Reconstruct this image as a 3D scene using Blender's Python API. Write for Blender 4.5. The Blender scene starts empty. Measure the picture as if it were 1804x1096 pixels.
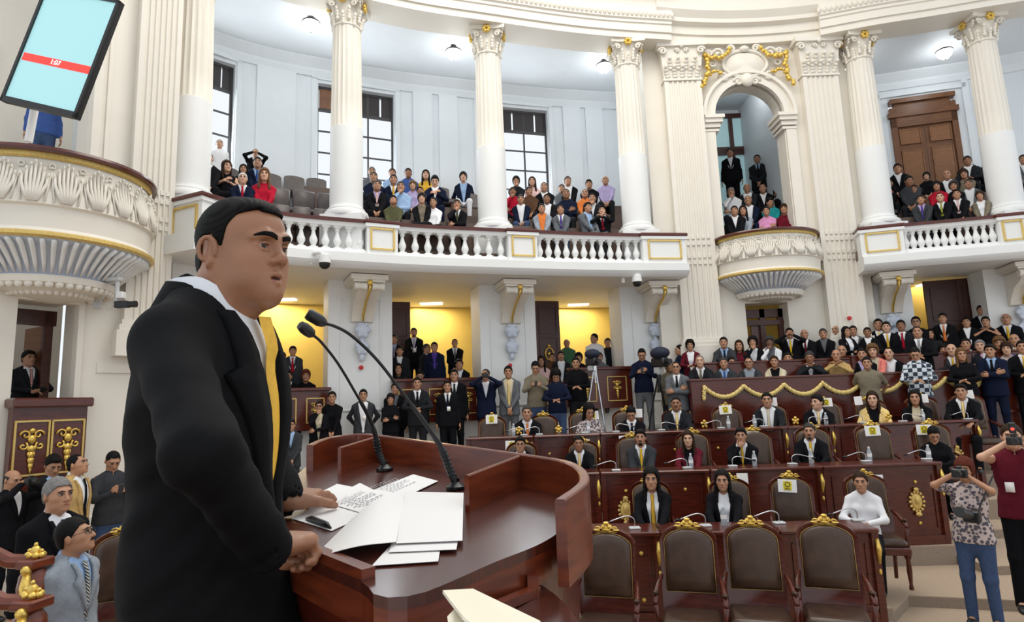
import bpy, math, random
import numpy as np
from mathutils import Vector, Matrix
random.seed(7); RNG = np.random.default_rng(11)
SC = bpy.context.scene; COL = SC.collection
# ---------------------------------------------------------------- camera
FPX = 1100.0; PITCH = math.atan(.15); ROLL = .036; CZ = 2.3
_F = np.array([0, math.cos(PITCH), math.sin(PITCH)]); _R0 = np.array([1., 0, 0]); _U0 = np.array([0, -math.sin(PITCH), math.cos(PITCH)])
_R = _R0*math.cos(ROLL) - _U0*math.sin(ROLL); _U = _U0*math.cos(ROLL) + _R0*math.sin(ROLL)
CAMP = np.array([0, 0, CZ])
def ray(px, py): return FPX*_F + (px-902)*_R + (548-py)*_U
def atY(px, py, Y):
    d = ray(px, py); return CAMP + d*(Y/d[1])
def atZ(px, py, z):
    d = ray(px, py); return CAMP + d*((z-CZ)/d[2])
def proj(p):
    v = np.asarray(p, float)-CAMP; w = v@_F
    return 902+FPX*(v@_R)/w, 548-FPX*(v@_U)/w
cam_d = bpy.data.cameras.new('camera'); cam = bpy.data.objects.new('camera', cam_d); COL.objects.link(cam)
cam_d.sensor_width = 36; cam_d.lens = 36*FPX/1804; cam_d.clip_start = .05; cam_d.clip_end = 200
cam.matrix_world = Matrix(((_R[0], _U[0], -_F[0], 0), (_R[1], _U[1], -_F[1], 0), (_R[2], _U[2], -_F[2], CZ), (0, 0, 0, 1)))
SC.camera = cam
# ---------------------------------------------------------------- materials
MATS = {}
def mat(name, col, rough=.6, metal=0., spec=.5, noise=0., nscale=8., bump=0., bscale=60., emit=None, estr=1., coat=0., sheen=0., kind=None, col2=None):
    if name in MATS: return MATS[name]
    m = bpy.data.materials.new(name); m.use_nodes = True; nt = m.node_tree; b = nt.nodes['Principled BSDF']
    b.inputs['Base Color'].default_value = (*col, 1); b.inputs['Roughness'].default_value = rough
    b.inputs['Metallic'].default_value = metal; b.inputs['Specular IOR Level'].default_value = spec
    b.inputs['Coat Weight'].default_value = coat; b.inputs['Coat Roughness'].default_value = .15
    b.inputs['Sheen Weight'].default_value = sheen
    tc = nt.nodes.new('ShaderNodeTexCoord')
    if noise or col2:
        n = nt.nodes.new('ShaderNodeTexNoise'); n.inputs['Scale'].default_value = nscale; n.inputs['Detail'].default_value = 4
        mp = nt.nodes.new('ShaderNodeMapping'); nt.links.new(tc.outputs['Object'], mp.inputs['Vector'])
        if kind == 'wood': mp.inputs['Scale'].default_value = (1.2, 1.2, 9); n.inputs['Distortion'].default_value = .6
        if kind == 'woodx': mp.inputs['Scale'].default_value = (2, 14, 2); n.inputs['Distortion'].default_value = .8
        nt.links.new(mp.outputs['Vector'], n.inputs['Vector'])
        mx = nt.nodes.new('ShaderNodeMix'); mx.data_type = 'RGBA'
        c2 = col2 or tuple(min(1, c*(1+noise)) for c in col); c1 = col if col2 else tuple(c*(1-noise) for c in col)
        mx.inputs['A'].default_value = (*c1, 1); mx.inputs['B'].default_value = (*c2, 1)
        rp = nt.nodes.new('ShaderNodeMapRange'); rp.inputs['From Min'].default_value = .3; rp.inputs['From Max'].default_value = .7
        nt.links.new(n.outputs['Fac'], rp.inputs['Value']); nt.links.new(rp.outputs['Result'], mx.inputs['Factor'])
        nt.links.new(mx.outputs['Result'], b.inputs['Base Color'])
    if bump:
        n2 = nt.nodes.new('ShaderNodeTexNoise'); n2.inputs['Scale'].default_value = bscale; n2.inputs['Detail'].default_value = 3
        nt.links.new(tc.outputs['Object'], n2.inputs['Vector'])
        bp = nt.nodes.new('ShaderNodeBump'); bp.inputs['Strength'].default_value = bump; bp.inputs['Distance'].default_value = .01
        nt.links.new(n2.outputs['Fac'], bp.inputs['Height']); nt.links.new(bp.outputs['Normal'], b.inputs['Normal'])
    if emit: b.inputs['Emission Color'].default_value = (*emit, 1); b.inputs['Emission Strength'].default_value = estr
    MATS[name] = m; return m
def lin(r, g, b): return tuple(((c/255)/12.92 if c/255 <= .04045 else ((c/255+.055)/1.055)**2.4) for c in (r, g, b))
PLASTER = mat('cream_plaster', (.80, .75, .66), .55, noise=.02, nscale=2.5)
PLASTW = mat('white_plaster', (.83, .835, .82), .6, noise=.015, nscale=2)
GALW = mat('gallery_white_paint', (.80, .84, .87), .6, noise=.015, nscale=2)
YELW = mat('yellow_wall_paint', (.86, .60, .13), .7, noise=.03, nscale=2)
GOLD = mat('gilding', (.80, .55, .13), .38, metal=.75, noise=.2, nscale=30, bump=.3, bscale=80)
GOLDP = mat('gold_leaf_moulding', (.70, .50, .16), .45, metal=.4, noise=.15, nscale=40)
MAHO = mat('mahogany', (.115, .018, .008), .25, spec=.5, col2=(.055, .009, .005), nscale=5, kind='wood', coat=.25)
MAHOL = mat('lectern_mahogany', (.20, .040, .013), .28, col2=(.10, .018, .008), nscale=6, kind='wood', coat=.2)
MAHOT = mat('lectern_top_mahogany', (.085, .017, .008), .27, col2=(.045, .010, .006), nscale=7, kind='woodx', coat=.35)
DWOOD = mat('dark_door_wood', (.085, .022, .012), .35, col2=(.045, .012, .007), nscale=4, kind='wood')
OAK = mat('brown_door_wood', (.21, .085, .03), .4, col2=(.13, .048, .018), nscale=4, kind='wood')
LEATH = mat('brown_leather', (.060, .030, .017), .33, noise=.25, nscale=9, bump=.15, bscale=200)
LEATG = mat('grey_brown_leather', (.095, .075, .07), .4, noise=.15, nscale=9)
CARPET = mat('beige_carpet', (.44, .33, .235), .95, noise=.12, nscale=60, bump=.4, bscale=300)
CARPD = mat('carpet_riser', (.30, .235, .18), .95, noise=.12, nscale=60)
GFLOOR = mat('gallery_tread_wood', (.16, .10, .07), .5, noise=.2, nscale=5)
BLACK = mat('black_plastic', (.012, .012, .013), .4)
BLKM = mat('black_metal', (.012, .012, .014), .32, metal=.3)
CHROME = mat('chrome', (.6, .6, .62), .2, metal=1)
GREYP = mat('grey_plastic', (.55, .56, .56), .5)
WHITEP = mat('white_plastic', (.8, .8, .79), .4)
PAPER = mat('paper', (.86, .84, .82), .7)
CREAMP = mat('cream_paper', (.88, .81, .64), .7)
YELP = mat('yellow_print', (.85, .68, .02), .6)
INK = mat('ink', (.02, .02, .02), .6)
INKG = mat('grey_ink', (.22, .22, .24), .7)
REDP = mat('red_paint', (.55, .01, .012), .4)
LAMPG = mat('lit_globe', (.9, .9, .9), .3, emit=(1, .98, .95), estr=5)
BLUEST = mat('blue_white_stucco', (.62, .68, .78), .6, noise=.05)
WATER = mat('bottle_plastic', (.75, .82, .88), .12, spec=.6)
WATER.node_tree.nodes['Principled BSDF'].inputs['Transmission Weight'].default_value = .6
STEEL = mat('window_steel', (.06, .055, .055), .5)
LOUV = mat('louvre_wood', (.035, .028, .028), .5)
LOUVB = mat('plywood_panel', (.22, .10, .05), .5, noise=.2, nscale=6)
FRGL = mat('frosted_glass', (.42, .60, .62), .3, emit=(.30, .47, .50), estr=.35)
# ---------------------------------------------------------------- mesh accumulation
class MB:
    def __init__(s): s.v = []; s.f = []; s.m = []; s.n = 0
    def add(s, V, Fs, mi=0):
        V = np.asarray(V, float).reshape(-1, 3); s.v.append(V)
        o = s.n
        for f in Fs: s.f.append([i+o for i in f]); s.m.append(mi)
        s.n += len(V); return s
    def box(s, c, size, rz=0., mi=0, M=None):
        x, y, z = [q/2 for q in size]
        V = np.array([[-x,-y,-z],[x,-y,-z],[x,y,-z],[-x,y,-z],[-x,-y,z],[x,-y,z],[x,y,z],[-x,y,z]])
        if rz: V = V@np.array([[math.cos(rz), math.sin(rz), 0], [-math.sin(rz), math.cos(rz), 0], [0, 0, 1]])
        if M is not None: V = V@np.asarray(M).T
        return s.add(V+np.asarray(c, float), [[0,3,2,1],[4,5,6,7],[0,1,5,4],[1,2,6,5],[2,3,7,6],[3,0,4,7]], mi)
    def hexa(s, P, mi=0):   # 8 corners, bottom ring then top ring
        return s.add(P, [[0,3,2,1],[4,5,6,7],[0,1,5,4],[1,2,6,5],[2,3,7,6],[3,0,4,7]], mi)
    def bbox(s, c, size, b=.01, rz=0., mi=0):   # chamfered box
        x, y, z = [q/2 for q in size]; b = min(b, x*.9, y*.9, z*.9); P = []
        for zz, ins in ((-z, b), (-z+b, 0), (z-b, 0), (z, b)):
            X, Y = x-ins, y-ins
            P += [[-X+b*(not ins), -Y, zz], [X-b*(not ins), -Y, zz], [X, -Y+b*(not ins), zz], [X, Y-b*(not ins), zz], [X-b*(not ins), Y, zz], [-X+b*(not ins), Y, zz], [-X, Y-b*(not ins), zz], [-X, -Y+b*(not ins), zz]]
        V = np.array(P)
        if rz: V = V@np.array([[math.cos(rz), math.sin(rz), 0], [-math.sin(rz), math.cos(rz), 0], [0, 0, 1]])
        Fs = [[7,6,5,4,3,2,1,0], list(range(24, 32))]
        for k in range(3):
            for i in range(8): Fs.append([k*8+i, k*8+(i+1)%8, k*8+8+(i+1)%8, k*8+8+i])
        return s.add(V+np.asarray(c, float), Fs, mi)
    def lathe(s, prof, c=(0,0,0), n=16, mi=0, cap=True, axis=None, a0=0., a1=None, sy=1.):
        full = a1 is None; na = n if full else n+1; A = np.linspace(a0, a0+2*math.pi if full else a1, n+1)[:na]
        V = []
        for r, z in prof:
            for a in A: V.append([r*math.cos(a), r*math.sin(a)*sy, z])
        V = np.array(V)
        if axis is not None:
            M = np.array(Vector((0,0,1)).rotation_difference(Vector(axis)).to_matrix()); V = V@M.T
        Fs = []
        for k in range(len(prof)-1):
            for i in range(n if full else n):
                j = (i+1) % na if full else i+1
                Fs.append([k*na+i, k*na+j, (k+1)*na+j, (k+1)*na+i])
        if cap and full: Fs.append(list(range(na))[::-1]); Fs.append([(len(prof)-1)*na+i for i in range(na)])
        return s.add(V+np.asarray(c, float), Fs, mi)
    def tube(s, pts, r, n=8, mi=0, closed=False):
        P = [Vector(p) for p in pts]; N = len(P); rr = r if hasattr(r, '__len__') else [r]*N
        V = []; up = None
        for i, p in enumerate(P):
            t = (P[(i+1) % N]-P[i-1]) if closed else (P[min(i+1, N-1)]-P[max(i-1, 0)])
            t.normalize()
            if up is None: up = t.orthogonal().normalized()
            up = (up - t*up.dot(t));
            up = up.normalized() if up.length > 1e-6 else t.orthogonal().normalized()
            b = t.cross(up)
            for k in range(n):
                a = 2*math.pi*k/n; V.append(p+up*math.cos(a)*rr[i]+b*math.sin(a)*rr[i])
        Fs = []
        for i in range(N if closed else N-1):
            j = (i+1) % N
            for k in range(n): Fs.append([i*n+k, i*n+(k+1)%n, j*n+(k+1)%n, j*n+k])
        if not closed: Fs.append(list(range(n))[::-1]); Fs.append([(N-1)*n+k for k in range(n)])
        return s.add([list(v) for v in V], Fs, mi)
    def ell(s, c, r, n=10, m=6, mi=0, M=None):
        V = [];
        for j in range(m+1):
            t = math.pi*j/m
            for i in range(n):
                a = 2*math.pi*i/n; V.append([r[0]*math.sin(t)*math.cos(a), r[1]*math.sin(t)*math.sin(a), -r[2]*math.cos(t)])
        V = np.array(V)
        if M is not None: V = V@np.asarray(M).T
        Fs = [[j*n+i, j*n+(i+1)%n, (j+1)*n+(i+1)%n, (j+1)*n+i] for j in range(m) for i in range(n)]
        return s.add(V+np.asarray(c, float), Fs, mi)
    def prism(s, poly, z0, z1, mi=0):   # plan polygon extruded in z
        n = len(poly); V = [[p[0], p[1], z0] for p in poly]+[[p[0], p[1], z1] for p in poly]
        return s.add(V, [list(range(n))[::-1], list(range(n, 2*n))]+[[i, (i+1)%n, n+(i+1)%n, n+i] for i in range(n)], mi)
    def slab(s, poly3, off, mi=0):   # 3D polygon with an offset vector
        n = len(poly3); P = np.asarray(poly3, float); V = np.vstack([P, P+np.asarray(off, float)])
        return s.add(V, [list(range(n))[::-1], list(range(n, 2*n))]+[[i, (i+1)%n, n+(i+1)%n, n+i] for i in range(n)], mi)
    def sweep(s, path, prof, mi=0, closed_prof=True, caps=True):   # path: plan points; prof: (offset outward, z)
        P = np.asarray(path, float); N = len(P); nr = normals(P); V = []
        for i in range(N):
            for o, z in prof: V.append([P[i,0]+nr[i,0]*o, P[i,1]+nr[i,1]*o, z])
        k = len(prof); Fs = []
        for i in range(N-1):
            for j in range(k if closed_prof else k-1):
                Fs.append([i*k+j, i*k+(j+1)%k, (i+1)*k+(j+1)%k, (i+1)*k+j])
        if caps and closed_prof: Fs.append(list(range(k))[::-1]); Fs.append([(N-1)*k+j for j in range(k)])
        return s.add(V, Fs, mi)
    def build(s, name, mats, parent=None, smooth=False, origin=None, label=None):
        V = np.vstack(s.v) if s.v else np.zeros((0, 3))
        if origin is not None: V = V-np.asarray(origin, float)
        return mk(name, V, s.f, s.m, mats, parent, smooth, origin, label)
def normals(P):   # outward = left of travel direction (travel is left to right, outward is away from camera)
    t = np.gradient(P, axis=0); t /= np.linalg.norm(t, axis=1)[:, None]+1e-9
    return np.stack([-t[:, 1], t[:, 0]], 1)
def mk(name, V, Fs, mi, mats, parent=None, smooth=False, origin=None, label=None):
    me = bpy.data.meshes.new(name); V = np.asarray(V, float)
    if isinstance(Fs, np.ndarray):
        nf, k = Fs.shape; me.vertices.add(len(V)); me.vertices.foreach_set('co', V.ravel())
        me.loops.add(nf*k); me.loops.foreach_set('vertex_index', Fs.ravel().astype(np.int32))
        me.polygons.add(nf); me.polygons.foreach_set('loop_start', np.arange(0, nf*k, k, dtype=np.int32))
        me.update(calc_edges=True); me.validate()
    else: me.from_pydata([tuple(v) for v in V], [], [tuple(f) for f in Fs]); me.update()
    if not isinstance(mats, (list, tuple)): mats = [mats]
    for m in mats: me.materials.append(m)
    if len(mats) > 1 and mi is not None and len(me.polygons) == len(mi): me.polygons.foreach_set('material_index', np.asarray(mi, np.int32))
    if smooth is True: me.polygons.foreach_set('use_smooth', np.ones(len(me.polygons), bool))
    elif smooth:
        me.polygons.foreach_set('use_smooth', np.ones(len(me.polygons), bool)); me.set_sharp_from_angle(angle=smooth)
    o = bpy.data.objects.new(name, me); COL.objects.link(o)
    if origin is not None: o.location = origin
    if parent is not None: o.parent = parent
    if label: o['label'] = label
    return o
def tag(o, label, cat, group=None, kind=None):
    o['label'] = label; o['category'] = cat
    if group: o['group'] = group
    if kind: o['kind'] = kind
    return o
def thing(name, label, cat, loc=(0,0,0), rz=0., group=None, s=1.):
    o = bpy.data.objects.new(name, None); COL.objects.link(o); o.location = loc; o.rotation_euler = (0, 0, rz); o.scale = (s, s, s)
    o.empty_display_size = .1
    return tag(o, label, cat, group)
def struct(o): o['kind'] = 'structure'; return o
def copytree(o, parent=None, loc=None, rz=None, label=None, s=None):
    c = o.copy(); COL.objects.link(c)
    if parent is not None: c.parent = parent
    for ch in list(o.children): copytree(ch, c)
    if loc is not None: c.location = loc
    if rz is not None: c.rotation_euler = (0, 0, rz)
    if s is not None: c.scale = (s, s, s)
    if label: c['label'] = label
    return c
def spline(pts, n=12):
    P = [np.asarray(p, float) for p in pts]; P = [2*P[0]-P[1]]+P+[2*P[-1]-P[-2]]; out = []
    for i in range(1, len(P)-2):
        for k in range(n):
            t = k/n; a, b, c, d = P[i-1], P[i], P[i+1], P[i+2]
            out.append(.5*((2*b)+(-a+c)*t+(2*a-5*b+4*c-d)*t*t+(-a+3*b-3*c+d)*t**3))
    out.append(P[-2]); return np.array(out)
def resample(P, step=None, n=None):
    d = np.r_[0, np.cumsum(np.linalg.norm(np.diff(P, axis=0), axis=1))]
    n = n or max(2, int(round(d[-1]/step))+1); s = np.linspace(0, d[-1], n)
    return np.stack([np.interp(s, d, P[:, k]) for k in range(P.shape[1])], 1)
def offs(P, o): return P+normals(P)*o
# ---------------------------------------------------------------- signed distance fields
class Field:
    def __init__(s, xs, ys, zs, big=.12):
        s.xs, s.ys, s.zs = [np.asarray(a, np.float32) for a in (xs, ys, zs)]
        s.big = big; s.F = np.full((len(xs), len(ys), len(zs)), big, np.float32)
    def sub(s, lo, hi):
        sl = []
        for a, l, h in zip((s.xs, s.ys, s.zs), lo, hi):
            i, j = np.searchsorted(a, l), np.searchsorted(a, h)
            sl.append(slice(max(0, i-1), min(len(a), j+1)))
        X = s.xs[sl[0]][:, None, None]; Y = s.ys[sl[1]][None, :, None]; Z = s.zs[sl[2]][None, None, :]
        return tuple(sl), X, Y, Z
    def comb(s, sl, d, k, op):
        A = s.F[sl]
        if op == 'u':
            if k > 0: h = np.maximum(k-np.abs(A-d), 0)/k; s.F[sl] = np.minimum(A, d)-h*h*k*.25
            else: s.F[sl] = np.minimum(A, d)
        elif op == 's':   # subtract
            d = -d
            if k > 0: h = np.maximum(k-np.abs(A-d), 0)/k; s.F[sl] = np.maximum(A, d)+h*h*k*.25
            else: s.F[sl] = np.maximum(A, d)
    def cap(s, a, b, ra, rb=None, k=.03, flat=1., fd=(0,1,0), op='u'):
        rb = ra if rb is None else rb; a = np.asarray(a, float); b = np.asarray(b, float); R = max(ra, rb)+(k if k else 0)+.03
        sl, X, Y, Z = s.sub(np.minimum(a, b)-R, np.maximum(a, b)+R)
        if min(q.stop-q.start for q in sl) <= 0: return s
        ab = b-a; L2 = float(ab@ab)+1e-12
        px, py, pz = X-a[0], Y-a[1], Z-a[2]
        h = np.clip((px*ab[0]+py*ab[1]+pz*ab[2])/L2, 0, 1)
        dx, dy, dz = px-h*ab[0], py-h*ab[1], pz-h*ab[2]
        r = ra+(rb-ra)*h
        if flat != 1.:
            f = np.asarray(fd, float); f /= np.linalg.norm(f); q = dx*f[0]+dy*f[1]+dz*f[2]; e = (1/flat-1)*q
            D = np.sqrt((dx+e*f[0])**2+(dy+e*f[1])**2+(dz+e*f[2])**2)
            g = np.sqrt(np.maximum((dx+(1/flat**2-1)*q*f[0])**2+(dy+(1/flat**2-1)*q*f[1])**2+(dz+(1/flat**2-1)*q*f[2])**2, 1e-12))
            d = (D-r)*D/np.maximum(g, 1e-6)
        else: d = np.sqrt(dx*dx+dy*dy+dz*dz)-r
        s.comb(sl, d.astype(np.float32), k, op); return s
    def ell(s, c, r, k=.03, M=None, op='u'):
        c = np.asarray(c, float); r = np.asarray(r, float); R = max(r)+(k if k else 0)+.03
        sl, X, Y, Z = s.sub(c-R, c+R)
        if min(q.stop-q.start for q in sl) <= 0: return s
        px, py, pz = X-c[0], Y-c[1], Z-c[2]
        if M is not None:
            M = np.asarray(M); px, py, pz = (M[0,0]*px+M[1,0]*py+M[2,0]*pz, M[0,1]*px+M[1,1]*py+M[2,1]*pz, M[0,2]*px+M[1,2]*py+M[2,2]*pz)
        k0 = np.sqrt((px/r[0])**2+(py/r[1])**2+(pz/r[2])**2); k1 = np.sqrt((px/r[0]**2)**2+(py/r[1]**2)**2+(pz/r[2]**2)**2)
        d = k0*(k0-1)/np.maximum(k1, 1e-6)
        s.comb(sl, d.astype(np.float32), k, op); return s
    def fn(s, lo, hi, f, k=0, op='s'):
        sl, X, Y, Z = s.sub(lo, hi)
        if min(q.stop-q.start for q in sl) <= 0: return s
        d = np.broadcast_to(f(X, Y, Z), s.F[sl].shape).astype(np.float32); s.comb(sl, d, k, op); return s
    def mesh(s):
        F = s.F.copy(); F[0]=F[-1]=s.big; F[:,0]=F[:,-1]=s.big; F[:,:,0]=F[:,:,-1]=s.big
        I = F < 0; nx, ny, nz = F.shape
        c = np.zeros((nx-1, ny-1, nz-1), np.uint8)
        for i in (0,1):
            for j in (0,1):
                for k in (0,1): c += I[i:nx-1+i, j:ny-1+j, k:nz-1+k]
        act = (c > 0) & (c < 8); ci, cj, ck = np.nonzero(act); N = len(ci)
        if N == 0: return np.zeros((0,3)), np.zeros((0,4), int)
        idx = np.full(act.shape, -1, np.int32); idx[ci, cj, ck] = np.arange(N)
        g = {(i,j,k): F[ci+i, cj+j, ck+k] for i in (0,1) for j in (0,1) for k in (0,1)}
        A = np.zeros((N, 3)); W = np.zeros(N)
        for ax in range(3):
            for u in (0,1):
                for v in (0,1):
                    a = [0,0,0]; b = [0,0,0]; o = [q for q in range(3) if q != ax]
                    a[o[0]] = b[o[0]] = u; a[o[1]] = b[o[1]] = v; b[ax] = 1
                    fa, fb = g[tuple(a)], g[tuple(b)]; m = (fa < 0) != (fb < 0)
                    t = np.where(m, fa/np.where(m, fa-fb, 1), 0)
                    P = np.zeros((N, 3)); P[:, o[0]] = u; P[:, o[1]] = v; P[:, ax] = t
                    A += P*m[:, None]; W += m
        A /= W[:, None]
        V = np.stack([s.xs[ci]+A[:,0]*(s.xs[ci+1]-s.xs[ci]), s.ys[cj]+A[:,1]*(s.ys[cj+1]-s.ys[cj]), s.zs[ck]+A[:,2]*(s.zs[ck+1]-s.zs[ck])], 1)
        Q = []
        for ax in range(3):
            sh = [slice(1, -1)]*3; sh2 = [slice(1, -1)]*3; sh[ax] = slice(0, -1); sh2[ax] = slice(1, None)
            a, b = I[tuple(sh)], I[tuple(sh2)]; e = np.argwhere(a != b)
            if not len(e): continue
            inside = a[tuple(e.T)]
            e = e+1; e[:, ax] -= 1
            o = [q for q in range(3) if q != ax]; q4 = []
            for du, dv in ((1,1),(0,1),(0,0),(1,0)):
                cc = e.copy(); cc[:, o[0]] -= du; cc[:, o[1]] -= dv; q4.append(idx[cc[:,0], cc[:,1], cc[:,2]])
            q = np.stack(q4, 1); flip = inside if ax == 1 else ~inside
            q[flip] = q[flip][:, ::-1]; Q.append(q)
        return V, np.vstack(Q)
def axis_grid(lo, hi, coarse, fines):   # nonuniform coordinates, finer inside the given intervals
    out = [lo]; x = lo
    while x < hi:
        st = coarse
        for a, b, h in fines:
            if a-h <= x <= b+h: st = min(st, h)
            elif x < a < x+st: st = min(st, max(h, a-x))
        x += st; out.append(x)
    return np.array(out)
# ================================================================ ARCHITECTURE
RZ = 5.9
CL = spline([atZ(x, y, RZ)[:2] for x, y in ((357,338),(490,372),(640,387),(750,396),(870,402),(1000,408),(1100,411),(1205,412))], 14)
CR = spline([atZ(x, y, RZ)[:2] for x, y in ((1512,402),(1600,393),(1700,384),(1804,374))]+[atZ(1804,374,RZ)[:2]+np.array([1.3,-.35]), atZ(1804,374,RZ)[:2]+np.array([2.6,-.9])], 14)
PL0 = atZ(300, 352, RZ)[:2]
def ext(P, a, b):   # extend both ends of a curve by a straight run
    t0 = P[0]-P[1]; t0 /= np.linalg.norm(t0); t1 = P[-1]-P[-2]; t1 /= np.linalg.norm(t1)
    return np.vstack([P[0]+t0*a, P, P[-1]+t1*b])
def find(P, px, z):   # point of a plan curve that lies on the photograph's column px at height z
    Q = resample(P, n=1200); xs = np.array([proj((q[0], q[1], z))[0] for q in Q]); i = int(np.argmin(abs(xs-px)))
    return Q[i], normals(Q)[i], i/1199
def cut(P, u0, u1, n=None, step=.15):
    Q = resample(P, n=1200); a, b = int(u0*1199), int(u1*1199); return resample(Q[a:b+1], step=step) if n is None else resample(Q[a:b+1], n=n)
def zat(p, py):
    lo, hi = -2., 20.
    for _ in range(50):
        m = (lo+hi)/2
        if proj((p[0], p[1], m))[1] > py: lo = m
        else: hi = m
    return lo
def ang(n): return math.atan2(n[1], n[0])-math.pi/2   # rotation whose local +Y is the outward normal
# ---- balustrades
def baluster_mesh(name):
    b = MB(); b.box((0,0,.012), (.13,.13,.03)); b.box((0,0,.435), (.13,.13,.03))
    b.lathe([(.05,.027),(.055,.04),(.035,.055),(.05,.09),(.068,.14),(.066,.18),(.045,.24),(.03,.31),(.028,.35),(.045,.365),(.045,.38),(.033,.39),(.05,.405),(.055,.42)], n=12, cap=False)
    return b.build(name, PLASTW, smooth=.7)
BAL = None
def gold_panel(parent, c, w, h, rz, name='gilt_frame'):   # framed gilt panel on a pedestal face; c is the middle of the face
    M = Matrix.Rotation(rz, 3, 'Z'); m = MB()
    for dx, dz, sx, sz in ((0,h/2,w,.035),(0,-h/2,w,.035),(-w/2,0,.035,h+.035),(w/2,0,.035,h+.035)):
        v = M@Vector((dx, -.012, 0)); m.box((c[0]+v.x, c[1]+v.y, c[2]+dz), (sx, .03, sz), rz)
    return m.build(name, GOLDP, parent)
def balustrade(curve, u0, u1, nb, label, zr=RZ):
    global BAL
    P = cut(curve, u0, u1, step=.12); mid = P[len(P)//2]
    root = thing('balustrade', label, 'balustrade', (mid[0], mid[1], 0), 0, 'balustrade runs along the gallery')
    def pt(m, nm, mt): o = m.build(nm, mt, root, smooth=.5); o.location = (-mid[0], -mid[1], 0); return o
    pt(MB().sweep(P, [(-.02,zr-.07),(.28,zr-.07),(.28,zr),(-.02,zr)]), 'handrail', MAHO)
    pt(MB().sweep(P, [(.03,zr-.14),(.23,zr-.14),(.25,zr-.07),(.01,zr-.07)]), 'rail_moulding', PLASTW)
    pt(MB().sweep(P, [(.01,zr-.68),(.25,zr-.68),(.25,zr-.59),(.03,zr-.59)]), 'plinth', PLASTW)
    Q = resample(P, n=nb*2+1)[1::2]; N = normals(resample(P, n=nb*2+1))[1::2]
    for i in range(nb):
        if BAL is None: b = BAL = baluster_mesh('baluster')
        else: b = BAL.copy(); COL.objects.link(b)
        b.parent = root; p = Q[i]+N[i]*.13; b.location = (p[0]-mid[0], p[1]-mid[1], zr-.59); b.rotation_euler = (0, 0, ang(N[i]))
        b.scale = (1.12, 1.12, 1)
    return root
def pedestal(curve, u0, u1, label, zr=RZ):
    P = cut(curve, u0, u1, n=4); a, b = P[0], P[-1]; c = (a+b)/2; n = np.array([-(b-a)[1], (b-a)[0]]); w = np.linalg.norm(b-a); n /= w; rz = ang(n)
    root = thing('pedestal', label, 'pedestal', (c[0], c[1], 0), rz, 'pedestals between the balustrade runs')
    m = MB(); m.box((0,.14,zr-.375), (w,.36,.61)); m.box((0,.14,zr-.10), (w+.06,.42,.07)); m.build('pier', PLASTW, root)
    m = MB(); m.bbox((0,.14,zr-.033), (w+.1,.46,.07), .015); m.build('handrail', MAHO, root)
    gold_panel(root, (0,-.04,zr-.37), w*.74, .40, 0)
    return root
def uu(curve, px, z=5.7): return find(curve, px, z)[2]
W = lambda C, o: offs(C, o)
edgesL = [(357,'b',372),(372,646,12),(646,'p',700),(700,895,10),(895,'p',945),(945,1131,10),(1131,'p',1207)]
uL = lambda px: min(1, max(0, uu(CL, px)))
balustrade(CL, uL(357), uL(646), 14, 'white balustrade run beside the speaker, leftmost of the long gallery')
pedestal(CL, uL(646), uL(700), 'white pedestal with gilt framed panel, first to the right of the speaker')
balustrade(CL, uL(700), uL(895), 9, 'white balustrade run below the people between the second and third columns')
pedestal(CL, uL(895), uL(945), 'white pedestal with gilt framed panel beneath the window with people')
balustrade(CL, uL(945), uL(1131), 12, 'white balustrade run ending near the arch, below men in grey suits')
pedestal(CL, uL(1131), 1, 'wide end pedestal with gilt panel, left of the arched bay')
uR = lambda px: uu(CR, px)
pedestal(CR, 0, uR(1590), 'wide end pedestal with gilt panel, right of the arched bay')
balustrade(CR, uR(1590), uR(1758), 12, 'white balustrade run below the tall brown gallery door')
pedestal(CR, uR(1758), uR(1803), 'white pedestal with gilt panel at the right edge of the photo')
# short angled pedestal by the speaker's head
a = PL0; b = CL[0]; c = (a+b)/2; d = b-a; wd = np.linalg.norm(d); n = np.array([-d[1], d[0]])/wd
root = thing('pedestal', 'angled pedestal with tall gilt panel behind the speaker\'s head', 'pedestal', (c[0], c[1], 0), ang(n), 'pedestals between the balustrade runs')
MB().box((0,.25,RZ-.40), (wd,.5,.66)).box((0,.25,RZ-.10), (wd+.06,.56,.07)).build('pier', PLASTW, root)
MB().bbox((0,.25,RZ-.033), (wd+.12,.62,.07), .015).build('handrail', MAHO, root); gold_panel(root, (0,-.005,RZ-.42), wd*.72, .44, 0)
# ---- balcony slabs (structure)
zb0, zb1 = 4.93, RZ-.66
_q = MB(); _a, _b = PL0-(CL[0]-PL0)*.05, CL[0]; _n = np.array([-(CL[0]-PL0)[1], (CL[0]-PL0)[0]]); _n /= np.linalg.norm(_n)
_q.hexa([[*(_a-_n*.12), zb0-.006], [*(_b-_n*.12), zb0-.006], [*(_b+_n*1.0), zb0-.006], [*(_a+_n*1.3), zb0-.006], [*(_a-_n*.12), zb1+.004], [*(_b-_n*.12), zb1+.004], [*(_b+_n*1.0), zb1+.004], [*(_a+_n*1.3), zb1+.004]]); struct(_q.build('trim_corner', PLASTW))
for k, (C, ins) in enumerate(((CL, 1), (CR, 1))):
    P = resample(C, step=.15)
    struct(MB().sweep(P, [(-.10,zb0+.05),(-.14,zb0+.12),(-.14,zb1-.03),(-.04,zb1),(1.3,zb1),(1.3,zb0),(-.02,zb0)]).build('trim_%d' % (k+1), PLASTW, smooth=.5))
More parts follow.
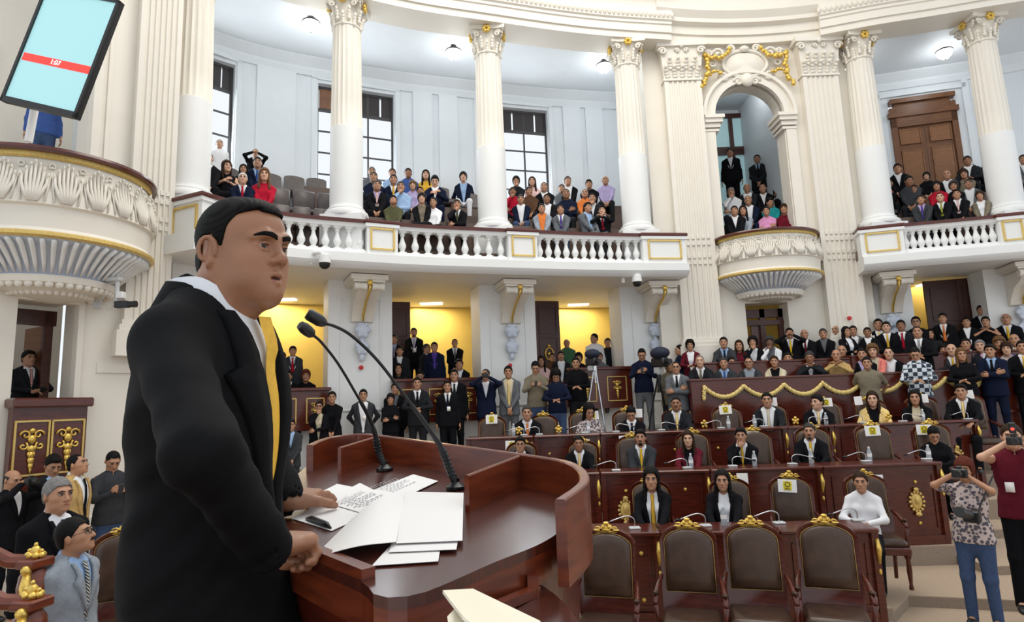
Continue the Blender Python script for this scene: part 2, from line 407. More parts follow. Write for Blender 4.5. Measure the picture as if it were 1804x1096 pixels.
# ---- gallery floor tiers
TIERS = [(.45,5.45),(1.25,5.87),(1.85,6.25),(2.45,6.68)]
WOFF = 3.5
CLx = ext(CL, .05, .9); CRx = ext(CR, 1.2, .5); CLf = ext(CL, .05, .08); CRf = ext(CR, .01, .5)
def tier_profile(base, tiers, end, z0=5.0):
    pr = [(base, z0), (base, tiers[0][1])]
    for i in range(1, len(tiers)): pr += [(tiers[i][0]-.0, tiers[i-1][1]), (tiers[i][0], tiers[i][1])]
    pr += [(end, tiers[-1][1]), (end, z0)]
    return pr[::-1]
for nm, C in (('floor_gallery_left', CLf), ('floor_gallery_right', CRf)):
    struct(MB().sweep(resample(C, step=.3), tier_profile(.34, TIERS, WOFF, 5.24)).build(nm, GFLOOR))
# ---- outer gallery wall with windows
ZC = 10.95
WL = offs(ext(CL, 1.6, .9), WOFF); WR = offs(CRx, WOFF)
def wall_run(C, u0, u1, z0, z1, nm, th=.4, m=GALW, step=.3):
    P = cut(C, u0, u1, step=step); return struct(MB().sweep(P, [(0,z0),(th,z0),(th,z1),(0,z1)][::-1]).build(nm, m))
wins = [(296,412),(560,694),(846,968)]; pu = 0.; wi = 0
for (x0, x1) in wins:
    u0, u1 = find(WL, x0, 9)[2], find(WL, x1, 9)[2]; pm = find(WL, (x0+x1)/2, 9)[0]
    zt = 10.42; zs = 7.0
    wall_run(WL, pu, u0, 5, ZC+.3, 'wall_gallery'); wall_run(WL, u0, u1, 5, zs, 'wall_gallery'); wall_run(WL, u0, u1, zt, ZC+.3, 'wall_gallery')
    pu = u1; wi += 1
    P = cut(WL, u0, u1, n=3); a, b = P[0], P[-1]; c = (a+b)/2; w = np.linalg.norm(b-a); n = np.array([-(b-a)[1], (b-a)[0]])/w
    root = bpy.data.objects.new('window_%d' % wi, None); COL.objects.link(root); root['kind'] = 'structure'; root.location = (c[0]+n[0]*.2, c[1]+n[1]*.2, 0); root.rotation_euler = (0,0,ang(n))
    f = MB(); zl = zt-.62
    for z, h in ((zs+.03,.06),(zl,.07),(zt-.03,.06)): f.box((0,0,z), (w,.06,h))
    cols = 3; cw = w/cols
    for i in range(cols+1): f.box((-w/2+i*cw,0,(zs+zt)/2), (.035 if 0 < i < cols else .06,.055,zt-zs))
    nr = 5
    for i in range(1, nr): f.box((0,0,zs+(zl-zs)*i/nr), (w,.045,.03))
    f.build('window_frame', STEEL, root)
    l = MB()
    for i in range(1, cols): 
        for q in (0,1): l.box((-w/2+(i+.25+.5*q)*cw,.0,(zl+zt)/2), (cw*.42,.03,zt-zl-.1))
    l.build('louvre', LOUV, root); MB().box((-w/2+cw*.5,0,(zl+zt)/2), (cw*.85,.03,zt-zl-.1)).build('plywood_infill', LOUVB, root)
    s = MB()
    for sx in (-1,1): s.box((sx*(w/2+.09),-.22,(zs+zt)/2), (.12,.05,zt-zs+.2))
    s.box((0,-.22,zt+.14), (w+.3,.05,.12)); s.build('window_surround', GALW, root)
wall_run(WL, pu, 1, 5, ZC+.3, 'wall_gallery')
# pilaster strips on the outer wall
for px in (470,500,745,790,1010,1050):
    p, n, _ = find(WL, px, 9); struct(MB().box((p[0]-n[0]*.03, p[1]-n[1]*.03, 8.1), (.5,.06,5.5), ang(n)).build('wall_strip_gallery', GALW))
struct(MB().sweep(resample(WL, step=.3), [(.05,10.55),(-.05,10.55),(-.10,10.68),(-.10,10.74),(-.28,10.92),(-.28,10.97),(.05,10.97)][::-1]).build('trim_cornice', GALW))
for nm, C in (('ceiling_gallery_left', CLx), ('ceiling_gallery_right', CRx)):
    struct(MB().sweep(resample(C, step=.3), [(.45,ZC),(.45,ZC+.1),(WOFF+.2,ZC+.1),(WOFF+.2,ZC)]).build(nm, GALW))
# right gallery wall, tall brown door
u0, u1 = find(WR, 1573, 9)[2], find(WR, 1690, 9)[2]
wall_run(WR, 0, u0, 5, ZC+.3, 'wall_gallery'); wall_run(WR, u1, 1, 5, ZC+.3, 'wall_gallery'); wall_run(WR, u0, u1, 10.3, ZC+.3, 'wall_gallery')
struct(MB().sweep(resample(WR, step=.3), [(.05,10.55),(-.05,10.55),(-.10,10.68),(-.10,10.74),(-.28,10.92),(-.28,10.97),(.05,10.97)][::-1]).build('trim_cornice', GALW))
P = cut(WR, u0, u1, n=3); a, b = P[0], P[-1]; c = (a+b)/2; w = np.linalg.norm(b-a); n = np.array([-(b-a)[1], (b-a)[0]])/w
dr = bpy.data.objects.new('door_1', None); COL.objects.link(dr); dr['kind'] = 'structure'; dr.location = (c[0], c[1], 0); dr.rotation_euler = (0,0,ang(n))
m = MB()
for sx in (-1,1): m.box((sx*(w/2-.07),0,8.35), (.14,.16,3.3))
m.box((0,-.02,9.78), (w+.1,.2,.14)); m.box((0,0,9.58), (w,.16,.3)); m.prism([(-w*.42,-.08),(w*.42,-.08),(w*.42,.08),(-w*.42,.08)], 9.85, 10.1); m.box((0,-.04,10.16), (w*.98,.26,.12))
m.build('door_frame', OAK, dr, smooth=False)
for sx in (-1,1):
    x = sx*(w/4-.035); lw = w/2-.08
    m = MB().box((x,.02,8.07), (lw,.06,2.9)); leaf = m.build('door_leaf', OAK, dr); m = MB()
    for z0_, z1_ in ((8.95,9.35),(7.35,8.75),(6.8,7.2)):
        m.box((x,-.02,(z0_+z1_)/2), (lw*.62,.04,z1_-z0_)); 
        for q in (-1,1): m.box((x+q*lw*.34,-.02,(z0_+z1_)/2), (.03,.06,z1_-z0_+.05)); m.box((x,-.02,z0_ if q < 0 else z1_), (lw*.7,.06,.03))
    m.build('door_panel', mat('door_panel_wood', (.30,.13,.045), .35, col2=(.2,.08,.03), kind='wood'), dr)
s = MB()
for sx in (-1,1): s.box((sx*(w/2+.28),-.03,8.3), (.16,.08,4.6)); s.box((sx*(w/2+.75),-.03,8.2), (.3,.06,5.4))
s.box((0,-.03,10.4), (w+.6,.08,.12)); s.build('door_surround', GALW, dr)
# ---- columns
def fluted(m, r0, r1, z0, z1, nf=20, depth=.022, mi=0, nz=6):
    n = nf*4; V = []
    for k in range(nz+1):
        t = k/nz; r = r0+(r1-r0)*t
        for i in range(n):
            a = 2*math.pi*i/n; q = i % 4; d = (0, .55, 1, .55)[q]*depth*(1 if 0 < k < nz else 0)
            V.append([(r-d)*math.cos(a), (r-d)*math.sin(a), z0+(z1-z0)*([0,.012]+[j/(nz-2)*.976+.012 for j in range(1, nz-2)]+[.988,1])[k]])
    Fs = [[k*n+i, k*n+(i+1)%n, (k+1)*n+(i+1)%n, (k+1)*n+i] for k in range(nz) for i in range(n)]
    m.add(V, Fs, mi)
def capital(root, r, z0, h, base=(0,0)):   # corinthian-like capital: bell, two rings of leaves, four volutes, abacus, gilt flower
    m = MB(); m.lathe([(r*.98,0),(r*1.06,.02),(r*1.06,.05),(r*.95,.07),(r*.95,h*.5),(r*1.15,h*.8),(r*1.25,h*.85)], n=20, cap=False, c=(0,0,z0))
    a = r*1.42
    pl = []
    for k in range(4):
        for t in (-1,-.5,0,.5): 
            an = k*math.pi/2; x, y = a*(1-.12*(1-t*t)), t*a
            pl.append((x*math.cos(an)-y*math.sin(an), x*math.sin(an)+y*math.cos(an)))
    m.prism(pl, z0+h*.86, z0+h); c = m.build('capital', PLASTER, root, smooth=.6)
    l = MB()
    for ring, (zr, rr, hh, nn) in enumerate(((.06,1.0,.34,8),(.22,1.06,.36,8))):
        for k in range(nn):
            an = 2*math.pi*(k+.5*ring)/nn
            for t in range(4):
                tt = t/3; R = r*(rr+.02+.16*tt**2); z = z0+h*(zr+hh*tt*.9); 
                l.ell((R*math.cos(an), R*math.sin(an), z), (r*.16*(1-.3*tt),)*2+(h*.09,), 6, 4)
    l.build('acanthus_leaves', PLASTER, c, smooth=True)
    for k in range(4):
        v = MB()
        an = math.pi/4+k*math.pi/2; d = np.array([math.cos(an), math.sin(an)]); sd = np.array([-d[1], d[0]])
        for s_ in (-1,1):
            ctr = np.array([*(d*r*1.42+sd*s_*r*.22), z0+h*.70]); pts = []
            for q in range(15):
                t = q/14*math.pi*3; rad = r*.27*(1-q/18); e = (d+sd*s_*-.55); e /= np.linalg.norm(e)
                pts.append([ctr[0]+e[0]*rad*math.cos(t), ctr[1]+e[1]*rad*math.cos(t), ctr[2]+rad*math.sin(t)])
            v.tube(pts, r*.075, 6)
        v.build('volute', PLASTER, c, smooth=True)
    g = MB()
    for k in range(4):
        an = k*math.pi/2-math.pi/2; x, y = a*.93*math.cos(an), a*.93*math.sin(an)
        for q in range(6):
            b_ = q*math.pi/3; g.ell((x*1.02-math.sin(an)*math.cos(b_)*.06, y*1.02+math.cos(an)*math.cos(b_)*.06, z0+h*.84+math.sin(b_)*.055), (.045,.045,.045), 6, 4)
    g.build('gilt_flower', GOLD, c, smooth=True)
    return c
def column(p, label, r=.31, zb=6.06, zt=10.72, smooth_to=None):
    root = thing('column', label, 'column', (p[0], p[1], 0), 0, 'tall fluted gallery columns')
    MB().box((0,0,(5.3+zb)/2), (r*2.5,r*2.5,zb-5.3)).build('pedestal_block', PLASTW, root)
    MB().lathe([(r*1.32,zb),(r*1.36,zb+.05),(r*1.3,zb+.10),(r*1.12,zb+.13),(r*1.14,zb+.17),(r*1.02,zb+.20),(r*1.0,zb+.24)], n=28).build('base', PLASTW, root, smooth=.7)
    zs = smooth_to or zb+1.85
    MB().lathe([(r,zb+.22),(r*.995,zs)], n=32).build('lower_shaft', PLASTW, root, smooth=.7)
    m = MB(); fluted(m, r*.985, r*.86, zs, zt-.62); m.build('fluted_shaft', PLASTER, root, smooth=.9)
    capital(root, r*.86, zt-.62, .62)
    return root
kcol = [((331,352),(331,350),'thick white column behind the pedestal at the speaker\'s head, leftmost of the round columns',157),
 ((610,383),None,'white fluted column rising from the balustrade just right of the speaker\'s head',225),
 ((869,404),None,'white fluted column between the window with people and the bay of empty wall',262),
 ((1123,410),None,'white fluted column next to the arched bay, on its left',278),
 ((1549,396),None,'white fluted column next to the arched bay, on its right',270),
 ((1776,376),None,'white fluted column right of the tall brown gallery door',245)]
COLP = []
for (px, py), _, lb, ys in kcol:
    p = atZ(px, py, 6.1); r = .35 if px < 400 else .325
    COLP.append(p[:2]); column(p, lb, r, smooth_to=None)
# ---- entablature over the columns
def entab(C, o, nm, zt=10.72):
    pr = [(o-.36,zt),(o-.36,zt+.16),(o-.40,zt+.16),(o-.40,zt+.34),(o-.43,zt+.36),(o-.43,zt+.42),(o-.47,zt+.45),(o-.47,zt+.95),(o-.6,zt+1.1),(o-.8,zt+1.15),(o-.8,zt+1.5),(o+.36,zt+1.5),(o+.36,zt)]
    struct(MB().sweep(resample(C, step=.2), pr[::-1]).build(nm, PLASTER, smooth=.35))
    return C
entab(ext(CL, 2.4, .2), .62, 'trim_entablature_left'); entab(ext(CR, .25, 1), .55, 'trim_entablature_right')
# leaf moulding on the entablature
lm = MB()
for C, o in ((resample(ext(CL, 2.4, .2), step=.11), .62-.47), (resample(ext(CR, .25, 1), step=.11), .55-.47)):
    N = normals(C)
    for p, nn in zip(C, N): lm.ell((p[0]+nn[0]*o, p[1]+nn[1]*o, 10.72+.56), (.05,.05,.09), 6, 4)
tag(lm.build('leaf_moulding', PLASTER, smooth=True), 'carved leaf moulding running below the cornice over the columns', 'moulding')
# ---- ground floor wall below the gallery
GW = offs(ext(CL, .9, .25), 1.15); GR = offs(CRx, 1.1)
def pier(C, x0, x1, zz, th, nm, m=PLASTW, z0=0., z1=4.95):
    u0, u1 = find(C, x0, zz)[2], find(C, x1, zz)[2]; P = cut(C, u0, u1, n=5)
    return P, struct(MB().sweep(P, [(0,z0),(th,z0),(th,z1),(0,z1)][::-1]).build(nm, m))
piers = [(300,425),(578,691),(846,944),(1096,1215)]
for k, (x0, x1) in enumerate(piers):
    P, o = pier(GW, x0, x1, 3.9, .85, 'wall_pier')
    a, b = P[0], P[-1]; c = (a+b)/2; w = np.linalg.norm(b-a); n = np.array([-(b-a)[1], (b-a)[0]])/w; M = Matrix.Rotation(ang(n), 3, 'Z'); m = MB()
    for dx, dz, sx, sz in ((0,4.55,w*.62,.03),(0,2.3,w*.62,.03),(-w*.31,3.42,.03,2.28),(w*.31,3.42,.03,2.28)):
        v = M@Vector((dx,-.01,0)); m.box((c[0]+v.x, c[1]+v.y, dz), (sx,.03,sz), ang(n))
    v = M@Vector((0,-.04,0)); m.box((c[0]+v.x, c[1]+v.y, 1.7), (w+.08,.1,.08), ang(n)); struct(m.build('trim_panel', PLASTW))
    if k: 
        sm = MB(); q = M@Vector((0,-.03,0)); zz = 3.15 if k < 3 else 3.3
        sm.lathe([(.045,-.02),(.045,.02),(.02,.03)], (c[0]+q.x, c[1]+q.y, zz), 12, axis=(n[0]*-1, n[1]*-1, 0))
        tag(sm.build('alarm_beacon', REDP, smooth=.6), ['','small red round alarm on the wall pier nearest the speaker, partly behind the microphone neck','small red round alarm on the middle wall pier under the gallery','small red round alarm on the wall pier above the dark-sweatered man'][k], 'alarm', 'red alarms on the lower wall')
opens = [(425,578),(691,846),(944,1096)]
for x0, x1 in opens: pier(GW, x0, x1, 3.9, .3, 'wall_parapet', PLASTW, 0., 2.28)
P = resample(offs(ext(CL, .02, .25), 4.4), step=.4); struct(MB().sweep(P, [(0,1.5),(.2,1.5),(.2,5.1),(0,5.1)][::-1]).build('wall_yellow_left', YELW))
P = resample(offs(ext(CL, .9, .25), 1.2), step=.4); struct(MB().sweep(P, [(.1,2.0),(.1,2.42),(3.3,2.42),(3.3,2.0)][::-1]).build('floor_boxes', GFLOOR))
struct(MB().sweep(P, [(-.0,4.95),(-.0,5.05),(3.3,5.05),(3.3,4.95)]).build('ceiling_boxes', PLASTW))
# ---- mahogany box fronts
def gilt_leaf(m, c, s, n, mi=0):   # small gilt ornament: scrolled ribbon, shell and tapering husk drop
    def P(x, z, d=.02): return (c[0]+x*s, c[1]-d, c[2]+z*s)
    for sx in (-1,1):
        for bx_, bz_, rr, ph in ((.13,.30,.12,0),(.17,.05,.10,2.2)): m.tube([P(sx*(bx_+rr*(1-q/13)*math.cos(q*.62+ph)), bz_+rr*(1-q/13)*math.sin(q*.62+ph)) for q in range(12)], .026*s, 5, mi)
    m.ell(P(0,.40), (.07*s,.02,.06*s), 8, 6, mi); m.ell(P(0,.20), (.09*s,.025,.10*s), 10, 6, mi)
    for z, a in ((-.02,.085),(-.16,.07),(-.30,.055),(-.42,.04),(-.50,.022)):
        m.ell(P(0,z), (a*s,.025,.085*s), 8, 6, mi)
        for sx in (-1,1): m.ell(P(sx*a*.8,z+.02), (a*.45*s,.018,.06*s), 6, 4, mi)
def box_front(C, x0, x1, label, z0=2.2, z1=3.06, npan=3, off=-.12, zz=2.9):
    u0, u1 = find(C, x0, zz)[2], find(C, x1, zz)[2]; P = cut(C, u0, u1, n=2); a, b = P[0], P[-1]; c = (a+b)/2; w = np.linalg.norm(b-a); n = np.array([-(b-a)[1], (b-a)[0]])/w; rz = ang(n)
    root = thing('box_front', label, 'wooden parapet', (c[0], c[1], 0), rz, 'carved mahogany box fronts')
    MB().box((0,off+.06,(z0+z1)/2), (w,.12,z1-z0)).build('panel_wall', MAHO, root)
    MB().bbox((0,off+.07,z1+.03), (w+.06,.26,.07), .015).build('ledge', MAHO, root)
    for k in range(npan):
        x = -w/2+w*(k+.5)/npan; g = MB(); pw = w/npan*.62; ph = (z1-z0)*.62; zc = (z0+z1)/2
        for dx, dz, sx, sz in ((0,ph/2,pw,.02),(0,-ph/2,pw,.02),(-pw/2,0,.02,ph),(pw/2,0,.02,ph)): g.box((x+dx,off-.005,zc+dz), (sx,.02,sz))
        f = g.build('gilt_frame', GOLDP, root); g = MB(); gilt_leaf(g, (x,off,zc), ph*.75, (0,1)); g.build('gilt_ornament', GOLD, root, smooth=True)
    return root
box_front(GW, 425, 578, 'mahogany box front with gilt ornaments below the seated blonde woman, nearest the speaker', z0=1.95, z1=2.70)
box_front(GW, 691, 846, 'mahogany box front with gilt ornament behind the standing men in the middle', z0=2.0, z1=2.84)
box_front(GW, 1000, 1104, 'mahogany box front with two gilt drop ornaments behind the silver tripod', npan=2, z1=3.0, z0=2.15, off=-.25)
box_front(GW, 940, 1000, 'short mahogany box front hidden behind the man in a black shirt', npan=1, z1=2.7)
# ---- doors in the boxes
def wood_door(p, n, w, z0, z1, label, num, emb=True, m=DWOOD, glass=False):
    dr = bpy.data.objects.new('door_%d' % num, None); COL.objects.link(dr); dr['kind'] = 'structure'; dr.location = (p[0], p[1], 0); dr.rotation_euler = (0,0,ang(n))
    h = z1-z0; MB().box((0,0,(z0+z1)/2), (w,.06,h)).build('door_leaf', m, dr); q = MB()
    for a_, b_ in ((.06,.34),(.38,.62),(.66,.94)):
        za, zb_ = z0+h*a_, z0+h*b_
        for s_ in (-1,1): q.box((s_*w*.36,-.04,(za+zb_)/2), (.03,.03,zb_-za)); q.box((0,-.04,za if s_ < 0 else zb_), (w*.72,.03,.03))
    q.build('door_panel', m, dr)
    if emb:
        g = MB(); pts = [(.13*math.cos(t)*.8, -.06, z0+h*.45+.15*math.sin(t)) for t in np.linspace(0, 2*math.pi, 17)[:-1]]
        g.tube(pts, .022, 6, closed=True); g.ell((0,-.06,z0+h*.45), (.05,.03,.05)); g.ell((0,-.06,z0+h*.45+.2), (.05,.03,.04)); g.build('gilt_emblem', GOLD, dr, smooth=True)
    return dr
p, n, _ = find(offs(GW, 1.5), 966, 3.8); wood_door(p, n, .62, 2.42, 4.85, '', 2)
p, n, _ = find(offs(GW, 1.9), 703, 3.8); wood_door(p, n, .55, 2.42, 4.85, '', 3, False)
p, n, _ = find(offs(GW, 1.42), 957, 4.5); tag(MB().box((0,0,0), (.24,.02,.42), ang(n)).build('notice_paper', PAPER, origin=(p[0],p[1],4.55)), 'white notice sheet stuck high on the dark wooden door under the gallery', 'notice')
p, n, _ = find(offs(GW, 3.2), 486, 4.3); tag(MB().box((0,0,0), (.1,.05,.16), ang(n)).build('fire_alarm', REDP, origin=(p[0],p[1],4.15)), 'small red fire alarm on the yellow wall beside the speaker\'s chin', 'fire alarm')
# ---- scroll corbels with stucco drops below the gallery
def corbel(C, px, label, py=500):
    p, n, _ = find(C, px, 4.6); root = thing('corbel', label, 'corbel', (p[0], p[1], 0), ang(n), 'scroll corbels under the gallery')
    m = MB(); m.box((0,-.42,4.86), (.72,.85,.1)); m.box((0,-.42,4.79), (.62,.78,.05))
    m.sweep([(-.22,0),(.22,0)], [(0,4.76),(-.75,4.76),(-.78,4.66),(-.6,4.52),(-.35,4.42),(-.16,4.2),(-.1,4.08),(0,4.06)][::-1]); m.build('bracket', PLASTER, root, smooth=.6)
    v = MB()
    for sx in (-1,1): v.lathe([(.02,-.26),(.09,-.24),(.09,-.02),(.02,0)], (sx*.16-.0 if sx > 0 else -.3+.16*0-.0,-.76,4.69), 12, axis=(1,0,0)) if False else v.lathe([(.02,-.13),(.085,-.12),(.06,0),(.085,.12),(.02,.13)], (sx*.17,-.76,4.68), 12, axis=(1,0,0))
    v.build('scroll', PLASTER, root, smooth=.8)
    g = MB(); g.tube([(0,-.86,4.68),(0,-.72,4.54),(0,-.45,4.42),(0,-.2,4.2),(0,-.16,4.08)], .025, 6); g.ell((0,-.85,4.74), (.06,.04,.06)); g.build('gilt_acanthus', GOLD, root, smooth=True)
    s = MB(); s.ell((0,-.1,3.9), (.15,.09,.16), 12, 8)
    for k in range(6): a_ = k*math.pi/3; s.ell((.12*math.cos(a_),-.14,3.9+.12*math.sin(a_)), (.05,.05,.05), 6, 4)
    s.ell((0,-.06,3.72), (.05,.05,.06)); s.ell((0,-.09,3.55), (.14,.08,.15), 12, 8)
    for k in range(5): a_ = k*math.pi*.4+.3; s.ell((.11*math.cos(a_),-.12,3.55+.11*math.sin(a_)), (.04,.04,.06), 6, 4)
    s.ell((0,-.07,3.36), (.06,.05,.1)); s.build('stucco_drop', BLUEST, root, smooth=True)
corbel(GW, 637, 'scroll corbel with fruit drop on the pier nearest the speaker'); corbel(GW, 897, 'scroll corbel with fruit drop on the pier between the two yellow openings')
corbel(GW, 1148, 'scroll corbel with fruit drop above the man with the phone'); corbel(GR, 1565, 'scroll corbel with fruit drop left of the tall mahogany ground floor door'); corbel(GR, 1790, 'scroll corbel with fruit drop at the right edge of the photo')
# ---- right ground floor
pier(GR, 1470, 1612, 3.9, .8, 'wall_pier'); pier(GR, 1742, 1900, 3.9, .8, 'wall_pier')
P = resample(offs(CRx, 3.0), step=.4); struct(MB().sweep(P, [(0,1.5),(.2,1.5),(.2,5.1),(0,5.1)][::-1]).build('wall_yellow_right', YELW))
P = resample(offs(CRx, .9), step=.4); struct(MB().sweep(P, [(.1,1.4),(.1,2.02),(2.4,2.02),(2.4,1.4)][::-1]).build('floor_right', GFLOOR)); struct(MB().sweep(P, [(0,4.95),(0,5.05),(2.4,5.05),(2.4,4.95)]).build('ceiling_right', PLASTW))
p, n, _ = find(offs(GR, .9), 1675, 3.8); wood_door(p, n, .95, 2.02, 4.9, '', 4); p, n, _ = find(offs(GR, .88), 1728, 3.8); wood_door(p, n, .8, 2.02, 4.9, '', 5, False)
# ---- arched bay
YB = 14.15
def X(px, z, Y=YB): return atY(px, 0, Y)[0] + (lambda t: 0)(0) if False else _xat(px, z, Y)
def _xat(px, z, Y):
    lo, hi = -20., 25.
    for _ in range(50):
        m = (lo+hi)/2
        if proj((m, Y, z))[0] < px: lo = m
        else: hi = m
    return lo
xl0, xl1 = _xat(1180, 8, YB-.2), _xat(1246, 8, YB-.2); xr0, xr1 = _xat(1428, 8, YB-.2), _xat(1492, 8, YB-.2)
ax0, ax1 = _xat(1264, 8, YB), _xat(1386, 8, YB); axc = (ax0+ax1)/2; ar = (ax1-ax0)/2; zsp = 9.05-.1
m = MB()
def yb(z0, z1, xa, xb, Y0=YB, th=.45): m.box(((xa+xb)/2, Y0+th/2, (z0+z1)/2), (xb-xa, th, z1-z0))
yb(5.3, 10.75, xl0-.45, ax0); yb(5.3, 10.75, ax1, xr1+.3); yb(0, 4.4, xl0-.45, _xat(1318, 3.6, YB)); yb(0, 4.4, _xat(1393, 3.6, YB), xr1+.3); yb(4.4, 5.3, xl0-.45, xr1+.3); yb(0,1.89,_xat(1318,3.6,YB),_xat(1393,3.6,YB))
NA = 20
for i in range(NA):
    t0, t1 = math.pi-math.pi*i/NA, math.pi-math.pi*(i+1)/NA; xa, xb = axc+ar*math.cos(t0), axc+ar*math.cos(t1); za, zb_ = zsp+ar*math.sin(t0), zsp+ar*math.sin(t1)
    m.hexa([[xa,YB,za],[xb,YB,zb_],[xb,YB+.45,zb_],[xa,YB+.45,za],[xa,YB,10.75],[xb,YB,10.75],[xb,YB+.45,10.75],[xa,YB+.45,10.75]])
struct(m.build('wall_arch', PLASTER))
# archivolt and imposts
av = MB()
for r0, r1, dy in ((ar+.0,ar+.12,.10),(ar+.12,ar+.22,.07),(ar+.22,ar+.30,.14)):
    for i in range(NA):
        t0, t1 = math.pi*i/NA, math.pi*(i+1)/NA; c0, s0, c1, s1 = math.cos(t0), math.sin(t0), math.cos(t1), math.sin(t1)
        av.hexa([[axc+r1*c0,YB-dy,zsp+r1*s0],[axc+r0*c0,YB-dy,zsp+r0*s0],[axc+r0*c0,YB+.1,zsp+r0*s0],[axc+r1*c0,YB+.1,zsp+r1*s0],[axc+r1*c1,YB-dy,zsp+r1*s1],[axc+r0*c1,YB-dy,zsp+r0*s1],[axc+r0*c1,YB+.1,zsp+r0*s1],[axc+r1*c1,YB+.1,zsp+r1*s1]])
struct(av.build('trim_archivolt', PLASTER))
im = MB()
for s_, xe in ((-1, ax0), (1, ax1)):
    for dz, g, h in ((-.05,.16,.08),(-.14,.12,.1),(-.25,.07,.1),(-.36,.04,.06)):
        im.box((xe+s_*.12+(-s_)*g/2, YB+.22-g/2, zsp+dz), (.30+g, .5+g, h))
    im.box((xe+s_*.14, YB+.15, (5.9+zsp-.4)/2), (.24,.42,zsp-.4-5.9))
struct(im.build('trim_impost', PLASTER))
# fluted giant pilasters
def pilaster(name, label, xa, xb, Y, z0, z1, nf=6, cap=True, root=None, cz=None, depth=.2):
    w = xb-xa; root = root or thing(name, label, 'pilaster', ((xa+xb)/2, Y, 0), 0, 'giant fluted pilasters')
    pl = [(-w/2, depth), (-w/2, 0)]; mg = w*.1; fw = (w-2*mg)/nf
    for i in range(nf):
        x = -w/2+mg+i*fw; pl += [(x+fw*.15,0),(x+fw*.3,.028),(x+fw*.7,.028),(x+fw*.85,0)]
    pl += [(w/2,0),(w/2,depth)]
    cb = (cz or z1)
    m = MB(); m.prism(pl[::-1] if False else pl, z0+.55, cb-.05); m.build('fluted_shaft', PLASTER, root, smooth=False)
    b = MB(); b.box((0,depth/2-.03,z0+.2), (w+.22,depth+.12,.4)); b.box((0,depth/2-.03,z0+.44), (w+.14,depth+.06,.1)); b.box((0,depth/2-.01,z0+.53), (w+.06,depth+.03,.08)); b.build('base', PLASTER, root)
    # carved band across the flutes
    g = MB()
    for zz in (5.35,5.5,5.8,5.95):
        if z0 < zz < cb:
            for i in range(nf): g.box((-w/2+mg+(i+.5)*fw,.012,zz), (fw*.6,.03,.07))
    g.build('carved_band_trim', PLASTER, root)
    if cap:
        c = MB(); c.box((0,depth/2,cb-.02), (w+.06,depth+.05,.05)); c.hexa([[-w/2,0,cb],[w/2,0,cb],[w/2,depth,cb],[-w/2,depth,cb],[-w/2-.07,-.08,z1-.12],[w/2+.07,-.08,z1-.12],[w/2+.07,depth,z1-.12],[-w/2-.07,depth,z1-.12]])
        c.box((0,depth/2-.06,z1-.06), (w+.3,depth+.18,.12)); cc = c.build('capital', PLASTER, root)
        l = MB()
        for ring in (0,1):
            for k in range(5-ring):
                x = -w/2+w*(k+.5+.5*ring)/5
                for t in range(4): l.ell((x*(1+.05*t), -.01-.02*t*t*.5-.02*ring, cb+.06+ring*.2+t*.07), (w*.08*(1-.1*t), .035+.008*t, .05), 6, 4)
        l.build('acanthus_leaves', PLASTER, cc, smooth=True)
        for sx in (-1,1):
            v = MB()
            pts = [(sx*(w/2+.02+.1*(1-q/16)*math.cos(q*.62)), -.12, z1-.24+.1*(1-q/16)*math.sin(q*.62)) for q in range(15)]; v.tube(pts, .03, 6)
            pts = [(sx*(w*.12+.06*(1-q/16)*math.cos(q*.62)), -.1, z1-.22+.06*(1-q/16)*math.sin(q*.62)) for q in range(15)]; v.tube(pts, .02, 5); v.build('volute', PLASTER, cc, smooth=True)
        MB().ell((0,-.12,z1-.1), (.06,.05,.07)).build('central_flower', PLASTER, cc, smooth=True)
    return root
zpb = 3.05
pilaster('pilaster', 'giant fluted pilaster with leafy capital on the left of the arch', xl0, xl1, YB-.2, zpb, 10.75, cz=9.85)
pilaster('pilaster', 'giant fluted pilaster with leafy capital on the right of the arch', xr0, xr1, YB-.2, zpb, 10.75, cz=9.85)
m = MB(); 
for xa, xb in ((xl0,xl1),(xr0,xr1)): m.box(((xa+xb)/2, YB-.12, 1.5), (xb-xa+.3, .26, 3.1)); m.box(((xa+xb)/2, YB-.14, 3.02), (xb-xa+.36, .3, .08))
struct(m.build('trim_plinth', PLASTW))
for xx, lb in ((xr0+.42,'small red round alarm on the fluted pilaster right of the arch'),):
    sm = MB().lathe([(.045,-.02),(.045,.02),(.02,.03)], (xx,YB-.24,3.95), 12, axis=(0,-1,0)); tag(sm.build('alarm_beacon', REDP, smooth=.6), lb, 'alarm', 'red alarms on the lower wall')
# entablature above the arched bay
pr = [(-.35,10.75),(-.35,10.95),(-.40,10.95),(-.40,11.15),(-.52,11.2),(-.52,11.3),(-.62,11.45),(-.62,11.75),(-.8,12.0),(-.8,12.4),(.45,12.4),(.45,10.75)]
xm = (xl0+xr1)/2; arcp = [(xl0-.3+ (xr1+.3-(xl0-.3))*t, YB-.05+.28*(1-(2*t-1)**2)) for t in np.linspace(0,1,20)]
struct(MB().sweep(arcp, pr[::-1]).build('trim_entablature_arch', PLASTER, smooth=.35))
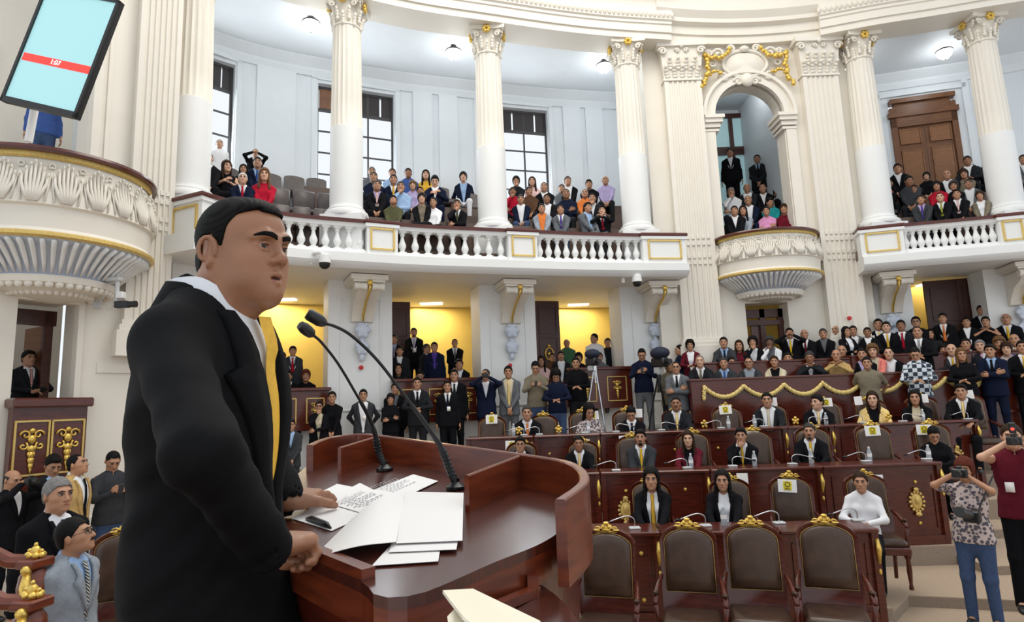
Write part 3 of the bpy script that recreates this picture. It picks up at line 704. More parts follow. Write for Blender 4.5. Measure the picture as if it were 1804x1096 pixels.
# cartouche above the arch
ct = thing('cartouche', 'oval stucco cartouche with gilt fruit garlands above the arch', 'cartouche', (axc, YB-.03, 10.08)); 
zc0 = 10.08-zsp
m = MB(); m.lathe([(.0,.1),(.34,.09),(.40,.03),(.40,0)], (0,0,.16), 28, axis=(0,-1,0), cap=False)
m2 = MB(); V = np.vstack(m.v); V = V*np.array([1.25,1,.78])+np.array([0,0,.16*(1-.78)]); m2.add(V, m.f); m2.build('oval', PLASTER, ct, smooth=.8)
s = MB(); s.tube([(.53*math.cos(t), -.06, .16+.34*math.sin(t)) for t in np.linspace(0,2*math.pi,33)[:-1]], .045, 6, closed=True)
for sx in (-1,1):
    for bx, bz, rr in ((.62,.42,.16),(.8,.18,.14),(.55,-.18,.13),(.3,.55,.1),(.85,.45,.09),(.2,-.3,.12)):
        s.tube([(sx*(bx+rr*(1-q/16)*math.cos(q*.6)), -.07, bz+rr*(1-q/16)*math.sin(q*.6)) for q in range(15)], .035, 6)
s.ell((0,-.1,-.28), (.16,.1,.17)); s.ell((0,-.1,.52), (.12,.08,.08)); s.build('scrollwork', PLASTER, ct, smooth=True)
def garland(pts, r):
    g = MB(); Q = resample(spline([np.array(p, float) for p in pts], 8), step=r*1.25); rn = random.Random(5)
    for p in Q: g.ell((p[0]+rn.uniform(-1,1)*r*.5, p[1]+rn.uniform(-.4,.4)*r, p[2]+rn.uniform(-1,1)*r*.4), (r*rn.uniform(.8,1.15),)*3, 8, 5)
    return g
for sx in (-1,1):
    g = garland([(sx*.38,-.16,.5),(sx*.55,-.18,.3),(sx*.8,-.18,.28),(sx*.98,-.16,.36)], .052); g2 = garland([(sx*.98,-.16,.36),(sx*.93,-.16,.08),(sx*.97,-.14,-.2),(sx*1.1,-.12,-.42)], .058); g3 = garland([(sx*.93,-.15,-.15),(sx*.78,-.15,-.05),(sx*.62,-.15,-.12)], .04)
    for q in (g2, g3): g.v += q.v; g.m += q.m; g.f += [[i+g.n for i in f] for f in q.f]; g.n += q.n
    g.build('gilt_garland', GOLD, ct, smooth=True)
# room behind the arch
ry = YB+.45
m = MB(); m.box((axc, ry+3.9, 8.2), (5.2,.2,6.4)); m.box((axc-2.3, ry+1.9, 8.2), (.2,3.8,6.4)); m.box((axc+1.55, ry+1.9, 8.2), (.2,3.8,6.4)); struct(m.build('wall_arch_room', GALW))
struct(MB().box((axc, ry+1.9, 11.2), (5.2,4.2,.1)).build('ceiling_arch_room', GALW))
m = MB(); 
for k, (y0, z) in enumerate(((-.45,5.42),(.55,5.8),(1.1,6.2),(1.65,6.85))): m.box((axc-.3, ry+(y0+3.9)/2, (5.1+z)/2), (4.2, 3.9-y0, z-5.1))
struct(m.build('floor_arch_room', GFLOOR))
dr = bpy.data.objects.new('door_6', None); COL.objects.link(dr); dr['kind'] = 'structure'; yd = ry+3.7; xd0, xd1 = _xat(1230, 8.5, yd), _xat(1330, 8.5, yd); dr.location = ((xd0+xd1)/2, yd, 0)
w = xd1-xd0; f = MB(); g = MB(); zt_ = 10.9
for x in (-w/2,-w/6,w/6,w/2): f.box((x,0,(6.85+zt_)/2), (.12,.12,zt_-6.85))
for z in (6.9,9.7,9.82,zt_): f.box((0,0,z), (w+.1,.14,.13))
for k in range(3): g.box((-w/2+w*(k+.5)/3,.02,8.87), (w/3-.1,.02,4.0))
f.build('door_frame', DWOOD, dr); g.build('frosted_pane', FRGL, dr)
# small ground floor door under the arch pulpit
dr = bpy.data.objects.new('door_7', None); COL.objects.link(dr); dr['kind'] = 'structure'; x0_, x1_ = _xat(1318,3.6,YB), _xat(1393,3.6,YB); dr.location = ((x0_+x1_)/2, YB+.35, 0); w = x1_-x0_
f = MB()
for x in (-w/2+.05,0,w/2-.05): f.box((x,0,3.1), (.12,.1,2.4))
f.box((0,0,4.2), (w,.1,.2)); f.box((0,-.02,3.98), (w,.12,.12)); f.build('door_frame', DWOOD, dr); MB().box((-w*.16,.04,3.0), (w*.2,.04,2.0)).build('door_leaf', MAHO, dr)
struct(MB().box(((x0_+x1_)/2, YB+1.6, 3.1), (2.4,.1,3)).build('wall_passage', YELW))
# ---- round pulpits
def pulpit(c, rz, label, r=1.18, sy=.85, z=RZ, k=1.):
    root = thing('pulpit_balcony', label, 'balcony', (c[0], c[1], z*(1-k)), rz, 'round pulpit balconies'); root.scale = (1, 1, k)
    A0, A1 = math.pi, 2*math.pi
    L = lambda prof, nm, mt, n=36, sm=.6, q=MB: MB().lathe(prof, n=n, a0=A0, a1=A1, sy=sy).build(nm, mt, root, smooth=sm)
    L([(r*.8,z-.06),(r*1.05,z-.06),(r*1.06,z-.03),(r*1.05,z),(r*.8,z)], 'handrail', MAHO)
    L([(r*.98,z-.12),(r*1.0,z-.10),(r*1.0,z-.06)], 'gilt_line', GOLDP)
    L([(r*.97,z-.06),(r*.96,z-.2),(r*1.0,z-.35),(r*1.04,z-.5),(r*1.05,z-.62)], 'frieze', PLASTER)
    L([(r*1.05,z-.62),(r*1.01,z-.64),(r*1.0,z-.86),(r*1.03,z-.9)], 'band', PLASTER)
    L([(r*1.03,z-.90),(r*1.06,z-.92),(r*1.06,z-.95),(r*1.02,z-.97)], 'gilt_moulding', GOLDP)
    L([(r*1.02,z-.96),(r*.9,z-1.0),(r*.72,z-1.16),(r*.62,z-1.28),(r*.66,z-1.3)], 'ribbed_underside', BLUEST)
    L([(r*.66,z-1.29),(r*.64,z-1.36),(r*.42,z-1.44),(r*.14,z-1.50),(0.001,z-1.51)], 'boss', PLASTER)
    l = MB(); nl = 11
    PF = lambda zz: np.interp(zz, [-.62,-.5,-.35,-.2,-.06], [1.05,1.04,1.0,.96,.97])
    def pp(a, dz, o): R = r*PF(dz)+o; return (R*math.cos(a), R*math.sin(a)*sy, z+dz)
    for i in range(nl):
        a = math.pi+math.pi*(i+.5)/nl
        for j_ in (-3,-2,-1,0,1,2,3):
            top = -.17-.028*abs(j_)**1.5; l.tube([pp(a+j_*.012, -.60, .012), pp(a+j_*.026, -.50, .030), pp(a+j_*.036, (top-.5)/2, .032), pp(a+j_*.038, top, .045), pp(a+j_*.040, top+.012, .070), pp(a+j_*.040, top-.016, .078)], [.018,.022,.020,.017,.014,.007], 6)
        for sx in (-1,1):
            l.tube([pp(a+sx*(.135+.035*(1-q/12)*math.cos(q*.65)), -.20+.045*(1-q/12)*math.sin(q*.65), .022) for q in range(11)], .011, 5)
            l.tube([pp(a+sx*.10, -.60, .012), pp(a+sx*.125, -.42, .022), pp(a+sx*.14, -.27, .02)], [.012,.014,.010], 5)
    l.build('carved_leaves', PLASTER, root, smooth=True)
    rb = MB(); nr = 30
    for i in range(nr):
        a = math.pi+math.pi*(i+.5)/nr; rb.tube([(r*q*math.cos(a), r*q*math.sin(a)*sy, z+dz) for q, dz in ((1.0,-.985),(.9,-1.03),(.75,-1.17),(.66,-1.27))], [.03,.035,.028,.015], 6)
    rb.build('ribs', PLASTW, root, smooth=True)
    bs = MB()
    for i in range(20):
        a = math.pi+math.pi*(i+.5)/20; bs.ell((r*.6*math.cos(a), r*.6*math.sin(a)*sy, z-1.385), (.06,.06,.04), 6, 4); bs.ell((r*.42*math.cos(a), r*.42*math.sin(a)*sy, z-1.44), (.05,.05,.035), 6, 4)
    bs.build('boss_leaves', PLASTER, root, smooth=True)
    MB().lathe([(0.001,z-.55),(r*.98,z-.55)], n=24, a0=A0, a1=A1, sy=sy).build('floor_plate', GFLOOR, root)
    return root
pxc = (_xat(1258,5.9,13.9)+_xat(1446,5.9,13.9))/2; prr = (_xat(1446,5.9,13.9)-_xat(1258,5.9,13.9))/2/1.06
pulpit((pxc, YB-.02), 0, 'round white pulpit balcony below the arch full of spectators', r=prr)
# ================================================================ LEFT SIDE
def xat(px, z, Y): return _xat(px, z, Y)
def P2(px, z, Y): return np.array([_xat(px, z, Y), Y])
def obox(m, a, b, z0, z1, t0, t1, mi=0):   # wall piece between plan points a and b, thickness t0..t1 along the outward normal
    a = np.asarray(a, float); b = np.asarray(b, float); d = (b-a)/np.linalg.norm(b-a); n = np.array([-d[1], d[0]])
    q = [a+n*t0, b+n*t0, b+n*t1, a+n*t1]; return m.hexa([[*p, z0] for p in q]+[[*p, z1] for p in q], mi)
la, lb_ = P2(225, 6, 9.7), P2(300, 6, 10.15)
nn_ = np.array([-(lb_-la)[1], (lb_-la)[0]]); lw0_ = np.linalg.norm(nn_); rz_ = ang(nn_/lw0_); lw_ = np.linalg.norm(lb_-la)
root = thing('pilaster', 'giant fluted pilaster between the round pulpit balcony and the gallery, left of the speaker', 'pilaster', ((la+lb_)[0]/2-nn_[0]/lw0_*.24, (la+lb_)[1]/2-nn_[1]/lw0_*.24, 0), rz_, 'giant fluted pilasters')
pilaster('', '', -lw_/2, lw_/2, 0, 3.25, 12.3, cap=False, root=root)
wd_ = np.array([-.52, -.854]); w0 = la+wd_*.02; wl = lambda t: w0+wd_*t
def wt(px, z):   # distance along the left wall that shows at photograph column px
    ts = np.linspace(0, 3.5, 700); xs = np.array([proj((*wl(t), z))[0] for t in ts]); return float(ts[int(np.argmin(abs(xs-px)))])
m = MB(); t1, t2 = wt(130, 3), wt(22, 3)
obox(m, wl(t1), lb_, -.1, 5.0, .02, .55); obox(m, wl(t2), wl(t1), 4.05, 5.0, .0, .75); obox(m, wl(3.6), wl(t2), -.1, 5.0, 0, .75); obox(m, wl(t2), wl(t1), -.1, 1.7, .0, .5)
t3 = wt(168, 8); obox(m, wl(t3), lb_, 5.0, 12.3, .02, .6); obox(m, wl(3.6), wl(t3), 5.0, 5.3, 0, 2.2); obox(m, wl(3.6), wl(-.0), 5.0, 12.3, 2.0, 2.2)
struct(m.build('wall_left', PLASTER))
m = MB(); obox(m, wl(t3-.0), wl(t3-.12), 5.3, 12, -.05, .1); obox(m, wl(t3-.2), wl(t3-.26), 5.3, 12, -.03, .1); obox(m, wl(3.6), wl(0), 4.88, 4.98, -.04, .1); obox(m, wl(t1-.0), wl(t1-.08), .0, 4.1, -.04, .1); obox(m, wl(t2), wl(t1), 4.0, 4.12, -.05, .1)
obox(m, wl(t1), lb_, .0, .9, -.06, .05); obox(m, wl(t1-.3), lb_, 3.0, 3.15, -.04, .1)
struct(m.build('trim_left', PLASTER))
m = MB(); obox(m, wl(1.75), wl(1.25), 5.3, 8.6, 1.9, 2.0); struct(m.build('door_8', DWOOD))
pulpit((wl(.95)[0], wl(.95)[1]), math.atan2(.854, .52)-0+0.0, 'large round pulpit balcony with carved leaves beneath the hanging screen', r=1.22, sy=.95, k=1.27)
# room behind the left opening
m = MB(); obox(m, wl(3.6), wl(-.3), .0, 5.0, 2.6, 2.7); struct(m.build('wall_left_room', PLASTW))
m = MB(); obox(m, wl(3.6), wl(0), 1.55, 1.63, .1, 2.6); struct(m.build('floor_left_room', CARPET))
dr = bpy.data.objects.new('door_9', None); COL.objects.link(dr); dr['kind'] = 'structure'
m = MB(); obox(m, wl(t2-.05), wl(t1-.02), 3.75, 3.98, .7, .8); obox(m, wl(t1+.14), wl(t1+.02), 1.6, 3.98, .7, .8); m.build('door_frame', DWOOD, dr)
a_ = wl(t1+.12)+np.array([-.0,.0]); nn2 = np.array([.854*-1, .52]); m = MB(); obox(m, a_+nn2*1.35, a_+nn2*.78, 1.65, 3.75, -.02, .04); m.build('door_leaf', OAK, dr)
m = MB(); obox(m, wl(t2+.1), wl(t2-.35), 1.65, 3.3, 1.9, 2.1); tag(m.build('fire_cabinet', REDP), 'tall red cabinet seen through the doorway behind the young man at the box', 'cabinet')
# box front with two gilt ornaments
fa, fb = wl(t2+.02)+nn2*-.12, wl(wt(143, 2.3))+nn2*-.12; w = np.linalg.norm(fb-fa); c = (fa+fb)/2; n = np.array([-(fb-fa)[1], (fb-fa)[0]])/w
root = thing('box_front', 'mahogany box front with two gilt drop ornaments at the far left below the young man', 'wooden parapet', (c[0], c[1], 0), ang(n), 'carved mahogany box fronts')
MB().box((0,.02,1.95), (w,.14,1.15)).build('panel_wall', MAHO, root); MB().bbox((0,.02,2.56), (w+.08,.36,.13), .02).build('ledge', MAHO, root)
for sx in (-1,1):
    g = MB()
    for dx, dz, sx_, sz in ((0,.36,.44,.025),(0,-.36,.44,.025),(-.22,0,.025,.745),(.22,0,.025,.745)): g.box((sx*w*.24+dx*.9,-.06,1.95+dz), (sx_*.9,.025,sz))
    g.build('gilt_frame', GOLDP, root); g = MB(); gilt_leaf(g, (sx*w*.24,-.05,1.95), .58, (0,1)); g.build('gilt_ornament', GOLD, root, smooth=True)
# hanging screen
def quadframe(pts_px, Y): return [atY(x, y, Y) for x, y in pts_px]
BLs, BRs = atY(2, 178, 6.9), atY(134, 209, 6.75); upv = atY(176, 0, 6.75)-BRs; rgt = BRs-BLs; Wt = np.linalg.norm(rgt); rgt /= Wt; upv -= rgt*(upv@rgt); upv /= np.linalg.norm(upv); nrm = np.cross(rgt, upv); Ht = 1.5
Msc = np.stack([rgt, nrm*-1, upv], 1)  # local x right, y away, z up
ctr = (BLs+BRs)/2+upv*Ht/2
scr = thing('television_screen', 'tall black framed screen with red bar hanging above the round pulpit balcony', 'screen', ctr)
scr.matrix_world = Matrix([[*Msc[i], ctr[i]] for i in range(3)]+[[0,0,0,1]])
f = MB(); bz = .035
f.box((0,.03,0), (Wt,.06,Ht)); f.box((-Wt/2+bz/2,-.01,0), (bz,.03,Ht)); f.box((Wt/2-bz/2,-.01,0), (bz,.03,Ht)); f.box((0,-.01,Ht/2-bz/2), (Wt,.03,bz)); f.box((0,-.01,-Ht/2+bz), (Wt,.03,bz*2)); f.build('bezel', BLACK, scr)
MB().box((0,-.002,0), (Wt-2*bz,.004,Ht-2*bz)).build('display', mat('screen_display', (.30,.55,.57), .25, emit=(.42,.72,.74), estr=.5), scr)
MB().box((0,-.006,-.155), (Wt*.89,.004,.095)).build('red_bar', mat('screen_red', (.7,.02,.015), .3, emit=(.85,.06,.04), estr=.7), scr)
def text(body, size, matl, parent, loc, rot=(math.pi/2,0,0), depth=.002, name='lettering', align='CENTER', smat=None):
    cu = bpy.data.curves.new(name, 'FONT'); cu.body = body; cu.size = size; cu.extrude = depth; cu.align_x = align; cu.align_y = 'CENTER'
    t = bpy.data.objects.new(name, cu); COL.objects.link(t); me = bpy.data.meshes.new_from_object(t.evaluated_get(bpy.context.evaluated_depsgraph_get())); bpy.data.objects.remove(t)
    me.materials.clear(); me.materials.append(matl); o = bpy.data.objects.new(name, me); COL.objects.link(o); o.parent = parent; o.location = loc; o.rotation_euler = rot; return o
text('1:07', .085, mat('screen_white', (.9,.9,.9), .4, emit=(1,1,1), estr=.9), scr, (0,-.012,-.155), name='timer_digits')
MB().box((-Wt/2-.0,.02,.15), (.012,.03,.35)).build('vent_label', GREYP, scr)
a = atY(50, 250, 7.3); m = MB().tube([a+np.array([0,.0,.0]), a+np.array([.05,0,.5])], .045, 10); tag(m.build('mounting_pole', WHITEP, smooth=.7), 'short white pole carrying the hanging screen above the pulpit balcony', 'pole')
# camera on bracket
p = atY(205, 535, 8.9); cc = thing('security_camera', 'wall mounted camera on an arm below the round pulpit balcony', 'security camera', p)
m = MB(); m.tube([(-.42,.25,.06),(-.3,.15,.12),(-.22,.05,.3),(0,0,.33)], .014, 6); m.box((-.46,.28,.05), (.1,.06,.13)); m.tube([(0,0,.33),(0,0,.0)], .03, 8); m.tube([(-.02,-.02,.02),(-.14,.0,.0),(-.12,.0,-.1),(-.03,0,-.02)], .006, 5); m.build('bracket', GREYP, cc)
MB().bbox((-.1,0,.36), (.3,.1,.06), .01).build('housing', GREYP, cc); MB().bbox((.06,0,.12), (.1,.1,.1), .01).build('pan_head', WHITEP, cc); m = MB(); m.bbox((.1,-.02,-.02), (.2,.09,.1), .01); m.lathe([(.045,0),(.05,.1)], (.2,-.02,-.02), 12, axis=(1,0,0)); m.build('camera_body', BLACK, cc)
for (px, py, Y, lb) in ((572, 458, 11.0, 'small white dome camera under the gallery edge right of the speaker\'s face'), (1122, 492, 13.2, 'small white dome camera below the gallery beside the last corbel')):
    p = atY(px, py, Y); cc = thing('dome_camera', lb, 'security camera', p, 0, 'dome cameras under the gallery')
    m = MB(); m.box((-.28,.12,.05), (.06,.1,.2)); m.tube([(-.28,.1,.08),(-.2,.02,.14),(-.08,0,.14),(0,0,.1)], .035, 8); m.lathe([(.05,.12),(.1,.08),(.11,-.06)], (0,0,0), 16); m.build('housing', WHITEP, cc, smooth=.7); MB().lathe([(.1,-.06),(.09,-.12),(.05,-.16),(.001,-.17)], n=16).build('dome', BLACK, cc, smooth=.8)
p = atY(8, 548, 6.2); tag(MB().bbox((0,0,0), (.2,.3,.52), .02, .6).build('wall_cabinet', GREYP, origin=p), 'grey equipment box fixed to the wall at the left edge of the photo', 'cabinet')
for (px, py, Y) in ((777, 281, 15.0),): 
    p = atY(px, py, Y); m = MB(); m.box((0,0,0), (.16,.08,.14)); tag(m.build('emergency_light', GREYP, origin=p), 'small grey box on the white wall behind the gallery seats', 'wall box')
# pendant lamps of the gallery
def pendant(px, py, Y, label, ztop=ZC, s=1.):
    p = atY(px, py, Y); root = thing('pendant_lamp', label, 'lamp', p, 0, 'pendant lamps of the gallery')
    h = ztop-p[2]; m = MB(); m.tube([(0,0,.42),(0,0,h)], .007, 5); m.lathe([(.07,h-.04),(.07,h)], n=10); m.build('cord', BLKM, root)
    m = MB(); m.lathe([(.09,.46),(.045,.42),(.03,.3),(.05,.18),(.03,.12)], n=12)
    for k in range(3): a = k*2.094; m.tube([(.03*math.cos(a),.03*math.sin(a),.3),(.16*math.cos(a),.16*math.sin(a),.07)], .008, 4)
    m.lathe([(.19,.06),(.2,.08),(.19,.1)], n=20, cap=False); m.lathe([(.005,-.17),(.02,-.15),(.005,-.13)], n=8); m.build('fitting', BLKM, root, smooth=.7)
    MB().lathe([(.001,-.14),(.08,-.12),(.15,-.05),(.185,.05),(.18,.09),(.001,.1)], n=20).build('glass_bowl', LAMPG, root, smooth=.8)
pendant(548, 46, 12.7, 'pendant lamp with white bowl between the first two columns, highest on the left'); pendant(799, 96, 14.0, 'pendant lamp with white bowl over the empty gallery wall left of the third column')
pendant(1064, 120, 14.9, 'pendant lamp with white bowl partly behind the column left of the arch'); pendant(1481, 118, 15.2, 'pendant lamp mostly hidden behind the column right of the arch'); pendant(1664, 95, 14.9, 'pendant lamp with white bowl above the tall brown gallery door')
p = atY(1305, 140, 16.6); root = thing('chandelier', 'small chandelier with three white globes inside the arch', 'chandelier', p)
m = MB(); m.tube([(0,0,0),(0,0,1.0)], .012, 6)
for k in range(3): a = k*2.094+.5; m.tube([(0,0,.1),(.15*math.cos(a),.15*math.sin(a),.02),(.27*math.cos(a),.27*math.sin(a),.06)], .012, 5)
m.build('frame', GOLDP, root)
for k in range(3): a = k*2.094+.5; MB().ell((.27*math.cos(a),.27*math.sin(a),-.03), (.1,.1,.1), 14, 10).build('globe', LAMPG, root, smooth=True)
p = atY(1277, 125, 15.3); root = thing('ceiling_lamp', 'round white ceiling lamp inside the arch, left of the chandelier', 'lamp', p)
MB().ell((0,0,0), (.16,.16,.15), 16, 10).build('globe', LAMPG, root, smooth=True); MB().tube([(0,0,.13),(0,0,1.1)], .012, 6).build('rod', GOLDP, root)
for (px, py, Y, lb) in ((703, 3, 12.6, 'round grey ceiling speaker at the top edge between two columns'), (942, 43, 14.2, 'grey ceiling speaker over the middle gallery window'), (1588, 42, 14.6, 'grey ceiling speaker left of the pendant lamp over the brown door')):
    p = atY(px, py, Y); p[2] = ZC-.06; tag(MB().lathe([(.13,-.05),(.17,.02),(.17,.05)], n=16).build('ceiling_speaker', GREYP, origin=p), lb, 'ceiling speaker', 'ceiling speakers of the gallery')
# stair rail newels at the lower left
for k, (px, py, Y, lb) in enumerate(((62, 985, 4.0, 'mahogany stair rail newel with gilt crown, the farther of the two at lower left'), (56, 1056, 3.55, 'mahogany stair rail newel with gilt crown, the nearer of the two at lower left'))):
    p = atY(px, py, Y); root = thing('stair_newel', lb, 'stair newel', (p[0], p[1], 0), -.2, 'stair rail newels'); z = p[2]
    m = MB(); m.bbox((0,0,z-.02), (.15,.15,.055), .01); m.tube([(0,0,z-.02),(-.12,-.06,z),(-.4,-.2,z+.19),(-.9,-.45,z+.5)], .045, 8); m.build('handrail', MAHOL, root, smooth=.6)
    m = MB(); m.lathe([(.05,z-.05),(.075,z-.09),(.085,z-.16),(.08,z-.22),(.05,z-.27),(.06,z-.3),(.06,.6),(.09,.55),(.09,.0)], n=14); m.build('post', MAHOL, root, smooth=.6)
    g = MB()
    for q in range(7): a = q*.9; g.ell((.045*math.cos(a), .03*math.sin(a), z+.025), (.022,.022,.02), 7, 5)
    g.ell((0,0,z+.045), (.03,.03,.035)); g.ell((0,0,z+.085), (.012,.012,.014)); g.ell((-.045,0,z+.05), (.012,.012,.012)); g.ell((.045,0,z+.05), (.012,.012,.012)); g.build('gilt_crown', GOLD, root, smooth=True)
    g = MB(); g.tube([(.03,-.07,z-.06),(.05,-.1,z-.14),(.06,-.1,z-.22),(.1,-.1,z-.26),(.14,-.08,z-.27)], [.02,.028,.025,.022,.012], 8); g.ell((.03,-.08,z-.05), (.03,.03,.03)); g.build('gilt_bracket', GOLD, root, smooth=True)
    g = MB(); g.lathe([(.03,0),(.045,.05),(.03,.1),(.04,.2),(.02,.24)], (-.3,-.15,z-.15), 10); g.build('gilt_baluster', GOLD, root, smooth=.7)
# ================================================================ FLOORS AND TIERS
XR = 13.
struct(MB().box((1.5,8,-.17), (26,26,.1)).build('floor', CARPET))
e0 = atZ(1600, 1049, 0)[:2]; e1 = atZ(1804, 1058, 0)[:2]; e2 = atZ(1545, 1110, 0)[:2]
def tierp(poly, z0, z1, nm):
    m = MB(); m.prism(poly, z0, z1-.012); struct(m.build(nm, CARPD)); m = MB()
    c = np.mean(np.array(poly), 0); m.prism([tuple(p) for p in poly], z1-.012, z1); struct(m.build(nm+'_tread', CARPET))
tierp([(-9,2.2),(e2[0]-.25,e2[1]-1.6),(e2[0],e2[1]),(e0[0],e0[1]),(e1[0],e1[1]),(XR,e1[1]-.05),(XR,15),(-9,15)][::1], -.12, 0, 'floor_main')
R2a, R2b = atZ(880, 837, 1.33)[:2], atZ(1657, 813, 1.33)[:2]     # front top edge of desk row 2
tierp([(-4.2,9.6),(R2a[0],R2a[1]-.06),(R2b[0],R2b[1]-.06),(R2b[0]+.03,12),(-4.2,12)], 0, .255, 'floor_tier_two')
xa_ = R2b[0]+.04
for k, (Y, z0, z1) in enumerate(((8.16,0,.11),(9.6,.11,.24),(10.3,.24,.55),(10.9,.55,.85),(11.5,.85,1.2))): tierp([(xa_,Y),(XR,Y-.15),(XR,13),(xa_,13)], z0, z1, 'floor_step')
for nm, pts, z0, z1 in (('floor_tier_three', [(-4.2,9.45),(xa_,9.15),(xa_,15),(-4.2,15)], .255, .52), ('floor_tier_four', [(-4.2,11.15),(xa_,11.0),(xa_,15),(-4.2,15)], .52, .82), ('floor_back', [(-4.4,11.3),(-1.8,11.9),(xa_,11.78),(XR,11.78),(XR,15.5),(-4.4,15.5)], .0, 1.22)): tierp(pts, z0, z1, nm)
tierp([(-.2,6.95),(xat(1560,.0,6.9),6.75),(xat(1560,.0,6.9),8.2),(-.2,8.6)], 0, .12, 'floor_tier_one')
# ================================================================ ARMCHAIRS
def prism_y(m, poly, y0, y1, mi=0, tilt=0., z0=0.):   # polygon in xz extruded in y, optionally leaning back
    n = len(poly); V = [[p[0], y0+(p[1]-z0)*tilt, p[1]] for p in poly]+[[p[0], y1+(p[1]-z0)*tilt, p[1]] for p in poly]
    m.add(V, [list(range(n)), list(range(n, 2*n))[::-1]]+[[i, n+i, n+(i+1)%n, (i+1)%n] for i in range(n)], mi)
def archpoly(w, z0, z1, h, n=12):   # rectangle with a rounded top
    return [(-w, z0), (w, z0), (w, z1)]+[(w*math.cos(math.pi*i/n), z1+h*math.sin(math.pi*i/n)) for i in range(1, n)]+[(-w, z1)]
def pillow(m, poly, y, d, tilt, z0, mi=0):   # padded panel
    c = np.mean(np.array(poly), 0); n = len(poly)
    rings = [(1.0, 0), (1.0, -.3), (.93, -.75), (.75, -.95), (.4, -1.05)]; V = []
    for s_, q in rings:
        for p in poly: x = c[0]+(p[0]-c[0])*s_; z = c[1]+(p[1]-c[1])*s_; V.append([x, y+q*d+(z-z0)*tilt, z])
    V.append([c[0], y-1.08*d+(c[1]-z0)*tilt, c[1]]); Fs = [[k*n+i, (k)*n+(i+1)%n, (k+1)*n+(i+1)%n, (k+1)*n+i] for k in range(len(rings)-1) for i in range(n)]
    Fs += [[(len(rings)-1)*n+i, (len(rings)-1)*n+(i+1)%n, len(V)-1] for i in range(n)]; m.add(V, Fs, mi)
def make_chair(label):
    r = thing('armchair', label, 'chair', group='gilt crested leather armchairs'); T = .13; z0 = .5
    m = MB(); outer = archpoly(.25, .5, 1.09, .145); prism_y(m, outer, .22, .27, tilt=T, z0=z0)
    ring = archpoly(.25, .5, 1.09, .145, 16); inn = archpoly(.212, .67, 1.08, .115, 16)
    N = len(ring); V = [[p[0], .18+(p[1]-z0)*T, p[1]] for p in ring]+[[p[0], .20+(p[1]-z0)*T, p[1]] for p in inn]+[[p[0], .24+(p[1]-z0)*T, p[1]] for p in ring]
    m.add(V, [[i, (i+1)%N, N+(i+1)%N, N+i] for i in range(N)]+[[i, 2*N+i, 2*N+(i+1)%N, (i+1)%N] for i in range(N)]); m.build('back_frame', MAHO, r, smooth=.5)
    m = MB(); pillow(m, archpoly(.214, .67, 1.08, .117, 14), .21, .055, T, z0); m.build('back_cushion', LEATH, r, smooth=True)
    g = MB(); g.tube([(x, .195+(z-z0)*T, z) for x, z in archpoly(.214,.67,1.08,.117,14)], .003, 5, closed=True); g.build('nail_trim', GOLDP, r)
    g = MB(); yc = .21+.7*T
    prism_y(g, [(-.13,1.205),(-.10,1.222),(-.06,1.232),(-.04,1.262),(0,1.275),(.04,1.262),(.06,1.232),(.10,1.222),(.13,1.205),(.06,1.195),(-.06,1.195)], yc-.02, yc+.03)
    for x, z, a, b in ((0,1.282,.028,.014),(-.085,1.222,.035,.010),(.085,1.222,.035,.010),(0,1.225,.045,.016),(-.025,1.25,.016,.016),(.025,1.25,.016,.016)): g.ell((x,yc-.012,z), (a,.025,b), 9, 6)
    for sx in (-1,1): g.tube([(sx*(.07+.03*(1-q/9)*math.cos(q*.8)), yc-.022, 1.238+.018*(1-q/9)*math.sin(q*.8)) for q in range(8)], .006, 5)
    g.build('gilt_crest', GOLD, r, smooth=True)
    m = MB(); m.bbox((0,-.03,.42), (.54,.50,.09), .015); m.build('seat_frame', MAHO, r)
    m = MB(); m.bbox((0,-.04,.50), (.50,.47,.11), .045); m.build('seat_cushion', LEATH, r, smooth=.9)
    for s_ in (-1,1):
        m = MB(); m.tube([(s_*.25,.23,.80),(s_*.27,.08,.76),(s_*.285,-.08,.70),(s_*.285,-.16,.67)], [.018,.024,.028,.02], 8); m.tube([(s_*.285,-.15,.66),(s_*.275,-.12,.56),(s_*.26,-.17,.44)], [.024,.018,.026], 8)
        a = m.build('armrest', MAHO, r, smooth=True); MB().ell((s_*.283,-.05,.725), (.03,.09,.022), 10, 6, M=Matrix.Rotation(-.32,3,'X')).build('arm_pad', LEATH, a, smooth=True)
        m = MB(); m.lathe([(.035,.40),(.04,.36),(.024,.32),(.03,.2),(.018,.06),(.026,.02),(.026,0)], (s_*.23,-.23,0), 10); m.build('leg', MAHO, r, smooth=.7)
        m = MB(); m.tube([(s_*.22,.2,.42),(s_*.22,.22,.2),(s_*.225,.27,0)], [.026,.024,.022], 8); m.build('leg', MAHO, r, smooth=.7)
    return r
CH0 = None
def chair(px, pycrest, Y, floor, rz, label, s=None):
    global CH0
    h = atY(px, pycrest, Y); sc = s or max(.9, min(1.12, (h[2]-floor)/1.32)); loc = (h[0]+.28*math.sin(rz), Y-.28*math.cos(rz), floor)
    if CH0 is None: CH0 = make_chair(label); CH0.location = loc; CH0.rotation_euler = (0,0,rz); CH0.scale = (sc,)*3; return CH0
    return copytree(CH0, loc=loc, rz=rz, label=label, s=sc)
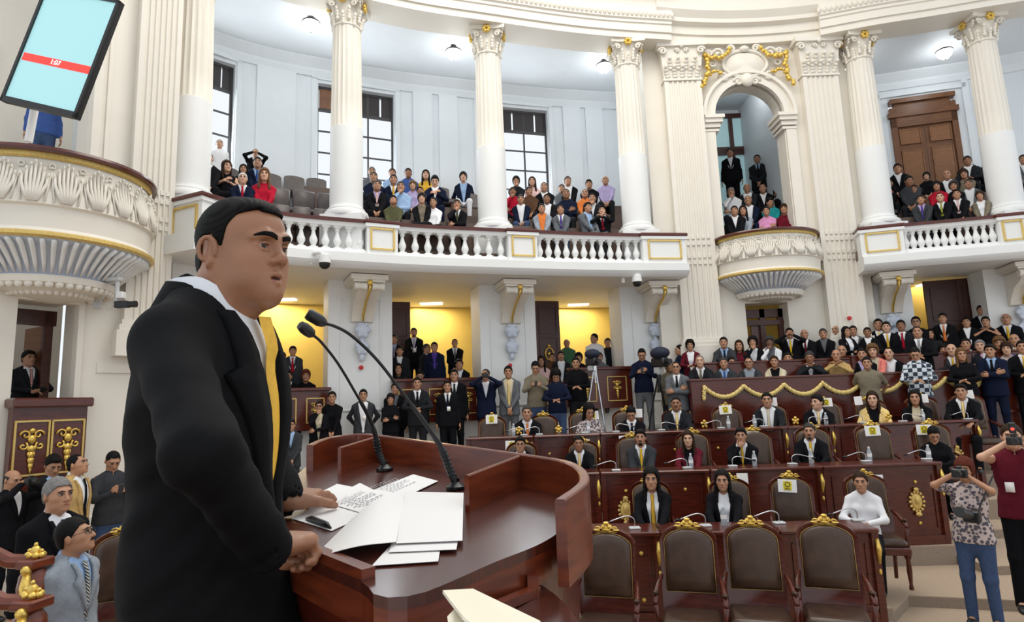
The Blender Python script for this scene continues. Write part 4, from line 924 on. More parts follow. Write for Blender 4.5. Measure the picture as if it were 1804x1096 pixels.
def sheet(px, py, Y, rz, label, logo=True, w=.21, h=.15, red=False):   # sheet of paper with a printed emblem taped on a chair back
    if not logo: w = .13
    p = atY(px, py, Y); r = thing('printed_sheet', label, 'paper sheet', p, rz, 'sheets taped to chair backs'); r.rotation_euler = (-.1, random.uniform(-.06,.06), rz)
    MB().box((0,0,0), (w,.004,h)).build('sheet', PAPER, r)
    if logo:
        MB().box((-.0,-.004,0), (.095,.003,.105)).build('yellow_square', YELP if not red else REDP, r)
        g = MB(); g.tube([(.026*math.cos(t),-.008,.016+.026*math.sin(t)) for t in np.linspace(0,2*math.pi,13)[:-1]], .0045, 4, closed=True)
        for k in range(8): a = k*math.pi/4; g.tube([(.034*math.cos(a),-.008,.016+.034*math.sin(a)),(.043*math.cos(a),-.008,.016+.043*math.sin(a))], .003, 4)
        if not red: g.build('sun_emblem', INK, r); text('PRD', .036, INK, r, (0,-.008,-.038), name='printed_letters', depth=.001)
    return r
O1 = ['first','second','third','fourth','fifth','sixth','seventh','eighth','ninth','tenth','eleventh']
fr = [(1066,897,5.7,'empty armchair in the foreground row, partly behind the lectern rim'),(1208,896,5.75,'empty armchair in the foreground row below the woman in the yellow scarf'),(1320,896,5.75,'empty armchair in the foreground row, third from the lectern'),(1450,899,5.7,'empty armchair in the foreground row nearest the woman in the white blouse')]
for (px, py, Y, lb) in fr: chair(px, py, Y, 0, -.30 if px < 1400 else -.38, lb, s=.97)
chair(958, 905, 5.6, 0, -.3, 'empty armchair mostly hidden behind the lectern, only its right arm shows', s=.97)
r1 = [(1143,833,7.85,'armchair under the long haired woman with the yellow scarf'),(1283,829,7.85,'armchair under the woman with the fringe and black jacket'),(1389,825,7.8,'empty armchair with printed sheet between two seated women in the nearest desk row'),(1520,822,7.85,'armchair under the woman in the white blouse')]
for (px, py, Y, lb) in r1: chair(px, py, Y, .12, -.25, lb)
r2 = [(918,768,9.93,'armchair behind the man with glasses at the lectern rim'),(1025,766,9.83,'armchair behind the dark haired man in the second desk row, next to the lectern'),(1112,757,9.83,'armchair behind the young man in the grey suit with yellow tie'),(1218,750,9.83,'armchair behind the woman in the burgundy jacket'),(1325,746,9.73,'armchair behind the man resting his hand on his mouth'),(1428,741,9.73,'armchair behind the bearded man with yellow tie'),(1534,737,9.63,'empty armchair with printed sheet in the second desk row'),(1637,734,9.63,'armchair behind the woman bending over her desk')]
for (px, py, Y, lb) in r2: chair(px, py, Y, .52, -.2, lb)
r3 = [(866,724,11.5,'empty armchair with printed sheet at the left end of the far desk row'),(956,721,11.5,'armchair behind the man with the orange tie'),(1026,714,11.5,'armchair behind the long haired woman in a patterned top'),(1103,712,11.5,'armchair behind the man looking down at the far desk row'),(1190,712,11.5,'armchair behind the heavy man with yellow tie'),(1278,706,11.5,'empty armchair with printed sheet below the gold garland'),(1358,702,11.5,'armchair behind the man without a tie knot below the garland'),(1452,696,11.5,'armchair behind the man turned aside under the garland end'),(1530,692,11.5,'armchair behind the woman in the yellow jacket'),(1622,688,11.5,'armchair behind the long haired woman in black with cream blouse'),(1702,682,11.4,'armchair behind the man at the right end of the far desk row')]
for (px, py, Y, lb) in r3: chair(px, py, Y, .82, -.12, lb)
for (px, py, Y, lb, lg, rd) in ((866,739,11.35,'printed sheet on the empty armchair at the left end of the far row',1,0),(1044,738-6,11.35,'printed sheet beside the long haired woman\'s head',1,0),(1113+12,728,11.40,'white sheet edge beside the man looking down',0,0),(1278,722,11.35,'printed sheet on the empty armchair below the gold garland',1,0),(1362,708,11.40,'plain sheet on the chair behind the man under the garland',0,0),(1455,709,11.35,'printed sheet behind the man turned aside',1,0),(1512,706,11.40,'plain sheet beside the yellow jacket of the far row woman',0,0),(1628,702,11.40,'plain sheet beside the long haired woman in black',0,0),(1708,695,11.30,'plain sheet on the chair behind the last man of the far row',0,0),
    (902,785,10.11,'sheet behind the man with glasses at the lectern rim',1,0),(1032,783,10.01,'plain sheet beside the dark haired man next to the lectern',0,0),(1103,776,10.01,'printed sheet left of the young man in the grey suit',1,0),(1226,771,10.01,'plain sheet beside the woman in burgundy',0,0),(1324,769,9.86,'printed sheet right of the man resting his hand on his mouth',1,0),(1437,760,9.91,'plain sheet beside the bearded man',0,0),(1537,759,9.71,'printed sheet on the empty armchair of the second desk row',1,0),(1628,757,9.71,'printed sheet left of the woman bending over her desk',1,0),
    (1387,856,7.84,'printed sheet on the empty armchair between two seated women',1,0),(1308,855-10,7.99,'plain sheet edge beside the woman with the fringe',0,0),(1540,848,7.94,'red and yellow printed sheet behind the woman in the white blouse',1,1)):
    sheet(px, py, Y-.12, -.2, lb, bool(lg), red=bool(rd))
# ================================================================ DESK ROWS
def medallion(m, c, s):
    m.ell(c, (.085*s,.025,.12*s), 14, 8)
    for k in range(14):
        a = 2*math.pi*k/14; m.ell((c[0]+.10*s*math.cos(a), c[1]-.01, c[2]+.135*s*math.sin(a)), (.022*s,.02,.022*s), 6, 4)
    m.ell((c[0],c[1]-.02,c[2]+.17*s), (.04*s,.025,.03*s), 8, 5); m.ell((c[0],c[1]-.02,c[2]-.17*s), (.05*s,.025,.03*s), 8, 5); m.ell((c[0],c[1]-.025,c[2]+.02*s), (.04*s,.02,.06*s), 8, 6)
def desk(a, b, z0, z1, label, depth=.45, med=None, group='carved mahogany desks'):
    a = np.asarray(a, float); b = np.asarray(b, float); c = (a+b)/2; w = np.linalg.norm(b-a); n = np.array([-(b-a)[1], (b-a)[0]])/w
    r = thing('legislator_desk', label, 'desk', (c[0], c[1], z0), ang(n), group); h = z1-z0
    MB().bbox((0,depth/2-.02,h-.02), (w-.012,depth+.06,.045), .012).build('top', MAHO, r)
    m = MB(); m.box((0,.05,h/2-.03), (w-.03,.05,h-.04)); m.box((0,.04,.06), (w-.01,.10,.12)); m.build('front_panel', MAHO, r)
    for s_ in (-1,1): m = MB(); m.box((s_*(w/2-.04),.03,h/2), (.07,.09,h-.08)); m.box((s_*(w/2-.03),depth/2,h/2-.02), (.04,depth-.04,h-.05)); m.build('side_panel', MAHO, r)
    m = MB()
    for s_ in (-1,1): m.box((s_*(w/2-.13),.02,h*.52), (.02,.02,h*.66))
    for q in (.19,.85): m.box((0,.02,h*q), (w-.26,.02,.02))
    m.build('panel_moulding', MAHO, r); 
    for s_ in (-1,1):
        for q in (.26,.76): MB().lathe([(.022,0),(.02,.015),(.008,.022)], (s_*w*.27,.022,h*q), 10, axis=(0,-1,0)).build('rosette', GOLD, r, smooth=.8)
    g = MB(); g.tube([(w/2-.03,-.02,h-.1),(w/2-.03,-.045,h-.2),(w/2-.03,-.02,h-.34)], [.016,.028,.014], 7); g.ell((w/2-.03,-.02,h-.42), (.016,.016,.03)); g.build('gilt_bracket', GOLD, r, smooth=True)
    if med is not None: g = MB(); medallion(g, (med*w,.012,h*.52), .95*min(1, h)); g.build('gilt_medallion', GOLDP, r, smooth=True)
    return r
def rowp(px, py, z): return atZ(px, py, z)[:2]
def row(z0, z1, pts, labels, meds):
    P = [rowp(x, y, z1) for x, y in pts]
    return [desk(P[i], P[i+1], z0, z1, labels[i], med=meds[i]) for i in range(len(P)-1)]
row(0, .93, [(1010,938),(1163,936),(1372,934),(1546,930)], ['mahogany desk in front of the long haired woman with the yellow scarf','mahogany desk in front of the woman with the fringe','mahogany desk in front of the woman in the white blouse'], [None,None,None])
row(.255, 1.33, [(878,837),(1057,832),(1250,827),(1448,821),(1657,813)], ['mahogany desk of the second row, next to the lectern rim','mahogany desk of the second row in front of the woman in burgundy','mahogany desk of the second row before the bearded man','mahogany desk with big gilt medallion at the right end of the second row'], [.05,-.28,None,.26])
far = row(.52, 1.775, [(820,772),(940,768),(1057,764),(1226,758),(1386,752),(1468,749),(1722,739)], ['far row desk at the left end before the man with the orange tie','far row desk before the long haired woman in a patterned top','far row desk before the heavy man with yellow tie','far row desk below the left half of the gold garland','short far row desk before the man turned aside','far row desk at the right end with gilt medallion'], [None,None,-.2,None,None,.33])
for px, k in ((914,0),(984,1),(1240,3),(1402,4),(1572,5)):
    dk = far[k]; xx = _xat(px, 1.9, 10.95); lx_ = (Vector((xx, 10.95))-Vector(dk.location[:2])); a_ = dk.rotation_euler.z; u_ = lx_.x*math.cos(a_)+lx_.y*math.sin(a_); g = MB()
    for dx, dz, rr in ((0,0,.035),(-.04,.02,.026),(.04,.02,.026),(0,.055,.028),(-.03,-.035,.022),(.03,-.035,.022)): g.ell((u_+dx,.40,1.255+.07+dz), (rr,.022,rr), 8, 6)
    g.build('gilt_ornament', GOLD, dk, smooth=True)
p = rowp(1688, 741, 1.775); 
# gooseneck microphones, bottles, papers on the desks
def goose(px, py, Y, zt, dirx, label, L=.3):
    p = atY(px, py, Y); p[2] = zt; r = thing('gooseneck_microphone', label, 'microphone', p, 0, 'gooseneck microphones on the desks')
    MB().bbox((0,0,.012), (.12,.09,.024), .008).build('base', GREYP, r)
    pts = [(0,0,.02),(0,0,.09),(dirx*.03,0,.125),(dirx*.1,0,.135),(dirx*L*.9,-.02,.09)]; MB().tube([list(q) for q in spline(pts, 4)], .007, 6).build('neck', CHROME, r, smooth=True)
    MB().ell((dirx*L,-.02,.083), (.03,.014,.014)).build('capsule', BLACK, r, smooth=True)
gz = [(903+20,764,10.82,1.775,-1,'by the empty chair at the left end of the far row'),(950,762,10.82,1.775,-1,'before the man with the orange tie'),(1030,758,10.82,1.775,-1,'before the long haired woman in a patterned top'),(1085,756,10.82,1.775,1,'before the man looking down'),(1165,754,10.82,1.775,1,'before the heavy man with yellow tie'),(1270,750,10.82,1.775,-1,'before the empty chair under the garland'),(1345,747,10.82,1.775,-1,'before the man under the garland'),(1425,744,10.82,1.775,1,'before the man turned aside'),(1520,740,10.82,1.775,-1,'before the woman in the yellow jacket'),(1590,738,10.82,1.775,1,'before the woman with the cream blouse'),(1705,733,10.82,1.775,-1,'at the right end of the far row'),
 (1085,820,9.00,1.33,-1,'before the young man in the grey suit'),(1210,817,9.00,1.33,-1,'before the woman in burgundy'),(1290,813,9.00,1.33,1,'before the man resting his hand on his mouth'),(1395,810,9.00,1.33,1,'before the bearded man'),(1525,806,9.00,1.33,-1,'before the empty chair of the second row'),(1632,803,9.00,1.33,-1,'before the woman bending over her desk'),
 (1118,925,7.00,.93,-1,'before the woman with the yellow scarf'),(1243,926,7.00,.93,-1,'before the woman with the fringe'),(1373,926,7.00,.93,-1,'before the empty chair of the nearest desk row'),(1512,925,7.00,.93,-1,'before the woman in the white blouse')]
for px, py, Y, zt, dx, lb in gz: goose(px, py, Y, zt, dx, 'silver gooseneck microphone '+lb)
BOT = None
def bottle(px, Y, zt, label):
    global BOT
    x = _xat(px, zt, Y)
    if BOT is None:
        BOT = thing('water_bottle', label, 'bottle', (x, Y, zt), 0, 'water bottles on the desks')
        MB().lathe([(.028,0),(.032,.01),(.032,.06),(.029,.08),(.032,.1),(.032,.13),(.014,.175),(.013,.185)], n=14).build('bottle_body', WATER, BOT, smooth=.7); MB().lathe([(.0145,.183),(.0145,.205)], n=12).build('cap', WHITEP, BOT); MB().lathe([(.0325,.07),(.0325,.115)], n=14, cap=False).build('bottle_label', PAPER, BOT, smooth=.7); return
    copytree(BOT, loc=(x, Y, zt), label=label)
for px, Y, zt, lb in ((1037,10.85,1.775,'before the long haired woman in a patterned top'),(1284,10.85,1.775,'beside the empty chair below the garland'),(1330,10.85,1.775,'left of the man under the garland'),(1456,10.85,1.775,'before the man turned aside'),(1627,10.85,1.775,'beside the woman with the cream blouse'),(1218,9.02,1.33,'right of the woman in burgundy'),(1330,9.02,1.33,'right of the man resting his hand on his mouth'),(1430,9.02,1.33,'before the bearded man'),(1533,9.02,1.33,'before the empty chair of the second row'),(1637,9.02,1.33,'before the woman bending over her desk'),(1276,7.02,.93,'before the woman with the fringe'),(917-12,10.85,1.775,'left of the man with the orange tie')): bottle(px, Y, zt, 'small water bottle '+lb)
def papers(px, Y, zt, w, d, label, rz=0., m=PAPER):
    x = _xat(px, zt, Y); o = MB().bbox((0,0,.008), (w,d,.016), .002).build('paper_stack', m, origin=(x,Y,zt)); o.rotation_euler = (0,0,rz); tag(o, label, 'papers', 'papers on the desks')
for a in ((1080,8.98,1.33,.3,.2,'white papers before the young man in the grey suit'),(1180,8.98,1.33,.34,.22,'white papers before the woman in burgundy'),(1300,8.98,1.33,.3,.2,'white papers before the man resting his hand on his mouth'),(1410,8.98,1.33,.4,.22,'cream papers before the bearded man'),(1510,8.98,1.33,.3,.2,'white booklet before the empty chair of the second row'),(1528,10.8,1.775,.3,.2,'white papers before the woman in the yellow jacket'),(1522,6.95,.93,.32,.24,'white papers before the woman in the white blouse'),(1502,6.95,.93,.2,.2,'small white sheet under the hands of the woman in white')): papers(*a)
p = atY(830, 752, 11.2); tag(MB().box((0,0,0), (.22,.3,.46)).build('white_cabinet', WHITEP, origin=(p[0],p[1],1.9)), 'white box standing at the left end of the far desk row', 'box')
# ================================================================ BACK BENCHES
def bench(x0, x1, Y0, Y1, z0, z1, label, thick=.35):
    a = P2(x0, z1, Y0); b = P2(x1, z1, Y1); c = (a+b)/2; w = np.linalg.norm(b-a); n = np.array([-(b-a)[1], (b-a)[0]])/w
    r = thing('long_bench_desk', label, 'bench desk', (c[0], c[1], 0), ang(n), 'long mahogany bench desks')
    m = MB(); m.box((0,.08,(z0+z1)/2-.02), (w,.16,z1-z0-.04)); m.box((0,.05,z0+.12), (w,.2,.24)); m.box((0,.05,z0+.62), (w,.19,.04)); m.build('front_panel', MAHO, r)
    MB().bbox((0,.16,z1-.02), (w+.04,thick,.05), .015).build('ledge', MAHO, r)
    return r, w
bA, wA = bench(1217, 1860, 12.2, 12.2, 1.22, 2.66, 'long mahogany bench desk decorated with a gold garland')
# gold garland swags
def swag(x0, z0_, x1, z1_, drop, n=16):
    return [(x0+(x1-x0)*t, -.03, z0_+(z1_-z0_)*t-drop*4*t*(1-t)) for t in np.linspace(0,1,n)]
inv = bA.matrix_world.inverted() if False else None
def lx(px): p = P2(px, 2.5, 12.2); return float((p-np.array(bA.location[:2]))@np.array([math.cos(bA.rotation_euler.z), math.sin(bA.rotation_euler.z)]))
nodes = [1240,1309,1380,1448,1518,1590,1664,1735]; pts = []
for i in range(len(nodes)-1): pts += swag(lx(nodes[i]), 2.50, lx(nodes[i+1]), 2.50, .20)[:-1 if i < len(nodes)-2 else None]
pts = [(lx(1238),-.03,2.28)]+pts+[(lx(1737),-.03,2.28)]
g = MB(); Q = resample(np.array(pts), step=.045)
for i, q in enumerate(Q): g.ell(q, (.045,.035,.045) if i % 2 else (.035,.045,.05), 7, 5)
g.build('gold_garland', mat('pale_gold_paint', (.72,.55,.2), .5, metal=.15), bA, smooth=True)
bench(1232, 1500, 13.05, 13.05, 1.9, 3.02, 'second mahogany bench desk below the woman in the red blazer')
bench(1500, 1860, 13.0, 13.0, 1.9, 3.06, 'second mahogany bench desk under the standing men at the right')
tierp([(xat(1217,2,12.5),12.45),(XR,12.45),(XR,14.0),(xat(1217,2,12.5),14.0)], 1.22, 1.72, 'floor_bench_tier'); tierp([(xat(1217,2,13.2),13.25),(XR,13.25),(XR,14.1),(xat(1217,2,13.2),14.1)], 1.72, 2.02, 'floor_bench_tier')
# ================================================================ GALLERY SEATS
def gchair(px, py, Y, floor, rz, label):
    p = atY(px, py, Y); r = thing('upholstered_chair', label, 'chair', (p[0], p[1], floor), rz, 'dark empty gallery chairs')
    m = MB(); prism_y(m, archpoly(.23,.50,.90,.06), .18, .24, tilt=.12, z0=.5); m.build('backrest', LEATG, r, smooth=.5)
    MB().bbox((0,0,.45), (.48,.46,.1), .03).build('seat', LEATG, r, smooth=.8)
    for sx in (-1,1):
        for sy in (-1,1): MB().box((sx*.2,sy*.19,.2), (.04,.04,.4)).build('leg', MAHO, r)
    return r
def zof(px, py, Y): return atY(px, py, Y)[2]
for px, py, Y, lb in ((485,300,13.6,'dark empty chair right of the woman in red, top row'),(522,304,13.9,'dark empty chair in the middle of the top row left of the second column'),(560,308,14.2,'dark empty chair beside the second column, top row'),(416,290,13.3,'dark chair back behind the seated women left of the first gallery group'),(778,324,14.6,'dark empty chair right of the man reading in the navy suit'),(612+218,335,14.9,'dark empty chair beside the woman in the blue cardigan'),(1500,318,14.6,'empty dark chair beside the column right of the arch'),(1783,292,14.9,'empty chair beyond the last column at the right edge')):
    gchair(px, py, Y, zof(px, py, Y)-.96, ang(find(CL if px < 1300 else CR, px, 6)[1]), lb)
for k, (C, x0, x1, o, z, lb) in enumerate(((CL,478,586,.75,5.45,'row of empty grey leather seats directly behind the rail right of the speaker\'s hair'),(CL,470,600,1.3,5.87,'second row of grey leather seats behind the rail right of the speaker\'s hair'))):
    Cx = offs(C, o); u0, u1 = find(Cx, x0, 6.1)[2], find(Cx, x1, 6.1)[2]; P = cut(Cx, u0, u1, n=10); mid = P[4]
    for i in range(3):
        Q = P[i*3:i*3+4]; w_ = np.linalg.norm(Q[-1]-Q[0])-.04; c = (Q[0]+Q[-1])/2; n = np.array([-(Q[-1]-Q[0])[1], (Q[-1]-Q[0])[0]]); n /= np.linalg.norm(n)
        r = thing('theatre_seat', ['left','middle','right'][i]+' grey leather seat in the '+('front' if k == 0 else 'second')+' row above the speaker\'s hair', 'seat', (c[0], c[1], z), ang(n), 'grey theatre seats')
        MB().bbox((0,.12,.72 if k else .62), (w_,.09,.5), .035).build('backrest', LEATG, r, smooth=.8); MB().bbox((0,-.08,.42), (w_-.04,.4,.1), .03).build('seat', LEATG, r, smooth=.8); MB().box((0,0,.2), (w_-.1,.25,.4)).build('pedestal_foot', LEATG, r)
for nm, C, a0, a1 in (('left', CL, 0, 1), ('right', CR, 0, 1)):
    for k, (o, z) in enumerate(TIERS):
        P = resample(offs(C, o+.1), step=.35); mid = P[len(P)//2]
        lo = .12 if (nm == 'left') else 0
        n0 = int(len(P)*.30) if nm == 'left' and k < 4 else 0; P = P[n0:]
        b = MB(); b.sweep(P, [(-.02,z),(.34,z),(.34,z+.44),(-.02,z+.44)]); b.sweep(P, [(.30,z+.44),(.36,z+.44),(.38,z+.80),(.33,z+.80)])
        tag(b.build('spectator_bench', mat('bench_brown', (.10,.06,.045), .5)), '%s curved brown spectator bench of the %s gallery' % (['front','second','third','rear'][k], 'long' if nm == 'left' else 'right hand'), 'bench', 'curved spectator benches')
# ================================================================ PEOPLE
V3 = lambda *a: np.array(a, float)
def ik(S, H, a, b, pole):
    S, H, pole = map(lambda q: np.asarray(q, float), (S, H, pole)); d = H-S; L = np.linalg.norm(d); mx = (a+b)*.995
    if L > mx: H = S+d/L*mx; d = H-S; L = mx
    u = d/L; q = (a*a-b*b+L*L)/(2*L); h = math.sqrt(max(a*a-q*q, 0)); p = pole-u*(pole@u); p /= np.linalg.norm(p)+1e-9
    return S+u*q+p*h, H
def headM(yaw, pitch, roll=0.): return np.array((Matrix.Rotation(yaw, 3, 'Z') @ Matrix.Rotation(pitch, 3, 'X') @ Matrix.Rotation(roll, 3, 'Y')))
# arm targets relative to the chest; each side: (hand, pole, finger curl, palm normal)
def pose_def(pose, lean=0.):
    sit = pose.startswith('si'); arm = pose.split('_')[1]
    if sit: P = dict(pel=V3(0,.10,.56), che=V3(0,.15-lean,.88), nck=V3(0,.13-lean*1.3,1.085), hd=V3(0,.085-lean*1.35,1.225), sh=1.02, hip=.54)
    else: P = dict(pel=V3(0,.0,.95), che=V3(0,.0-lean,1.24), nck=V3(0,.02-lean*1.3,1.475), hd=V3(0,-.01-lean*1.35,1.615), sh=1.405, hip=.92)
    z = P['sh']; y = P['che'][1]+.01; P['sy'] = y; o = lambda x, dy, dz: V3(x, y+dy, z+dz); D = V3
    T = {'lap': ((o(-.06,-.33,-.44), D(-1,.3,-.6)), (o(.05,-.34,-.43), D(1,.3,-.6))),
     'thigh': ((o(-.13,-.38,-.43), D(-1,.4,-.3)), (o(.13,-.38,-.43), D(1,.4,-.3))),
     'fold': ((o(.065,-.175,-.21), D(-1,-.1,-.8)), (o(-.06,-.205,-.24), D(1,-.1,-.8))),
     'chin': ((o(-.03,-.19,.06), D(-.7,-.2,-1)), (o(-.08,-.23,-.30), D(1,0,-.8))),
     'desk': ((o(-.10,-.42,-.27), D(-1,.2,-.7)), (o(.10,-.42,-.27), D(1,.2,-.7))),
     'down': ((o(-.245,-.02,-.56), D(-.3,1,0)), (o(.245,-.02,-.56), D(.3,1,0))),
     'clasp': ((o(-.03,-.20,-.47), D(-1,.3,-.2)), (o(.03,-.21,-.46), D(1,.3,-.2))),
     'mid': ((o(-.04,-.26,-.27), D(-1,.1,-.6)), (o(.04,-.27,-.26), D(1,.1,-.6))),
     'phone': ((o(-.03,-.30,-.13), D(-1,0,-1)), (o(.04,-.29,-.15), D(1,0,-1))),
     'cam': ((o(-.06,-.20,.17), D(-1,-.1,-.7)), (o(.06,-.22,.15), D(1,-.1,-.7))),
     'pray': ((o(-.02,-.22,.02), D(-1,-.1,-.6)), (o(.02,-.22,.02), D(1,-.1,-.6))),
     'behind': ((o(-.15,.22,-.42), D(-1,.2,0)), (o(.15,.22,-.42), D(1,.2,0))),
     'one': ((o(-.245,-.02,-.56), D(-.3,1,0)), (o(.10,-.30,-.18), D(1,0,-1)))}[arm]
    P['T'] = T; P['sit'] = sit; P['arm'] = arm
    if sit:
        P['leg'] = [[V3(s*.09,.08,.54), V3(s*.13,-.36,.50), V3(s*.12,-.36,.09)] for s in (-1,1)]
    else: P['leg'] = [[V3(s*.09,.0,.90), V3(s*.10,-.02,.50), V3(s*.11,.02,.09)] for s in (-1,1)]
    return P
def hand_mesh(m, W, d, side, curl, mi=0, s=1., nrm=None):   # five bent fingers on a palm
    d = np.asarray(d, float); d /= np.linalg.norm(d); nrm = V3(0,0,-1) if nrm is None else nrm
    n = nrm-d*(nrm@d); n = n/np.linalg.norm(n) if np.linalg.norm(n) > .05 else V3(0,-1,0); x = np.cross(d, n)
    m.ell(W+d*.045*s, (.040*s,.052*s,.017*s), 10, 8, mi, M=np.stack([x, d, n], 1))
    for k, (off, L) in enumerate(((-.030,.060),(-.010,.074),(.010,.080),(.029,.070))):
        b = W+d*.078*s+x*off*s; L *= s; c1, c2 = curl*.6, curl*1.5
        p1 = b+(d*math.cos(c1)+n*math.sin(c1))*L*.5; p2 = p1+(d*math.cos(c2)+n*math.sin(c2))*L*.32; p3 = p2+(d*math.cos(c2*1.25)+n*math.sin(c2*1.25))*L*.22
        m.tube([b-d*.02*s, b, p1, p2, p3], [.009*s,.0095*s,.0088*s,.008*s,.005*s], 6, mi)
    t = W+d*.025*s+x*side*.03*s; q = d*.55+x*side*.8+n*.25; q /= np.linalg.norm(q); q2 = d*.9+x*side*.2+n*.35; q2 /= np.linalg.norm(q2)
    m.tube([t-q*.01, t+q*.03*s, t+q*.03*s+q2*.028*s, t+q*.03*s+q2*.045*s], [.012*s,.0115*s,.0095*s,.006*s], 6, mi)
def bounds(pts, pad): P = np.array(pts); return P.min(0)-pad, P.max(0)+pad
def mkfield(lo, hi, h, fines=()):   # fines: (centre, half sizes, spacing)
    ax = [axis_grid(lo[i], hi[i], h, [(c[i]-r[i], c[i]+r[i], s) for c, r, s in fines]) for i in range(3)]
    return Field(*ax)
LODS = {0: (.028, .0135, .0), 1: (.022, .0098, .014), 2: (.015, .0062, .009)}
def sdf_head(f, c, M, fem=False, fat=0.):
    T = lambda *p: c+M@np.array(p, float); g = lambda p, r, k=.03, op='u': f.ell(T(*p), r, k, M, op)
    q = 1-.05*fem
    g((0,.018,.030), (.074*q,.090,.084), .03); g((0,-.022,-.028), (.060*q+.006*fat,.072,.082), .04); g((0,-.034,-.076), (.043*q+.014*fat,.048,.036), .04)
    f.cap(T(-.034,-.072,.030), T(.034,-.072,.030), .014, k=.015); f.cap(T(-.040,-.055,-.018), T(-.046,-.03,-.02), .018+.004*fat, k=.025); f.cap(T(.040,-.055,-.018), T(.046,-.03,-.02), .018+.004*fat, k=.025)
    for s in (-1,1): g((s*.031,-.098,.010), (.017,.016,.011), .014, 's')
    f.cap(T(0,-.086,.016), T(0,-.108,-.026), .008, .0125, k=.012); 
    for s in (-1,1): f.ell(T(s*.012,-.095,-.030), (.010,.011,.008), .008, M)
    f.cap(T(-.018,-.086,-.056), T(.018,-.086,-.056), .0085, k=.012); f.cap(T(-.014,-.087,-.066), T(.014,-.087,-.066), .0085, k=.008); g((0,-.078,-.094), (.022,.018,.016), .02)
    for s in (-1,1): f.ell(T(s*.077*q,.014,-.006), (.011,.021,.032), .006, M@headM(s*.35, 0))
def torso(f, P, fem, fat, off, long=0.):   # clothing or skin envelope of the trunk
    pel, che, nck = P['pel'], P['che'], P['nck']; sh = P['sh']; w = .148 if fem else .168
    o = off; b = .03*fat
    f.cap(che+V3(0,0,.02), che+V3(0,.0,.10), (.150 if fem else .168)+o+b*.4, (.138 if fem else .162)+o, .06, .64)
    f.cap(pel+V3(0,0,.10), che, (.125 if fem else .145)+o+b, (.148 if fem else .165)+o+b*.5, .08, .68+.12*fat)
    f.cap(pel+V3(0,0,-.02-long), pel+V3(0,0,.06), (.165 if fem else .160)+o+b, (.150)+o+b, .08, .68)
    for s in (-1,1): f.cap(V3(s*.05,nck[1],sh+.030), V3(s*w,P['sy'],sh-.018), .048+o, .046+o, .05)
    if not P['sit']:
        zc = .79 if long > .05 else .86
        for s in (-1,1): f.cap(V3(s*.075,0,zc), V3(s*.065,0,1.0), .117+o, .105+o, .05, .95)
        f.fn(V3(-.4,-.4,zc-.25), V3(.4,.4,zc+.03), lambda X, Y, Z: Z-zc+0*X*Y, .008)
    if fem:
        for s in (-1,1): f.ell(che+V3(s*.065,-.085,.02), (.058,.05,.055), .03)
MC = {}
